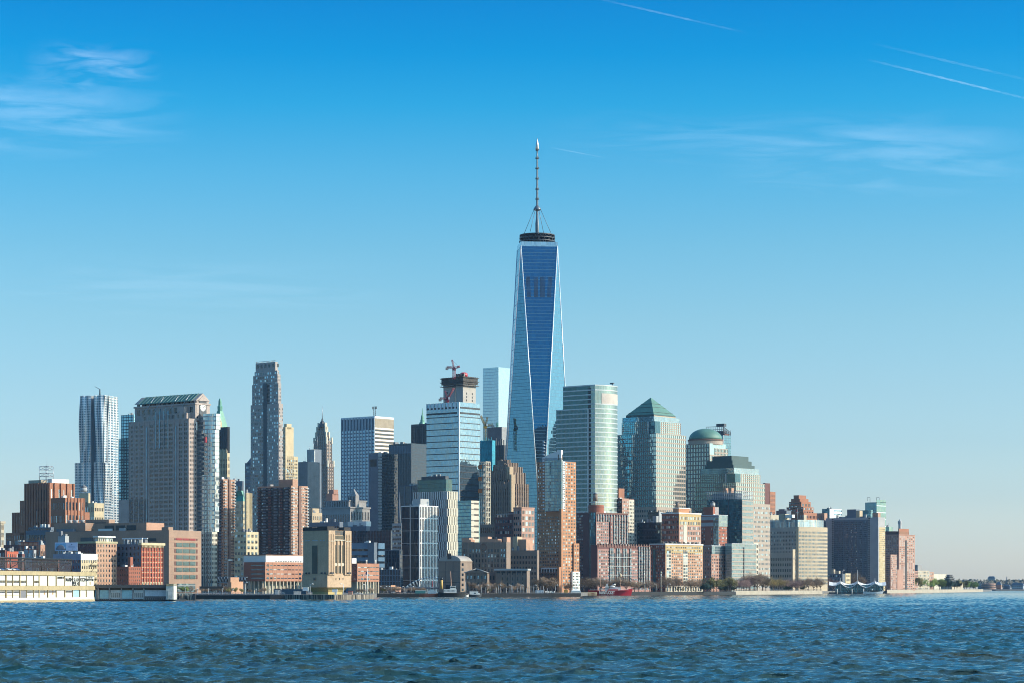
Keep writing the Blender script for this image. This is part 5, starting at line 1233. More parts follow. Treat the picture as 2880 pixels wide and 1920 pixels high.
def terraced():
    b = Bld('yellow_top_brick_tower', 'orange brick tower with yellow upper floors and a dark water tank', 1909, 2620, 39)
    t = b.tier(1861,1909,1971,1441,None,brickred)
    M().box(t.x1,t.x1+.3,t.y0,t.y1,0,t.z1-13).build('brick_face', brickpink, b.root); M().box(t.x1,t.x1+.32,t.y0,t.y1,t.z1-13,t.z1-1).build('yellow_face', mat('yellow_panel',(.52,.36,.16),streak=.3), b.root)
    tt = T(t.x0,t.x1+.32,t.y0,t.y1,0,t.z1-1); b.punch(tt,'S',13,15,.6,.58,WINL); b.punch(t,'F',8,15,.55,.5,WINL); b.cornice(t,1.3,.6,white)
    b.box('white_bay', t.x1+.3,t.x1+.5,t.y0+t.D*.2,t.y0+t.D*.36,0,t.z1-13, mat('cream_panel',(.6,.55,.44)))
    for k in range(12): b.box('bay_window', t.x1+.5,t.x1+.62,t.y0+t.D*.22,t.y0+t.D*.34,2+k*4.4,4.4+k*4.4, pick(WINL))
    p = b.tier(1893,1910,1939,1427,1443,brickorange,d=5,part='penthouse'); b.cornice(p,.8,.4,white); b.tank(p.x0+3,p.y0+4,p.z1,2.0,5,brownstone,legs=.8); b.clutter(t,3,2)
    l = Bld('orange_brick_block', 'broad sunlit orange brick block with a yellow top storey, at the water', 1871, 2590, 39); x = l.tier(1829,1871,1976,1528,None,brickred)
    M().box(x.x1,x.x1+.3,x.y0,x.y1,0,x.z1-10).build('brick_face', mat('salmon_brick',(.53,.29,.175),streak=.2), l.root); M().box(x.x1,x.x1+.32,x.y0,x.y1,x.z1-10,x.z1-1).build('yellow_face', MATS['yellow_panel'], l.root)
    xt = T(x.x0,x.x1+.32,x.y0,x.y1,0,x.z1-1); l.punch(xt,'S',20,14,.58,.55,WINL,mz=(.1,.02)); l.punch(x,'F',8,14,.5,.5,WINB); l.cornice(x,1.2,.7,white)
    for f in (.02,.46): l.box('white_bay', x.x1+.3,x.x1+.5,x.y0+x.D*f,x.y0+x.D*(f+.13),8,x.z1-10, MATS['cream_panel'])
    for f in (.02,.46):
        for k in range(10):
            for j in range(2): l.box('bay_window', x.x1+.5,x.x1+.62,x.y0+x.D*(f+.012+.06*j),x.y0+x.D*(f+.06+.06*j),9+k*3.6,11.4+k*3.6, pick(WINL))
    l.box('glass_bay', x.x0+x.W*.2,x.x0+x.W*.36,x.y0-.5,x.y0,0,x.z1-6, MATS['dark_teal_glass']); l.box('arcade', x.x1-.1,x.x1+.45,x.y0,x.y1,0,6.5, limestone); xa = T(x.x0,x.x1+.45,x.y0,x.y1,0,6.5); l.punch(xa,'S',14,1,.5,.7,WIND)
    for i in range(9):
        y = x.y0+x.D*(i+.5)/9; M().lathe([(1.4,x.z1),(1.9,x.z1+1.4),(1.2,x.z1+2.6),(.1,x.z1+3)],x.x1-6,y,8).build('roof_shrub', TWIGM, l.root)
    k = Bld('black_glass_block', 'black glass box between two brick towers, above a planted terrace', 1852, 2700, 39); y = k.tier(1822,1852,1863,1438,None,blackgl); k.box('white_edge', y.x1-.1,y.x1+.4,y.y0+1,y.y1,0,y.z1, palegrey); k.clutter(y,2,2)
    k2 = Bld('dark_teal_block', 'low dark teal glass block left of the orange terraced tower', 1858, 2660, 39); w = k2.tier(1791,1858,1862,1467,None,navygl); k2.punch(w,'F',8,12,.5,.5,WIN); k2.clutter(w,6,4); k2.box('white_chimney', w.x0+w.W*.62,w.x0+w.W*.78,w.y0+2,w.y0+6,w.z1,w.z1+7, palegrey)
TWIGM = mat('twig_shrub', (0.10,0.075,0.06), var=.5)
terraced()

def brown_cluster():
    b = Bld('brown_brick_tower', 'brown brick tower with rows of projecting glass bays and a round brick drum on top', 1676, 2520, 39)
    t = b.tier(1622,1676,1766,1440,None,brickdark); nz = 26
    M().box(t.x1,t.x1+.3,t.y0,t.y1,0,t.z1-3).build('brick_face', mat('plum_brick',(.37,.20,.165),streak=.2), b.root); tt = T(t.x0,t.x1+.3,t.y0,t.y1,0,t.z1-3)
    b.punch(tt,'S',16,nz,.62,.55,WINL,mz=(0,.05)); b.punch(t,'F',9,nz,.5,.5,WINB,keep=lambda i,k:i not in (3,4,5))
    b.box('glass_shaft', t.x0+t.W*.68,t.x1-.6,t.y0-.5,t.y0,0,t.z1, MATS['dark_teal_glass'])
    gl = glass('bay_glass',(0.12,0.18,0.22),metal=.6,pane=(1.2,3),tilt=.05,colvar=.7,line=True,lw=(.15,.3),linecol=(.2,.17,.15))
    for i in range(12):
        y = t.y0+t.D*(i+.5)/12; M().box(t.x1+.3,t.x1+1.3,y-.9,y+.9,(t.z1-9 if i<6 else 24),t.z1-1.5).build('glass_bay', gl, b.root)
    b.box('brick_pier', t.x1,t.x1+1.6,t.y0+t.D*.41,t.y0+t.D*.44,0,t.z1-4, brickdark)
    cx, cy = b.corner(1678,12); r = 8.2
    z1 = b.z(1419,cx,cy)
    M().lathe([(r,t.z1-.5),(r,z1),(r-.6,z1),(r-.6,z1-.6)],cx,cy,32,smooth=False).build('round_penthouse', brickred, b.root)
    M().lathe([(r+.15,z1-2.4),(r+.15,z1-1.8)],cx,cy,32,smooth=False).build('drum_band', brickdark, b.root)
    b.tank(cx-1,cy,z1,2.4,7,brownstone,legs=4.5); b.clutter(t,7,2.6); b.cornice(t,.8,.3,brickbrown)
    l = Bld('brown_brick_block', 'broad brown brick block with balcony recesses, behind the red lightship', 1680, 2470, 39); x = l.tier(1661,1680,1829,1531,None,brickdark)
    M().box(x.x1,x.x1+.3,x.y0,x.y1,0,x.z1-4).build('brick_face', MATS['plum_brick'], l.root); xt = T(x.x0,x.x1+.3,x.y0,x.y1,0,x.z1-4); l.punch(xt,'S',24,13,.6,.55,WINL,mz=(.04,.02),keep=lambda i,k: not (5<=i<15))
    for i in range(10):
        y = x.y0+x.D*(5.5+i)/24
        if i%3==2: l.box('dark_recess', x.x1+.3,x.x1+.42,y-1.4,y+1.4,7,x.z1-8, black)
        else: M().box(x.x1+.3,x.x1+1.4,y-1.2,y+1.2,7,x.z1-3).build('glass_bay', gl, l.root)
    for i in range(5):
        y = x.y0+x.D*(18.5+i*1.15)/24; M().box(x.x1+.3,x.x1+1.4,y-1.0,y+1.0,5,x.z1-1).build('glass_bay', gl, l.root)
    for k in range(4): l.box('balcony_rail', x.x1+.3,x.x1+1.8,x.y0+x.D*.20,x.y0+x.D*.63,8+k*9.2,8.5+k*9.2, palegrey)
    for i in range(20):
        y = x.y0+x.D*(i+.5)/20; l.box('merlon', x.x1-1.2,x.x1+.5,y-.8,y+.8,x.z1-2,x.z1+1.6, brickbrown)
    l.clutter(x,5,2)
    k = Bld('pale_side_tower', 'brick tower with one pale cream right side, behind the round brick drum', 1749, 2640, 39); y = k.tier(1712,1749,1783,1400,None,brickdark); k.punch(y,'F',7,24,.55,.5,WIN)
    M().box(y.x1,y.x1+.3,y.y0,y.y0+y.D*.55,0,y.z1).build('brick_face', brickpink, k.root); M().box(y.x1,y.x1+.3,y.y0+y.D*.55,y.y1,0,y.z1-1).build('pale_face', ivory, k.root); yt = T(y.x0,y.x1+.3,y.y0,y.y1,0,y.z1); k.punch(yt,'S',8,26,.55,.5,WINL)
    p = k.tier(1717,1741,1756,1372,1402,brickrust,d=4,part='penthouse'); k.clutter(y,4,2)
    gbl = simple('blue_green_glass_block', 'blue green glass block with a pale edge, behind the round brick drum', 1676, 1717, 1725, 1374, 2760, glass('block_glass',(0.12,0.27,0.32),metal=.7,pane=(1.6,3.6),tilt=.02,line=True,lw=(.1,.2),linecol=(.04,.08,.1)), None, None, clutter=2); gbl.box('pale_edge', gbl.t.x1-2,gbl.t.x1+.3,gbl.t.y0-.3,gbl.t.y0+3,0,gbl.t.z1, ivory)
    n = simple('teal_sliver_tower', 'thin sliver of dark teal tower between the banded tower and the pyramid tower', 1716, 1734, 1738, 1272, 3150, navygl, (4,30,.6,.4), None)
brown_cluster()

# towards the tip of the island
def beige_curved():
    b = Bld('beige_curved_block', 'beige office block with a curved lit face and glass attic, near the island tip', 2246, 3130, 39)
    nymgr = mat('pale_brown_stone',(.38,.33,.29),streak=.2)
    t = b.tier(2140.6,2246,2312,1481,None,nymgr); nz = 15; n = 12
    wall = mat('warm_beige', (.52,.41,.28), streak=.2)
    def arc(t, extra=0.0, bul=10.0):
        return [(t.x1+bul*math.sin(math.pi*.62*i/n)*.9+extra, t.y0+t.D*i/n) for i in range(n+1)]
    M().prism([(t.x1-4,t.y0-.3)]+arc(t)+[(t.x1-4,t.y1)], 0, t.z1+.5).build('curved_face', wall, b.root)
    b.punch(t,'F',24,nz,.5,.5,[(wm,3),(wd,4),(wsk,1)],mz=(.02,.05))
    me = {}
    dz = (t.z1-12)/nz
    A = arc(t)
    cnt = 0; rest = M()
    for k in range(nz):
        z0 = 8+k*dz+dz*.18; z1 = z0+dz*.52
        for j in range(n):
            for h in range(2):
                f0, f1 = .12+.5*h, .42+.5*h
                p, q_ = A[j], A[j+1]; a = (p[0]+(q_[0]-p[0])*f0+.12, p[1]+(q_[1]-p[1])*f0); c = (p[0]+(q_[0]-p[0])*f1+.12, p[1]+(q_[1]-p[1])*f1)
                m_ = M() if cnt < 76 else rest
                m_.add([(a[0],a[1],z0),(c[0],c[1],z0),(c[0],c[1],z1),(a[0],a[1],z1),(a[0]-.3,a[1],z0),(c[0]-.3,c[1],z0),(c[0]-.3,c[1],z1),(a[0]-.3,a[1],z1)],[(0,1,2,3),(0,4,5,1),(1,5,6,2),(2,6,7,3),(3,7,4,0)])
                if cnt < 76: m_.build('window', wm, b.root)
                cnt += 1
    tag(rest.build('windows', wm, b.root), kind='stuff')
    u = b.tier(2154,2245,2301,1460,1483,slate,d=4,part='attic_core')
    ag = glass('attic_glass',(0.25,0.34,0.39),metal=.65,pane=(1.5,9),tilt=.03,line=True,lw=(.3,.03),linecol=(.06,.10,.14))
    M().prism([(u.x0,u.y0-.3),(u.x1-3,u.y0-.3)]+arc(u)+[(u.x1-3,u.y1)], u.z0, u.z1).build('glass_attic', ag, b.root)
    M().tube((u.x1-2,u.y0+3,u.z1),(u.x1-2,u.y0+3,u.z1+15),.3,.15,6).build('flag_pole', palegrey, b.root)
    b.box('flag', u.x1-4.4,u.x1-2.3,u.y0+2.9,u.y0+3.1,u.z1+10,u.z1+13, redpaint)
    b.box('roof_room', u.x0+16,u.x0+26,u.y0+6,u.y0+16,u.z1,u.z1+8, limestone); b.box('roof_frame', u.x1-26,u.x1-12,u.y0+6,u.y0+12,u.z1+3,u.z1+7, white)
    l = Bld('brown_stone_wing', 'lower shaded brown wing left of the beige curved block', 2229, 3070, 39); x = l.tier(2126,2229,2236,1552,None,nymgr); l.punch(x,'F',20,6,.45,.5,WIND,mz=(.03,.1)); l.cornice(x,1.2,.5,shadegr,z=x.z1-8); l.box('lit_edge', x.x1-.2,x.x1+.4,x.y0,x.y1,0,x.z1+4, wall)
beige_curved()
def gateway():
    b = Bld('wide_grey_apartment_slab', 'wide blue grey apartment slab with one narrow cream sunlit end', 2470, 3390, 39)
    gm = mat('blue_grey_brick', (.42,.40,.39), streak=.3)
    t = b.tier(2323,2470,2489,1453,None,gm); nz = 33
    b.box('glazed_centre', t.x0+t.W*.16,t.x0+t.W*.80,t.y0-.3,t.y0,0,t.z1-3, mat('dark_brick_panel',(.12,.15,.18),.6)); tc_ = T(t.x0,t.x1,t.y0-.3,t.y0,0,t.z1-3)
    b.punch(tc_,'F',26,nz,.5,.4,[(wd,6),(wm,3),(wsk,2)],mu=(.16,.2)); b.piers(tc_,'F',7,.6,slate,.5,mu=(.16,.2))
    for f in (.13,.83): 
        for k in range(nz): b.wins.append(('F',t.x0+t.W*f,t.H*(k+.5)/nz,2.6,1.8,t.y0,wd,'window'))
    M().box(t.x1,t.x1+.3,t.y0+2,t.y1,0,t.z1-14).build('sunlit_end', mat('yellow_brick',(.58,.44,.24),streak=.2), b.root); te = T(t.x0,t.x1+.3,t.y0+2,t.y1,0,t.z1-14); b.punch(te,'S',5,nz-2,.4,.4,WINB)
    b.box('roof_shaft', t.x1-10,t.x1-1,t.y0+1,t.y0+8,t.z1,t.z1+6, bricktan); b.box('roof_room', t.x0+t.W*.38,t.x0+t.W*.55,t.y0+4,t.y0+14,t.z1,t.z1+12, slate); b.box('roof_room', t.x0+t.W*.55,t.x0+t.W*.62,t.y0+4,t.y0+12,t.z1,t.z1+10, tan); b.clutter(t,6,5)
    w = Bld('dark_apartment_wing', 'dark apartment wing left of the wide grey slab', 2322, 3450, 39); x = w.tier(2294,2320,2326,1461,None,slate); w.punch(x,'F',6,30,.5,.4,WIN); w.box('plant_room', x.x1-16,x.x1-2,x.y0+2,x.y0+10,x.z1,x.z1+10, bricktan); w.clutter(x,3,6)
    g = simple('white_banded_tower', 'small pale glass tower with white floor bands, behind the wide grey slab', 2312, 2333, 2367, 1429, 3720, MATS['sea_glass'], None, None); M().box(g.t.x1,g.t.x1+.3,g.t.y0,g.t.y1,0,g.t.z1).build('white_face', whitemetal, g.root); tt = T(0,g.t.x1+.3,g.t.y0,g.t.y1,0,g.t.z1); g.bands(tt,'S',22,.4,wsk,mu=(.35,0)); g.clutter(g.t,6,3)
    s = simple('green_glass_high_rise', 'green glass tower with a slanted top, right behind the wide grey slab', 2433, 2465, 2491, 1411, 3820, MATS['sea_glass'], None, None); M().box(s.t.x1,s.t.x1+.3,s.t.y0,s.t.y1,0,s.t.z1+4).build('green_face', glass('mint_glass',(.15,.27,.26),metal=.6,pane=(2,3.6),tilt=.02), s.root); tt = T(0,s.t.x1+.3,s.t.y0,s.t.y1,0,s.t.z1); s.bands(tt,'S',13,.1,whitemetal,part='floor_band')
    q = M()
    for x_,y_ in ((-2,12),(-14,4)): 
        q.tube((x_,y_,s.t.z1),(x_,y_,s.t.z1+8),.3,n=4); q.tube((x_,y_,s.t.z1+8),(x_-5,y_,s.t.z1+8),.3,n=4); q.tube((x_-5,y_,s.t.z1+8),(x_-5,y_,s.t.z1+3),.3,n=4); q.box(x_-5,x_+12,y_-.2,y_+.2,s.t.z1-.2,s.t.z1+.3)
    q.build('window_cleaning_rig', darksteel, s.root)
    d = simple('blue_glass_shoulder', 'low blue glass block left of the slanted green tower', 2414, 2449, 2455, 1433, 3760, MATS['block_glass'], (9,4,.5,.5), None)
gateway()
def tip():
    b = Bld('red_brick_tip_tower', 'red brick tower with a white drum tank, rightmost high rise', 2528, 3560, 39)
    t = b.tier(2486,2528,2573,1502,None,brickpink); nz = 26
    b.punch(t,'S',8,nz,.5,.5,WINB,keep=lambda i,k:i not in (3,)); b.punch(t,'F',8,nz,.45,.45,WINB); b.box('dark_recess', t.x1-.1,t.x1+.25,t.y0+t.D*.39,t.y0+t.D*.49,0,t.z1-8, black)
    M().box(t.x0-2,t.x1-8,t.y0+2,t.y0+14,0,b.z(1492)).build('rear_block', brickdark, b.root)
    p = b.tier(2526,2530,2556,1485,1503,brickrust,d=4,part='penthouse'); b.piers(p,'S',10,.5,tan,.4,mz=(0,.45))
    cx, cy = p.x1-5, p.y0+11; M().lathe([(2.3,p.z1),(2.3,p.z1+7),(3.0,p.z1+7.5),(3.0,p.z1+11),(1.6,p.z1+12.2),(.6,p.z1+14)],cx,cy,20,smooth=False).build('drum_tank', palegrey, b.root)
    b.cornice(t,1,.4,brickpink); b.clutter(t,4,2)
    l = Bld('pink_brick_wing', 'lower pink brick wing left of the rightmost red brick tower', 2506, 3490, 39); x = l.tier(2487,2505,2523,1558,None,brickpink); l.punch(x,'S',5,17,.5,.5,WINB); l.punch(x,'F',5,17,.5,.5,WIN); y = l.tier(2487,2528,2540,1600,None,brickpink,d=6,part='step')
    s = simple('pink_skirt_block', 'low pink brick skirt right of the rightmost red brick tower', 2560, 2564, 2582, 1604, 3700, brickpink, None, (7,6,.5,.5,WINB))
    g = simple('green_crown_block', 'small block with a green roof just left of the rightmost red brick tower', 2486, 2500, 2511, 1480, 3950, MATS['mint_glass'], (5,8,.5,.4), None, clutter=3)
    h = simple('tan_hotel_block', 'tan low block with a roof tank right of the rightmost red brick tower', 2574, 2582, 2614, 1603, 3800, limestone, None, (8,6,.4,.45,WINB)); h.box('roof_block', h.t.x1-14,h.t.x1-4,h.t.y0+6,h.t.y0+20,h.t.z1,h.t.z1+9, grey)
    i = simple('pink_low_block', 'low pink block before the white museum wing', 2596, 2602, 2626, 1607, 3900, bricktan, None, (9,5,.4,.5,WINB))
    w = simple('white_museum_wing', 'plain white low wing left of the tiered museum', 2618, 2624, 2664, 1613, 4160, ivory, None, None)
    z = Bld('tiered_museum', 'low museum with a six tiered stepped roof near the end of the shore', 2676, 4090, 39, 'museum')
    t0 = z.tier(2646,2676,2708,1640,None,limestone); c = None
    for k in range(6):
        r = 15-k*1.9; cx_, cy_ = -11, 13
        q = M(); zz = t0.z1+k*2.9-2; q.lathe([(r+1,zz+1.6),(r+1.2,zz+2.9),(r,zz+2.9)],cx_,cy_,6,smooth=False); q.build('roof_tier', grey, z.root); q = M(); q.lathe([(r,zz),(r,zz+1.6)],cx_,cy_,6,smooth=False); q.build('tier_window', wd, z.root)
tip()
# ------------------------------------------------------------------ near left: streets behind the pier
def depot():
    b = Bld('brown_depot', 'massive brown block with stacked green louvre windows on its sunlit end', 475, 1960, 30)
    br = mat('depot_brown', (.36,.23,.16), streak=.3)
    t = b.tier(128,475,566,1489,None,br)
    S = T(t.x0,t.x1,t.y0,t.y1,0,t.z1)
    gl = glass('louvre_glass',(0.025,0.065,0.065),metal=.25,pane=(.8,.7),tilt=.05,line=True,lw=(.1,.25),linecol=(.13,.17,.15))
    rows = [1450+140*0]
    for r,(py,red) in enumerate([(1514,True),(1530,False),(1547.5,False),(1565,False),(1582.5,False),(1600,False),(1621,False)]):
        z = b.z(py); h = 3.3 if not red else 1.6
        for i in range(3):
            y = t.y0+t.D*(.22+.205*i); w = t.D*.185
            b.box('louvre_window', t.x1-.1,t.x1+.3,y,y+w,z-h/2,z+h/2, gl if not red else mat('dark_red_panel',(.28,.04,.04)))
        for f in (.17,.845): b.box('side_slot', t.x1-.1,t.x1+.25,t.y0+t.D*f,t.y0+t.D*(f+.035),z-h/2,z+h/2, brickdark)
        b.box('floor_line', t.x1-.1,t.x1+.15,t.y0,t.y1,z+h/2+.7,z+h/2+.95, bricktan)
    b.box('glass_lobby', t.x1-.1,t.x1+.5,t.y0+t.D*.25,t.y0+t.D*.8,1,8, MATS['pale_green_glass'])
    def up(xl,xc,xr,yt,d): return b.tier(xl,xc,xr,yt,1492,br,d=d,part='roof_block')
    u = up(263,401,461,1468,6); 
    for i in range(3): b.box('roof_opening', u.x0+u.W*(.22+.21*i),u.x0+u.W*(.39+.21*i),u.y0-.3,u.y0+.1,u.z0+1,u.z1-2, black)
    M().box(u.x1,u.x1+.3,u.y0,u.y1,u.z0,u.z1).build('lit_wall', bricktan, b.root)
    v = up(240,272,323,1459,22); b.box('roof_opening', v.x0+1,v.x1-3,v.y0-.3,v.y0+.1,v.z0,v.z1-2.5, black)
    p = up(185,233,240,1470,24); b.piers(p,'F',8,.5,darksteel,.4)
    for i in range(5): M().lathe([(1.6,p.z1),(1.6,p.z1+2),(2.1,p.z1+3)],p.x0+2+i*p.W/5,p.y0+3,10).build('roof_fan', palegrey, b.root)
    b.box('louvre_slot', t.x0+t.W*.83,t.x0+t.W*.9,t.y0-.3,t.y0+.1,t.z1-9,t.z1-6.5, black); b.clutter(t,8,3)
    b.box('roof_box', t.x1-9,t.x1-2,t.y0+2,t.y0+8,t.z1,t.z1+2.5, br)
    g = Bld('grey_green_offices', 'dim grey green office block in front of the stepped art deco tower', 130, 2080, 30); x = g.tier(72,138,150,1490,None,slate); g.punch(x,'F',8,5,.8,.5,WIN); y = g.tier(80,140,158,1481,1492,slate,d=6,part='attic'); g.punch(y,'F',9,1,.7,.5,WIND); g.clutter(y,6,3)
    h = simple('dim_low_block', 'dim low brown block below the stepped art deco tower', 10, 74, 80, 1530, 2050, brickdark, (8,5,.4,.5), None, clutter=4)
depot()
def lofts():
    b = Bld('tan_brick_loft', 'pink and tan brick loft with nine rows of windows and a white rooftop pavilion', 272, 1800, 39)
    m = mat('loft_brick', (.50,.30,.20), streak=.2)
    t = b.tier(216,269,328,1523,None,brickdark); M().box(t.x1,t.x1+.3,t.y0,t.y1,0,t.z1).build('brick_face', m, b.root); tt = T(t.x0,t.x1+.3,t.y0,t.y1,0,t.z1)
    b.punch(tt,'S',7,10,.38,.52,WIND,mz=(.02,.02),mu=(.03,.03)); b.piers(tt,'S',0,0,bricktan,.15,hn=10,hw=.3,part='belt_course'); b.cornice(t,1.5,.6,mat('loft_cornice',(.48,.42,.25))); b.punch(t,'F',4,9,.2,.4,WIND)
    p = b.tier(268,274,317,1509,1526,ivory,d=3,part='rooftop_pavilion'); b.punch(p,'S',7,1,.6,.6,WIN); b.box('pavilion_roof', p.x0-1,p.x1+1.5,p.y0-1.5,p.y1+1.5,p.z1-.2,p.z1+.8, white)
    b.box('terrace_screen', t.x0+3,t.x1-5,t.y0+1,t.y0+2,t.z1,t.z1+3.6, darksteel); b.clutter(t,6,3)
    r = Bld('ornate_red_loft', 'ornate red brick loft with a heavy cream cornice, left of the massive brown block', 396, 1810, 39)
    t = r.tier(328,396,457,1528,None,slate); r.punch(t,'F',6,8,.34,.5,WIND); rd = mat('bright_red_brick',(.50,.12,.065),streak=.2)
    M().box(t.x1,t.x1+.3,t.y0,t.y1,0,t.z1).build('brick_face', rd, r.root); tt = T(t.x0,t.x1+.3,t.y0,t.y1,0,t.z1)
    r.punch(tt,'S',16,9,.55,.55,WIND,mz=(.02,.06),mu=(.02,.02)); r.piers(tt,'S',8,.7,rd,.5); r.piers(tt,'S',0,0,cream,.4,hn=9,hw=.35,mz=(.02,.06),part='belt_course')
    r.box('cornice', t.x1-2,t.x1+2.0,t.y0-1,t.y1+1,t.z1-1.0,t.z1+.9, cream)
    for i in range(17): r.box('cornice_bracket', t.x1+.3,t.x1+1.6,t.y0+t.D*(i+.2)/17,t.y0+t.D*(i+.6)/17,t.z1-2.6,t.z1-1, cream)
    r.box('ground_arcade', t.x1-.1,t.x1+.6,t.y0,t.y1,0,9, cream); ta = T(t.x0,t.x1+.6,t.y0,t.y1,0,9); r.punch(ta,'S',14,2,.5,.6,WIND)
    q = M(); z = t.z1
    for i in range(6):
        x = t.x1-2-i*4; q.box(x-.2,x+.2,t.y0+3,t.y0+3.4,z,z+4.2)
    q.box(t.x1-24,t.x1-1.5,t.y0+2.8,t.y0+3.6,z+3.8,z+4.6); q.box(t.x1-24,t.x1-1.5,t.y0+8,t.y0+8.6,z+3.8,z+4.6); q.build('roof_pergola', whitemetal, r.root); r.clutter(t,6,3.5)
    s = simple('small_red_warehouse', 'small red brick warehouse with a chimney, wedged between the two lofts', 328, 362, 396, 1592, 1760, brickred, (5,5,.2,.4,WIND), (6,7,.3,.5,WIND)); t = s.t
    s.box('chimney', t.x1-4,t.x1-1.5,t.y0+3,t.y0+5.5,t.z1,t.z1+7, brickred); s.clutter(t,5,2)
    c = Bld('cream_corner_block', 'low cream block with black fire escapes, left of the tan brick loft', 227, 1770, 39); t = c.tier(150,227,273,1558,None,slate)
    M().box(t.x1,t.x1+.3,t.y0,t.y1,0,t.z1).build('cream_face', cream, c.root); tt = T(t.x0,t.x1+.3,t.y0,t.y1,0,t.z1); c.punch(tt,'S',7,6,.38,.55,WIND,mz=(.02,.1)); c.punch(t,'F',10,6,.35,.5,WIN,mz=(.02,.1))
    c.box('white_parapet', t.x1-.1,t.x1+.5,t.y0,t.y1,t.z1-4,t.z1+.6, white); c.box('grey_parapet', t.x0,t.x1,t.y0-.4,t.y0,t.z1-4,t.z1+.6, mat('blue_grey_paint',(.30,.34,.40)))
    q = M()
    for k in range(4):
        z = 6+k*5; q.box(t.x1+.5,t.x1+1.8,t.y0+8,t.y0+15,z,z+.2); q.tube((t.x1+1.2,t.y0+8.3,z),(t.x1+1.2,t.y0+14.6,z+5),.12,n=4)
        for j in range(8): q.box(t.x1+1.65,t.x1+1.8,t.y0+8+j,t.y0+8.12+j,z,z+1.1)
    q.box(t.x1+1.65,t.x1+1.8,t.y0+8,t.y0+15,7,7.2); q.build('fire_escape', black, c.root); c.clutter(t,10,3)
    # rooftop billboard
    e = empty('billboard', (px2x(186,1800),1800,py2z(1547,1800)), R(-2), 'blue billboard with a dome picture half, standing on the cream corner block roof', 'billboard')
    w, h = 64*1800/F/2, 23*1800/F
    M().box(-w,w,-.2,.2,0,h).build('board', mat('board_blue',(.30,.42,.62),.5,var=.1), e)
    M().box(-w+.8,0,-.26,-.2,.8,h-.6).build('picture', mat('picture_sky',(.10,.30,.55),.5), e)
    q = M(); q.lathe([(3.2,.8),(3.0,2.2),(2.0,3.5),(.3,4.2)],0,0,14); o = q.build('picture_dome', mat('picture_dome',(.12,.15,.20)), e); o.scale = (1,.05,1); o.location = (-w*.48,-.28,.2)
    M().box(-w+.8,0,-.3,-.26,.8,1.6).build('picture_trees', mat('picture_trees',(.03,.06,.06)), e)
    M().box(w*.2,w*.8,-.26,-.2,h*.42,h*.5).build('lettering', mat('board_ink',(.10,.14,.25)), e); q = M(); q.lathe([(.5,0),(.5,.1)],0,0,10); o = q.build('emblem', MATS['board_ink'], e); o.rotation_euler = (R(90),0,0); o.location = (w*.5,-.22,h*.75)
    q = M()
    for i in range(6): q.tube((-w+2*w*i/5,.5,-4),(-w+2*w*i/5,.4,.2),.2,n=4); q.tube((-w+2*w*i/5,3,-4),(-w+2*w*i/5,.4,3),.14,n=4)
    q.box(-w,w,.2,.6,-.3,0); q.build('stand', darksteel, e)
    # roofs further left
    for args in (('tan_house','small tan brick house with a chimney, behind the black net frame on the pier',102,114,127,1530,1800,bricktan,(3,3,.4,.3),(3,3,.4,.3)),
                 ('red_house','small bright red house front seen through the black net frame',16,20,52,1549,1770,MATS['bright_red_brick'],None,(5,6,.35,.45,WINL)),
                 ('dark_house','dark low house at the left edge behind the pier roof',-20,14,18,1545,1760,brickdark,(4,5,.4,.5),None),
                 ('grey_house','pale grey jumbled house between the red house and the tan house',66,95,103,1545,1820,palegrey,(4,5,.4,.4),(2,5,.4,.4)),
                 ('brown_house','brown house under a rusty roof frame, beside the red house',50,62,70,1556,1740,brickdark,(3,5,.4,.5),(2,5,.4,.5)),
                 ('white_stair_house','white cubic stair house on the roofs above the billboard',163,183,194,1506,1860,palegrey,(1,2,.2,.3),None),
                 ('long_dark_row','long dark brick row behind the net frame on the pier',90,163,167,1570,1720,brickdark,(14,5,.4,.5,WIN),None)):
        o = simple(*args, clutter=4)
    q = M(); e = empty('roof_billboard_frame', (px2x(80,1790),1790,py2z(1544,1790)), R(-3), 'rusty empty sign frame standing above the jumbled roofs at the left', 'sign frame')
    for i in range(5): q.box(-7+3.5*i-.2,-7+3.5*i+.2,-.2,.2,-3,5.5)
    for z in (0,2.6,5.2): q.box(-7.4,7.4,-.3,.3,z,z+.5)
    q.build('frame', rust, e); M().box(-6,6,.3,.5,3,5.2).build('panel', bricktan, e)
lofts()

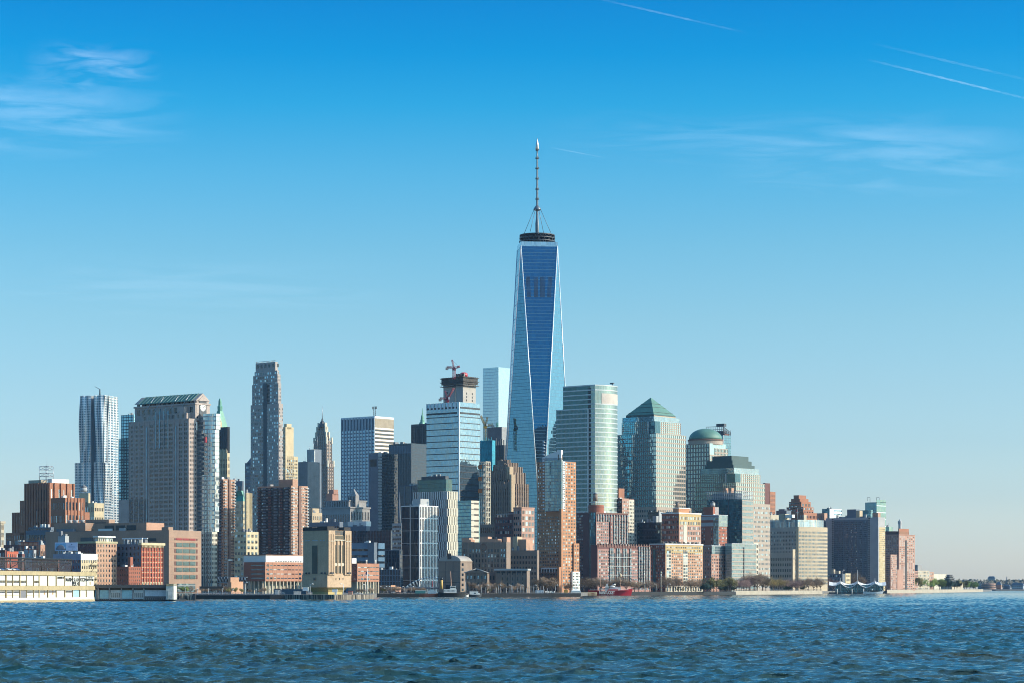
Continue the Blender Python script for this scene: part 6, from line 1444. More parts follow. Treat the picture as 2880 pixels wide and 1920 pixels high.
def college():
    b = Bld('low_brick_college', 'long low red brick college building on columns with a white roof storey', 745, 1930, 39)
    t = b.tier(686,745,860,1579,1633,brickred,part='upper_floors'); nz = 4
    b.tier
    M().box(t.x1,t.x1+.3,t.y0,t.y1,t.z0,t.z1).build('brick_face', mat('college_brick',(.44,.20,.12),streak=.2), b.root); tt = T(t.x0,t.x1+.3,t.y0,t.y1,t.z0,t.z1)
    b.punch(tt,'S',11,nz,.8,.22,WINL,mz=(.05,.06)); b.bands(t,'F',4,.3,wm,mz=(.05,.06),mu=(.35,.05)); b.piers(tt,'S',11,.3,bricktan,.12,part='panel_joint'); b.punch(tt,'S',11,nz,.55,.5,WINL,mz=(.05,.06),keep=lambda i,k:i==0 or (i>8 and k<2) or (k==0 and i<3))
    b.box('white_roof_storey', t.x1-26,t.x1-1,t.y0+2,t.y1,t.z1,t.z1+19*1930/F, white)
    for i in range(11): b.box('roof_vent', t.x1-1,t.x1-.6,t.y0+t.D*(.28+.06*i),t.y0+t.D*(.31+.06*i),t.z1+.4,t.z1+1.2, grey)
    b.box('roof_edge', t.x1-27,t.x1-.4,t.y0+1.4,t.y1,t.z1+19*1930/F,t.z1+19*1930/F+.5, bricktan)
    for i in range(12):
        y = t.y0+t.D*i/11.3; b.box('column', t.x1-1.0,t.x1+.1,y,y+.9,0,t.z0, limestone)
    for i in range(5):
        x = t.x0+t.W*(i+.3)/5; b.box('column', x,x+.8,t.y0,t.y0+.9,0,t.z0, limestone)
    M().box(t.x0+3,t.x1-6,t.y0+6,t.y1,0,t.z0).build('recessed_ground_floor', mat('recess_wall',(.32,.33,.26)), b.root); M().box(t.x1-6,t.x1-5.7,t.y0+30,t.y1,0.8,t.z0-1).build('shopfront', MATS['pale_green_glass'], b.root)
    b.box('garden_wall', t.x1+1,t.x1+2,t.y0+t.D*.3,t.y1,0,2.6, brickpink)
    e = Bld('low_brick_annex', 'low red brick college annex right of the vent tower, behind the flagpole', 1004, 1945, 39)
    t = e.tier(965,1004,1066,1583,1634,brickred,part='upper_floors'); M().box(t.x1,t.x1+.3,t.y0,t.y1,t.z0,t.z1).build('brick_face', MATS['college_brick'], e.root); tt = T(t.x0,t.x1+.3,t.y0,t.y1,t.z0,t.z1); e.punch(tt,'S',7,4,.8,.22,WINL,mz=(.03,.1)); e.punch(tt,'S',7,4,.6,.5,WINL,mz=(.03,.1),keep=lambda i,k:k<2 and i in (1,2,3)); e.punch(t,'F',4,4,.7,.25,WIN)
    for i in range(9): e.box('column', t.x1-.9,t.x1+.1,t.y0+t.D*i/8.3,t.y0+t.D*i/8.3+.8,0,t.z0, limestone)
    M().box(t.x0+2,t.x1-5,t.y0+4,t.y1,0,t.z0).build('recessed_ground_floor', MATS['recess_wall'], e.root)
    e.box('white_plant_room', t.x1-20,t.x1-8,t.y0+3,t.y0+8,t.z1,t.z1+15*1945/F, white)
    for f in (.5,.52,.9,.93): M().lathe([(.5,t.z1),(.5,t.z1+2.6),(.7,t.z1+3)],t.x1-2,t.y0+t.D*f,8).build('roof_vent', white, e.root)
    k = Bld('brick_box', 'plain stepped brick box with a footbridge behind it, left of the low college', 646, 1880, 39); x = k.tier(640,650,684,1634,None,MATS['salmon_brick']); y = k.tier(642,648,672,1622,1636,MATS['salmon_brick'],d=1,part='upper_step')
    f = empty('covered_footbridge', (px2x(652,1915),1915,py2z(1636,1915)), R(-8), 'enclosed blue grey footbridge with triangular trusses, behind the brick box', 'footbridge')
    w = 42*1915/F; q = M(); q.box(-w,w,0,4,-.4,0); q.box(-w,w,0,4,3.9,4.3)
    n = 10
    for i in range(n):
        x0 = -w+2*w*i/n; x1 = x0+w/n; x2 = x0+2*w/n; q.tube((x0,-.1,0),(x1,-.1,4),.25,n=4); q.tube((x1,-.1,4),(x2,-.1,0),.25,n=4)
    q.build('truss', mat('bridge_blue',(.20,.27,.33)), f); M().box(-w,w,.4,3.6,0,3.9).build('glazing', wd, f)
    for x in (-w+2,0,w-2): M().box(x-.6,x+.6,1,3,-py2z(1636,1915)+GROUND,-.4).build('bridge_pier', grey, f)
    for i,(a,b_,c,y,Y,m,l) in enumerate(((1058,1100,1112,1644,2060,MATS['salmon_brick'],'flat orange brick shed left of the blue arch bridge'),(1094,1112,1128,1649,2045,brickpink,'second smaller brick shed nearest the blue arch bridge'))):
        simple('low_brick_shed', l, a, b_, c, y, Y, m, None, None)
college()

# ------------------------------------------------------------------ vent tower on its own pier
def vent_tower():
    ochre = mat('ochre_brick', (.55,.38,.24), streak=.4, fine=.9); och2 = mat('ochre_shade', (.50,.37,.20), streak=.5)
    b = Bld('vent_tower', 'massive ochre brick ventilation tower with tall louvres, standing on its own round pier', 921, 1632, 42, 'vent tower')
    zb = b.z(1649)
    t = T(-b.left(852.5),0,0,b.right(985),zb,b.z(1490)); M().box(t.x0,t.x1,t.y0,t.y1,zb,t.z1).build('shaft', ochre, b.root)
    # base band stands a little proud, pedestal below steps in
    M().box(t.x0-.5,t.x1+.5,t.y0-.5,t.y1+.5,zb-.3,b.z(1615)).build('base_band', ochre, b.root)
    q = M(); q.prism([(t.x0+5,t.y0+4),(t.x1-3.5,t.y0+4),(t.x1-3.5,t.y1-4),(t.x0+5,t.y1-4)],-.5,zb-3.5); q.prism([(t.x0+5,t.y0+4),(t.x1-3.5,t.y0+4),(t.x1-3.5,t.y1-4),(t.x0+5,t.y1-4)],zb-3.5,zb-.3,0,[(t.x0+2,t.y0+1.5),(t.x1-1,t.y0+1.5),(t.x1-1,t.y1-1.5),(t.x0+2,t.y1-1.5)]); q.build('pedestal', mat('pedestal_stone',(.56,.43,.18),streak=.5), b.root)
    blk = mat('tar_coping',(.045,.04,.038),.9)
    h = 10*1632/F; 
    # notched coping: blocks of different height
    for f0,f1,dz in ((0,.38,0),(.38,.60,-.3),(.60,1.0,.3)): M().box(t.x0+t.W*f0,t.x0+t.W*f1-.02,t.y0-.3,t.y0+6,t.z1+.01,t.z1+h+dz).build('coping', blk, b.root)
    b.box('coping', t.x1-6,t.x1+.35,t.y0-.35,t.y0+t.D*.28,t.z1+.02,t.z1+h+.35, blk); b.box('coping', t.x1-6,t.x1+.35,t.y0+t.D*.72,t.y1,t.z1+.02,t.z1+h, blk)
    b.box('coping_gap', t.x1-7,t.x1-4.2,t.y0+t.D*.28,t.y0+t.D*.72,t.z1-7,t.z1+h-.4, blk)
    ss = t.D*.28
    # lit side: corner pylons proud of the recessed middle
    for y0,y1 in ((t.y0,t.y0+ss),(t.y0+t.D*.72,t.y1)):
        b.box('corner_pylon', t.x1-.1,t.x1+1.2,y0,y1,zb+8,t.z1, ochre)
        for k in range(3): y = y0+(y1-y0)*(.25+.25*k); b.box('flute', t.x1+1.2,t.x1+1.5,y-.25,y+.25,b.z(1608),t.z1-2.5, ochre)
        b.box('band_course', t.x1+1.2,t.x1+1.4,y0+.3,y1-.3,b.z(1521),b.z(1518.5), ivory)
    lou = mat('louvre_bronze',(.11,.095,.065),.8,var=.5,fine=4)
    for k in range(3):
        y0 = t.y0+t.D*(.29+.155*k); y1 = y0+t.D*.115
        for (pa,pb) in ((1531,1580.5),(1592,1610)):
            o = b.box('louvre', t.x1-.1,t.x1+.25,y0,y1,b.z(pb),b.z(pa), lou)
        b.box('mullion_pier', t.x1-.1,t.x1+.8,y1,y1+t.D*.04,b.z(1610),b.z(1518), ochre)
        b.box('slit_window', t.x1+.5,t.x1+.7,y0+1,y1-1,b.z(1629.5),b.z(1623), wd)
    b.box('roof_louvre', t.x1-.1,t.x1+.3,t.y0+ss,t.y0+t.D*.72,b.z(1514),b.z(1504), lou); b.box('ledge', t.x1-.1,t.x1+.9,t.y0+ss,t.y0+t.D*.72,b.z(1518),b.z(1515.5), ivory); b.box('ledge', t.x1-.1,t.x1+.5,t.y0+ss,t.y0+t.D*.72,b.z(1590),b.z(1582), ivory)
    b.box('open_notch', t.x1-.1,t.x1+.25,t.y0+ss,t.y0+t.D*.72,b.z(1502),t.z1-.2, wd)
    # shaded side
    b.box('tall_louvre', t.x0+t.W*.38,t.x0+t.W*.59,t.y0-.25,t.y0+.1,b.z(1612),b.z(1532), lou); b.box('small_window', t.x0+t.W*.46,t.x0+t.W*.56,t.y0-.8,t.y0-.45,b.z(1630),b.z(1622.5), wd)
    for f0,f1 in ((.08,.15),(.18,.27),(.38,.60),(.70,.76),(.82,.88)): b.box('stone_inlay', t.x0+t.W*f0,t.x0+t.W*f1,t.y0-.12,t.y0+.1,b.z(1519.5),b.z(1516.5), palegrey)
    for f in (.12,.24,.76,.9): b.box('bracket_light', t.x0+t.W*f,t.x0+t.W*f+1.0,t.y0-1,t.y0,b.z(1612),b.z(1608), darksteel)
    for f in (.05,.11,.17,.80,.86,.92): b.box('bracket_light', t.x1+1.2,t.x1+2,t.y0+t.D*f,t.y0+t.D*f+.7,b.z(1612),b.z(1607.5), darksteel)
vent_tower()
def round_pier():
    cy = 1665; q = M()
    xs = [(560,1700),(700,1640),(800,1602),(880,1585),(940,1580),(1000,1590),(1040,1612),(1052,1650),(1048,1700),(1040,1900),(560,1900)]
    poly = [(px2x(p,y),y) for p,y in xs]
    m, t, p = newmat('pier_timber'); MATS['pier_timber'] = m
    tc = N(t,'ShaderNodeTexCoord'); mp = N(t,'ShaderNodeMapping'); mp.inputs['Scale'].default_value=(1.1,1.1,.06); n = N(t,'ShaderNodeTexNoise'); n.inputs['Scale'].default_value=1.0; n.inputs['Detail'].default_value=5
    r = N(t,'ShaderNodeValToRGB'); t.links.new(tc.outputs['Object'],mp.inputs['Vector']); t.links.new(mp.outputs[0],n.inputs['Vector']); t.links.new(n.outputs['Fac'],r.inputs[0]); t.links.new(r.outputs[0],p.inputs['Base Color'])
    r.color_ramp.elements[0].color=(.02,.017,.015,1); r.color_ramp.elements[0].position=.44; r.color_ramp.elements[1].color=(.36,.30,.23,1); r.color_ramp.elements[1].position=.66; p.inputs['Roughness'].default_value=.9
    q.prism(poly,-3,GROUND+.1); tag(q.build('round_pier', m), kind='structure')
    # low dark quay running left from it, and right along the park
    qp = M(); a = [(500,1640),(560,1655),(700,1615),(702,1625),(560,1700),(500,1700)]; 
    poly2 = [(px2x(p_,y),y) for p_,y in ((498,1612),(640,1606),(760,1600),(800,1601),(700,1641),(560,1701),(498,1760))]
    qp.prism(poly2,-3,GROUND-.3); tag(qp.build('dark_quay', DARKWALL), kind='structure')
    q = M()
    poly3 = [(px2x(p_,y),y) for p_,y in ((1058,1995),(1300,2000),(1633,2030),(1634,2190),(1300,2060),(1060,2020))]
    q.prism(poly3,-3,GROUND-.15); tag(q.build('long_pier', DARKWALL), kind='structure')
    q = M(); pts = [(1650,2390),(1800,2440),(1925,2500),(1990,2535),(2070,2618),(2070,2690),(1925,2540),(1800,2470),(1650,2410)]
    q.prism([(px2x(p_,y),y) for p_,y in pts],-3,GROUND+.4); tag(q.build('park_bulkhead', DARKWALL), kind='structure')
    q = M(); pts = [(2066,2640),(2180,2740),(2313,2880),(2313,2940),(2066,2700)]
    q.prism([(px2x(p_,y),y) for p_,y in pts],-3,GROUND+1.2); tag(q.build('esplanade_wall', SEAWALL), kind='structure')
    q = M(); pts = [(2495,3400),(2680,3930),(2765,4380),(2762,4420),(2690,4020),(2495,3460)]
    q.prism([(px2x(p_,y),y) for p_,y in pts],-3,GROUND+1.5); tag(q.build('far_esplanade_wall', SEAWALL), kind='structure')
round_pier()

# ------------------------------------------------------------------ pier shed, lower left
def pier_shed():
    A = (px2x(-60,1240),1240.0); B = (px2x(267,1392),1392.0)
    dx, dy = B[0]-A[0], B[1]-A[1]; Ln = math.hypot(dx,dy); ang = math.atan2(dy,dx)
    # gentler turn: the near face looks right of the camera
    e = empty('pier_shed', (A[0],A[1],0), ang, 'long two storey cream pier shed with painted lettering, lower left', 'pier shed')
    def Lx(px):   # local x of a pixel column on the face
        k = px-1440; return (k*A[1]-A[0]*F)/(dx/Ln*F-k*dy/Ln)
    def z(py, px): return py2z(py, A[1]+Lx(px)*dy/Ln)
    m = mat('shed_ochre',(.43,.34,.19),streak=.6,fine=.6); wp = mat('shed_white',(.70,.68,.60),.6,var=.2,streak=.4,fine=.7); 
    H = z(1609,267); zf = z(1647,267); zf1 = z(1653,267); zd = z(1682,267)
    L = Lx(267); k2 = 267-1440; A2 = (A[0]+7*dy/Ln, A[1]-7*dx/Ln); LD = (k2*A2[1]-A2[0]*F)/(dx/Ln*F-k2*dy/Ln)
    M().box(0,L,0.4,60,1.2,H-.1).build('shed_wall', m, e)
    M().box(-.3,L+.3,-.6,62,H-1.9,H+.3).build('roof_fascia', m, e)
    M().box(0,L,-.5,.5,zf1-.9,zf).build('floor_band', m, e)
    M().box(-2,LD,-7,62,-2.5,1.2).build('pier_deck', mat('deck_ochre',(.40,.31,.18),streak=.8), e)
    M().box(-2,LD-.3,-6.8,-6.3,1.2,2.4).build('deck_parapet', wp, e)
    edges = [-20,17.5,35.5,56,74.5,94.5,110,134.5,158.5,182.5,204.5,224.5,243,266]
    teal = mat('teal_shutter',(.36,.64,.72),.5)
    for i in range(len(edges)-1):
        a, b_ = Lx(edges[i]), Lx(edges[i+1]); g = (b_-a)*.07
        M().box(a-.3,a+.3,-.25,.5,1.2,zf1).build('pilaster', m, e); pw_ = .3 if i < 9 else .1; M().box(a-pw_,a+pw_,-.25 if i < 9 else .12,.5,zf,H-1.9).build('pilaster', m, e)
        up = M().box(a+g,b_-g,.15,.5,zf+.3,H-2.0).build('upper_panel', wp, e)
        lo = M().box(a+g,b_-g,.15,.5,1.3,zf1-1.1).build('lower_panel', wp if i not in (10,) else teal, e)
        if i in (0,1,2,3,5):
            q = M(); h = (H-2.9-zf-.4); q.box(a+g*1.4,b_-g*1.4,.05,.16,zf+.4+h*.32,zf+.4+h*.58); w = q.build('window', wd, up)
            q = M()
            for k in range(5): x = a+g*1.4+(b_-a-2.8*g)*k/4; q.box(x-.08,x+.08,-.02,.06,zf+.4+h*.32,zf+.4+h*.58)
            q.box(a+g*1.4,b_-g*1.4,-.02,.06,zf+.4+h*.44,zf+.4+h*.46); q.build('glazing_bars', m, w)
        if i == 3: M().box(a+g*1.5,b_-g*1.5,.05,.16,1.3,zf1-1.3).build('doorway', mat('door_grey',(.20,.20,.22)), lo)
        elif i < 8 or i == 9: M().box(a+g*1.3,b_-g*1.3,.05,.16,zf1-2.3,zf1-1.5).build('vent_grille', darksteel, lo)
        if i in (0,1,2,4,5): M().box(a+g,b_-g,.06,.16,(1.3+zf1)/2-.7,(1.3+zf1)/2-.55).build('panel_rail', m, lo)
        if i in (6,7): M().box(a+(b_-a)*.55,a+(b_-a)*.68,.08,.16,4,6.2).build('rust_stain', mat('rust_stain',(.42,.22,.06),var=.6), lo)
    # painted words
    sx = (B[1]/A[1])
    hh = H-2.9-zf
    def words(s, px, py, size, squeeze):
        x = Lx(px); text_obj(s, 'painted_lettering', e, (x,.08,z(py,px)), size, black, 'F', squeeze)
    wid = Lx(243)-Lx(185)
    o = text_obj('MARINE & AVIATION', 'painted_lettering', e, ((Lx(185)+Lx(243))/2,.08,z(1629,213)), 3.0, black, 'F'); o.scale = (wid/max(.1,o.dimensions.x if o.dimensions.x else 1),1,1)
    w0 = max(v.co.x for v in o.data.vertices)-min(v.co.x for v in o.data.vertices); o.scale = (wid/w0,1,1); sq = wid/w0
    text_obj('PIER 40', 'painted_lettering', e, ((Lx(201)+Lx(226))/2,.08,z(1640.5,213)), 3.0, black, 'F', (Lx(226)-Lx(201))/(w0*7/17))
    for s,py,px,sz in (('DEPARTMENT OF',1623.5,171,1.0),('CITY OF',1624.5,254,1.2),('NEW YORK',1630,254,1.2)):
        o = text_obj(s, 'painted_lettering', e, (Lx(px),.08,z(py,px)), sz*1.5, black, 'F', sq)
        if s.startswith('DEP'): ww = max(v.co.x for v in o.data.vertices)-min(v.co.x for v in o.data.vertices); o.scale = ((Lx(180)-Lx(162))/ww,1,1)
    M().box(Lx(252.5),Lx(255.5),.02,.16,z(1643,254),z(1634,254)).build('door', m, e)
    # dark shaded wing to the right of the corner
    d = empty('pier_wing', (B[0],B[1],0), R(-3), 'shaded pier wing with teal shutters and a dark overhanging deck roof', 'pier shed')
    W = lambda px: px2x(px, B[1]) - B[0]
    zr0, zr1, zw = py2z(1652,B[1]), py2z(1643,B[1]), py2z(1688,B[1])
    dk = mat('wing_dark',(.10,.095,.09),.8)
    M().box(-2,W(474.8),1.5,14,1.0,zr0).build('wing_wall', dk, d); M().box(-3,W(474.8),-1.2,15,zr0,zr1).build('overhang_roof', dk, d); M().box(-3,W(498),-3.0,30,-2.5,.9).build('wing_deck', DARKWALL, d)
    for (a,b_,kind) in ((241,266,'teal'),(279,305,'teal'),(310,339,'grid'),(343,371,'teal'),(376,404,'grid'),(407,472,'white')):
        mm = {'teal':teal,'grid':mat('pale_blue_panel',(.60,.70,.72),.5),'white':mat('pale_screen',(.70,.80,.86),.6)}[kind]
        x0, x1 = W(max(a,268)), W(b_); p = M().box(x0,x1,1.2,1.6,1.4 if kind!='white' else 2.8,zr0-1.2).build({'teal':'shutter','grid':'glazed_shutter','white':'white_screen'}[kind], mm, d)
        if kind == 'grid':
            q = M()
            for k in range(6): q.box(x0+(x1-x0)*k/5-.08,x0+(x1-x0)*k/5+.08,1.1,1.22,2,zr0-2.6)
            for k in range(6): zz = 2+(zr0-4.6)*k/5; q.box(x0,x1,1.1,1.22,zz-.08,zz+.08)
            q.build('glazing_bars', white, p); M().box(x0+.3,x1-.3,1.13,1.2,2.2,zr0-2.8).build('glass', wm, p)
    for px in (272,276,307,341,374,405): M().box(W(px)-.3,W(px)+.3,.8,1.6,1,zr0).build('post', steel, d)
    q = M()
    for i in range(45): x = -2+(W(474)+2)*i/44; q.box(x-.05,x+.05,-1.1,-1.0,zr1,zr1+1.2)
    q.box(-2,W(474),-1.15,-.95,zr1+1.1,zr1+1.25); q.box(-2,W(474),-1.15,-.95,zr1+.5,zr1+.6); q.build('railing', darksteel, d)
    q = M()
    for i in range(34): x = W(270)+(W(470)-W(270))*i/33; q.box(x-.05,x+.05,-2.8,-2.7,.9,2.0)
    q.box(W(270),W(470),-2.85,-2.65,1.9,2.05); q.build('deck_railing', steel, d)
    M().box(W(475),W(496),-6,3,1.0,zr1+.4).build('end_block', wp, d); M().box(W(475),W(496),-6.3,3.2,zr0+1.2,zr1+.6).build('end_fascia', MATS['shed_ochre'], d)
    pz = M().box(W(480),W(492),-6.25,-5.9,1.6,zr0-1.5).build('end_window', wm, d); q = M()
    for k in range(7): zz = 1.8+(zr0-3.6)*k/6; q.box(W(480),W(492),-6.4,-6.2,zz-.25,zz+.25)
    q.build('glazing_bars', white, pz)
    # ball field net frame on the roof
    f = empty('net_frame', (A[0],A[1],H+.5), ang, 'long black steel net frame along the roof of the pier shed', 'net frame')
    zt = z(1571,130)-H; q = M()
    y = 14
    for px in (-30,18,60,97,137,183,227,265):
        x = Lx(px); q.tube((x,y,0),(x,y,zt),.35,n=5); q.tube((x,y,zt*.9),(x-6,y+9,0),.28,n=4)
    for zz, r in ((zt,.6),(zt*.74,.35)): q.tube((Lx(-40),y,zz),(Lx(266),y,zz),r,n=4)
    q.build('frame', black, f)
    netm = bpy.data.materials.new('ball_net'); netm.use_nodes = True; nt = netm.node_tree; pb = nt.nodes['Principled BSDF']; pb.inputs['Base Color'].default_value = (.03,.02,.02,1); pb.inputs['Alpha'].default_value = .55
    M().add([(Lx(-30),y,0),(Lx(265),y,0),(Lx(265),y,zt*.95),(Lx(-30),y,zt*.95)],[(0,1,2,3)]).build('net', netm, f)
    r = empty('rusty_frame', (A[0],A[1],H+.5), ang, 'rust brown steel frame standing behind the black net frame on the pier roof', 'net frame'); q = M(); y = 34
    zt2 = z(1567,90)-H
    for px in (-20,35,62,100,150): x = Lx(px); q.tube((x,y,0),(x,y,zt2),.5,n=5); q.tube((x,y,zt2*.9),(x-5,y,0),.4,n=4)
    q.tube((Lx(-40),y,zt2),(Lx(165),y,zt2),.8,n=4); q.tube((Lx(-40),y,zt2*.72),(Lx(162),y,zt2*.72),.7,n=4); q.build('frame', rust, r)
    # floodlights
    return A, B, ang, Lx, H
PIER = pier_shed()
def pilings():
    e = empty('timber_dolphin', (px2x(524,1490),1490,0), R(-4), 'cluster of weathered timber piles with a white top rail at the pier wing corner', 'pilings')
    w = 26*1490/F; q = M()
    for i in range(16):
        x = -w+2*w*i/15; q.tube((x,rnd.uniform(-.6,.6),-2),(x+rnd.uniform(-.2,.2),rnd.uniform(-.3,.3),rnd.uniform(2.6,4.2)),.33,n=7)
    q.build('piles', MATS['pier_timber'], e); M().box(-w,w*.7,.2,1.2,2.6,4.4).build('cap_beam', ivory, e); M().box(w*.75,w,-.8,.9,-2,4.0).build('fender_block', darksteel, e)
    e = empty('timber_dolphin', (px2x(1656,2330),2330,0), R(3), 'pale yellow timber fender rack left of the red lightship', 'pilings'); w = 22*2330/F; q = M()
    for i in range(14): x = -w+2*w*i/13; q.tube((x,0,-2),(x,0,3.2),.3,n=6)
    q.box(-w,w,-.5,.5,1.2,1.8); q.box(-w,w,-.5,.5,2.7,3.3); q.build('piles', cream, e)
    e = empty('timber_dolphin', (px2x(1903,2500),2500,0), R(3), 'pale timber landing with fender piles right of the red lightship', 'pilings'); w = 20*2500/F; q = M()
    for i in range(12): x = -w+2*w*i/11; q.tube((x,0,-2),(x,0,3.0),.35,n=6)
    q.box(-w,w,.2,3,2.0,3.2); q.build('piles', ivory, e)
pilings()
# ------------------------------------------------------------------ trees
def leafmat(name, col, var=.5):
    m, t, p = newmat(name); tc = N(t,'ShaderNodeTexCoord'); n = N(t,'ShaderNodeTexNoise'); n.inputs['Scale'].default_value = .9; n.inputs['Detail'].default_value = 3; t.links.new(tc.outputs['Object'], n.inputs['Vector'])
    mr = N(t,'ShaderNodeMapRange'); mr.inputs['From Min'].default_value=.3; mr.inputs['From Max'].default_value=.7; mr.inputs['To Min'].default_value = 1-var; mr.inputs['To Max'].default_value = 1+var; t.links.new(n.outputs['Fac'], mr.inputs['Value'])
    oi = N(t,'ShaderNodeObjectInfo'); m2 = N(t,'ShaderNodeMapRange'); m2.inputs['To Min'].default_value=.75; m2.inputs['To Max'].default_value=1.25; t.links.new(oi.outputs['Random'], m2.inputs['Value'])
    mu = N(t,'ShaderNodeMath',operation='MULTIPLY'); t.links.new(mr.outputs[0],mu.inputs[0]); t.links.new(m2.outputs[0],mu.inputs[1])
    v = N(t,'ShaderNodeVectorMath',operation='SCALE'); v.inputs[0].default_value = col; t.links.new(mu.outputs[0], v.inputs['Scale']); t.links.new(v.outputs[0], p.inputs['Base Color']); p.inputs['Roughness'].default_value=.9
    MATS[name]=m; return m
BARK = mat('bark',(.13,.10,.08),.9)
TW = leafmat('bare_twigs',(.21,.145,.095)); TWP = leafmat('purple_twigs',(.21,.135,.12)); OL = leafmat('olive_buds',(.19,.165,.06)); GR = leafmat('spring_green',(.14,.19,.04)); EV = leafmat('evergreen',(.018,.04,.028)); YB = leafmat('yellow_buds',(.22,.16,.05))
def tree_proto(h, spread, leaf, n, seed, flat=.8, twig=True):
    """tapered trunk with limbs (part trunk) and a crown of many small twig or leaf pieces gathered in clumps (part crown)"""
    rs = random.Random(seed); tr = M(); tips = []
    th = h*.32
    tr.tube((0,0,-.3),(0,0,th),h*.030,h*.022,7)
    nb = 9
    for i in range(nb):
        a = 6.283*i/nb+rs.uniform(-.3,.3); el = rs.uniform(.5,1.25); L = h*rs.uniform(.35,.6)
        p0 = Vector((0,0,th*rs.uniform(.8,1.0))); d = Vector((math.cos(a)*math.cos(el)*spread,math.sin(a)*math.cos(el)*spread,math.sin(el)))
        p1 = p0+d*L*.55; p2 = p1+(d+Vector((rs.uniform(-.3,.3),rs.uniform(-.3,.3),rs.uniform(0,.3))))*L*.5
        tr.tube(p0,p1,h*.014,h*.009,5); tr.tube(p1,p2,h*.009,h*.003,4); tips += [p1.lerp(p2,.3),p2]
        for k in range(4):
            q = p1.lerp(p2,rs.random()); e = q+Vector((rs.uniform(-1,1)*spread,rs.uniform(-1,1)*spread,rs.uniform(-.2,1)))*h*.14; tr.tube(q,e,h*.005,h*.002,3); tips.append(e)
    cr = M(); per = n//len(tips)
    for tp in tips:
        rad = h*rs.uniform(.07,.13)
        for k in range(per):
            v = Vector((rs.gauss(0,1),rs.gauss(0,1),rs.gauss(0,flat))); v = v*rad*.62; c = tp+v
            if twig:
                d = (v*.6+Vector((rs.gauss(0,1),rs.gauss(0,1),rs.uniform(.2,1.5)))*.5).normalized()*h*rs.uniform(.035,.075); s = d.orthogonal().normalized()*h*.0042
                cr.add([c-s,c+s,c+d],[(0,1,2)])
            else:
                s = h*rs.uniform(.014,.028); a = Vector((rs.gauss(0,1),rs.gauss(0,1),rs.gauss(0,1))).normalized(); b = a.orthogonal().normalized()
                cr.add([c-a*s,c+b*s*.7,c+a*s,c-b*s*.7],[(0,1,2,3)])
    return tr.mesh('trunk',BARK), cr.mesh('crown',leaf)
PROTO = {}
def proto(k, *a, **kw): PROTO[k] = tree_proto(*a, **kw)
for s in range(3):
    proto(('bare',s),10,1.0,TW,5200,10+s); proto(('purple',s),10,1.0,TWP,5200,20+s); proto(('olive',s),10,1.0,OL,4600,30+s,twig=False); proto(('green',s),10,1.05,GR,4600,40+s,twig=False); proto(('dark',s),10,.9,EV,6000,50+s,twig=False); proto(('yellow',s),10,.95,YB,4200,60+s)
NAMEK = {'bare':'bare_tree','purple':'bare_tree','olive':'budding_tree','green':'leafy_tree','dark':'evergreen_tree','yellow':'budding_tree'}
def tree(kind, px, Y, htpx, label, group=None, zb=GROUND, wide=1.0):
    h = htpx*Y/F; tr, cr = PROTO[(kind, rnd.randrange(3))]
    e = empty(NAMEK[kind], (px2x(px,Y),Y,zb), rnd.random()*6.28, label, 'tree', group)
    s = h/10.5; e.scale = (s*wide,s*wide,s)
    link('trunk',tr,e); link('crown',cr,e); return e
def row(kind, n, x0, x1, Y0, Y1, h0, h1, label, group, wide=1.0):
    for i in range(n):
        f = (i+.5+rnd.uniform(-.3,.3))/n
        tree(kind, x0+(x1-x0)*f, Y0+(Y1-Y0)*f+rnd.uniform(-12,12), rnd.uniform(h0,h1), label, group, wide=wide)
# street trees along the highway behind the dark quay
row('green',2,506,530,1770,1790,22,26,'bright green leafing tree beside the white end of the pier wing','leafing trees by the pier wing')
row('bare',9,528,660,1790,1800,16,24,'low bare tree on the quay street between pier wing and brick box','bare trees left of the brick box')
row('olive',3,628,690,1780,1790,15,20,'low olive budding tree before the brick box','budding trees by the brick box')
row('bare',7,690,850,1770,1790,14,22,'low bare tree in front of the college columns','bare trees before the college')
row('bare',4,1000,1050,1760,1790,14,20,'low rounded bare tree beside the flagpole','bare trees by the flagpole',wide=1.3)
row('bare',10,1062,1200,2022,2040,14,20,'low rounded bare tree between the flagpole and the arch bridge','bare trees along the highway',wide=1.3)
row('olive',2,1064,1085,2018,2022,15,18,'low olive budding tree right of the flagpole','budding trees by the flagpole')
tree('dark',1168,2060,17,'single dark evergreen under the blue arch bridge')
row('bare',11,1320,1480,2055,2075,22,34,'slim bare tree on the promenade before the school pavilions','bare trees before the school')
row('bare',3,1500,1562,2070,2085,40,52,'taller bare tree before the brown brick wing of the orange tower','tall bare trees by the orange tower')
row('yellow',2,1370,1385,2050,2055,13,16,'small yellowish budding bush tree on the school promenade','budding bushes on the promenade')
row('bare',2,1590,1606,2180,2190,24,34,'thin bare tree at the foot of the orange brick tower','bare trees at the orange tower foot')
row('bare',9,1630,1790,2405,2440,34,46,'full bare tree behind the red lightship','bare trees behind the red lightship',wide=1.25)
row('bare',4,1790,1850,2470,2480,28,36,'bare tree right of the red lightship','bare trees right of the lightship')
row('bare',4,1862,1920,2500,2530,36,50,'tall open bare tree before the orange brick block','bare trees before the orange block')
row('yellow',2,1900,1925,2490,2500,12,16,'low yellow budding shrub tree at the orange block','low budding trees')
row('bare',5,1930,1985,2540,2570,28,40,'bare brown tree between the orange block and the red podium','bare trees by the red podium')
row('olive',6,1985,2062,2560,2630,32,46,'olive budding tree before the pale glass block','budding trees before the pale glass block')
row('dark',4,1975,1995,2530,2540,18,26,'dark rounded evergreen clump on the park bulkhead, left one','left evergreen clump')
row('dark',3,2024,2046,2580,2600,15,22,'dark evergreen in the middle of the park bulkhead','middle evergreen clump')
row('dark',2,2052,2066,2618,2628,12,17,'small dark evergreen at the right end of the park bulkhead','right evergreen pair')
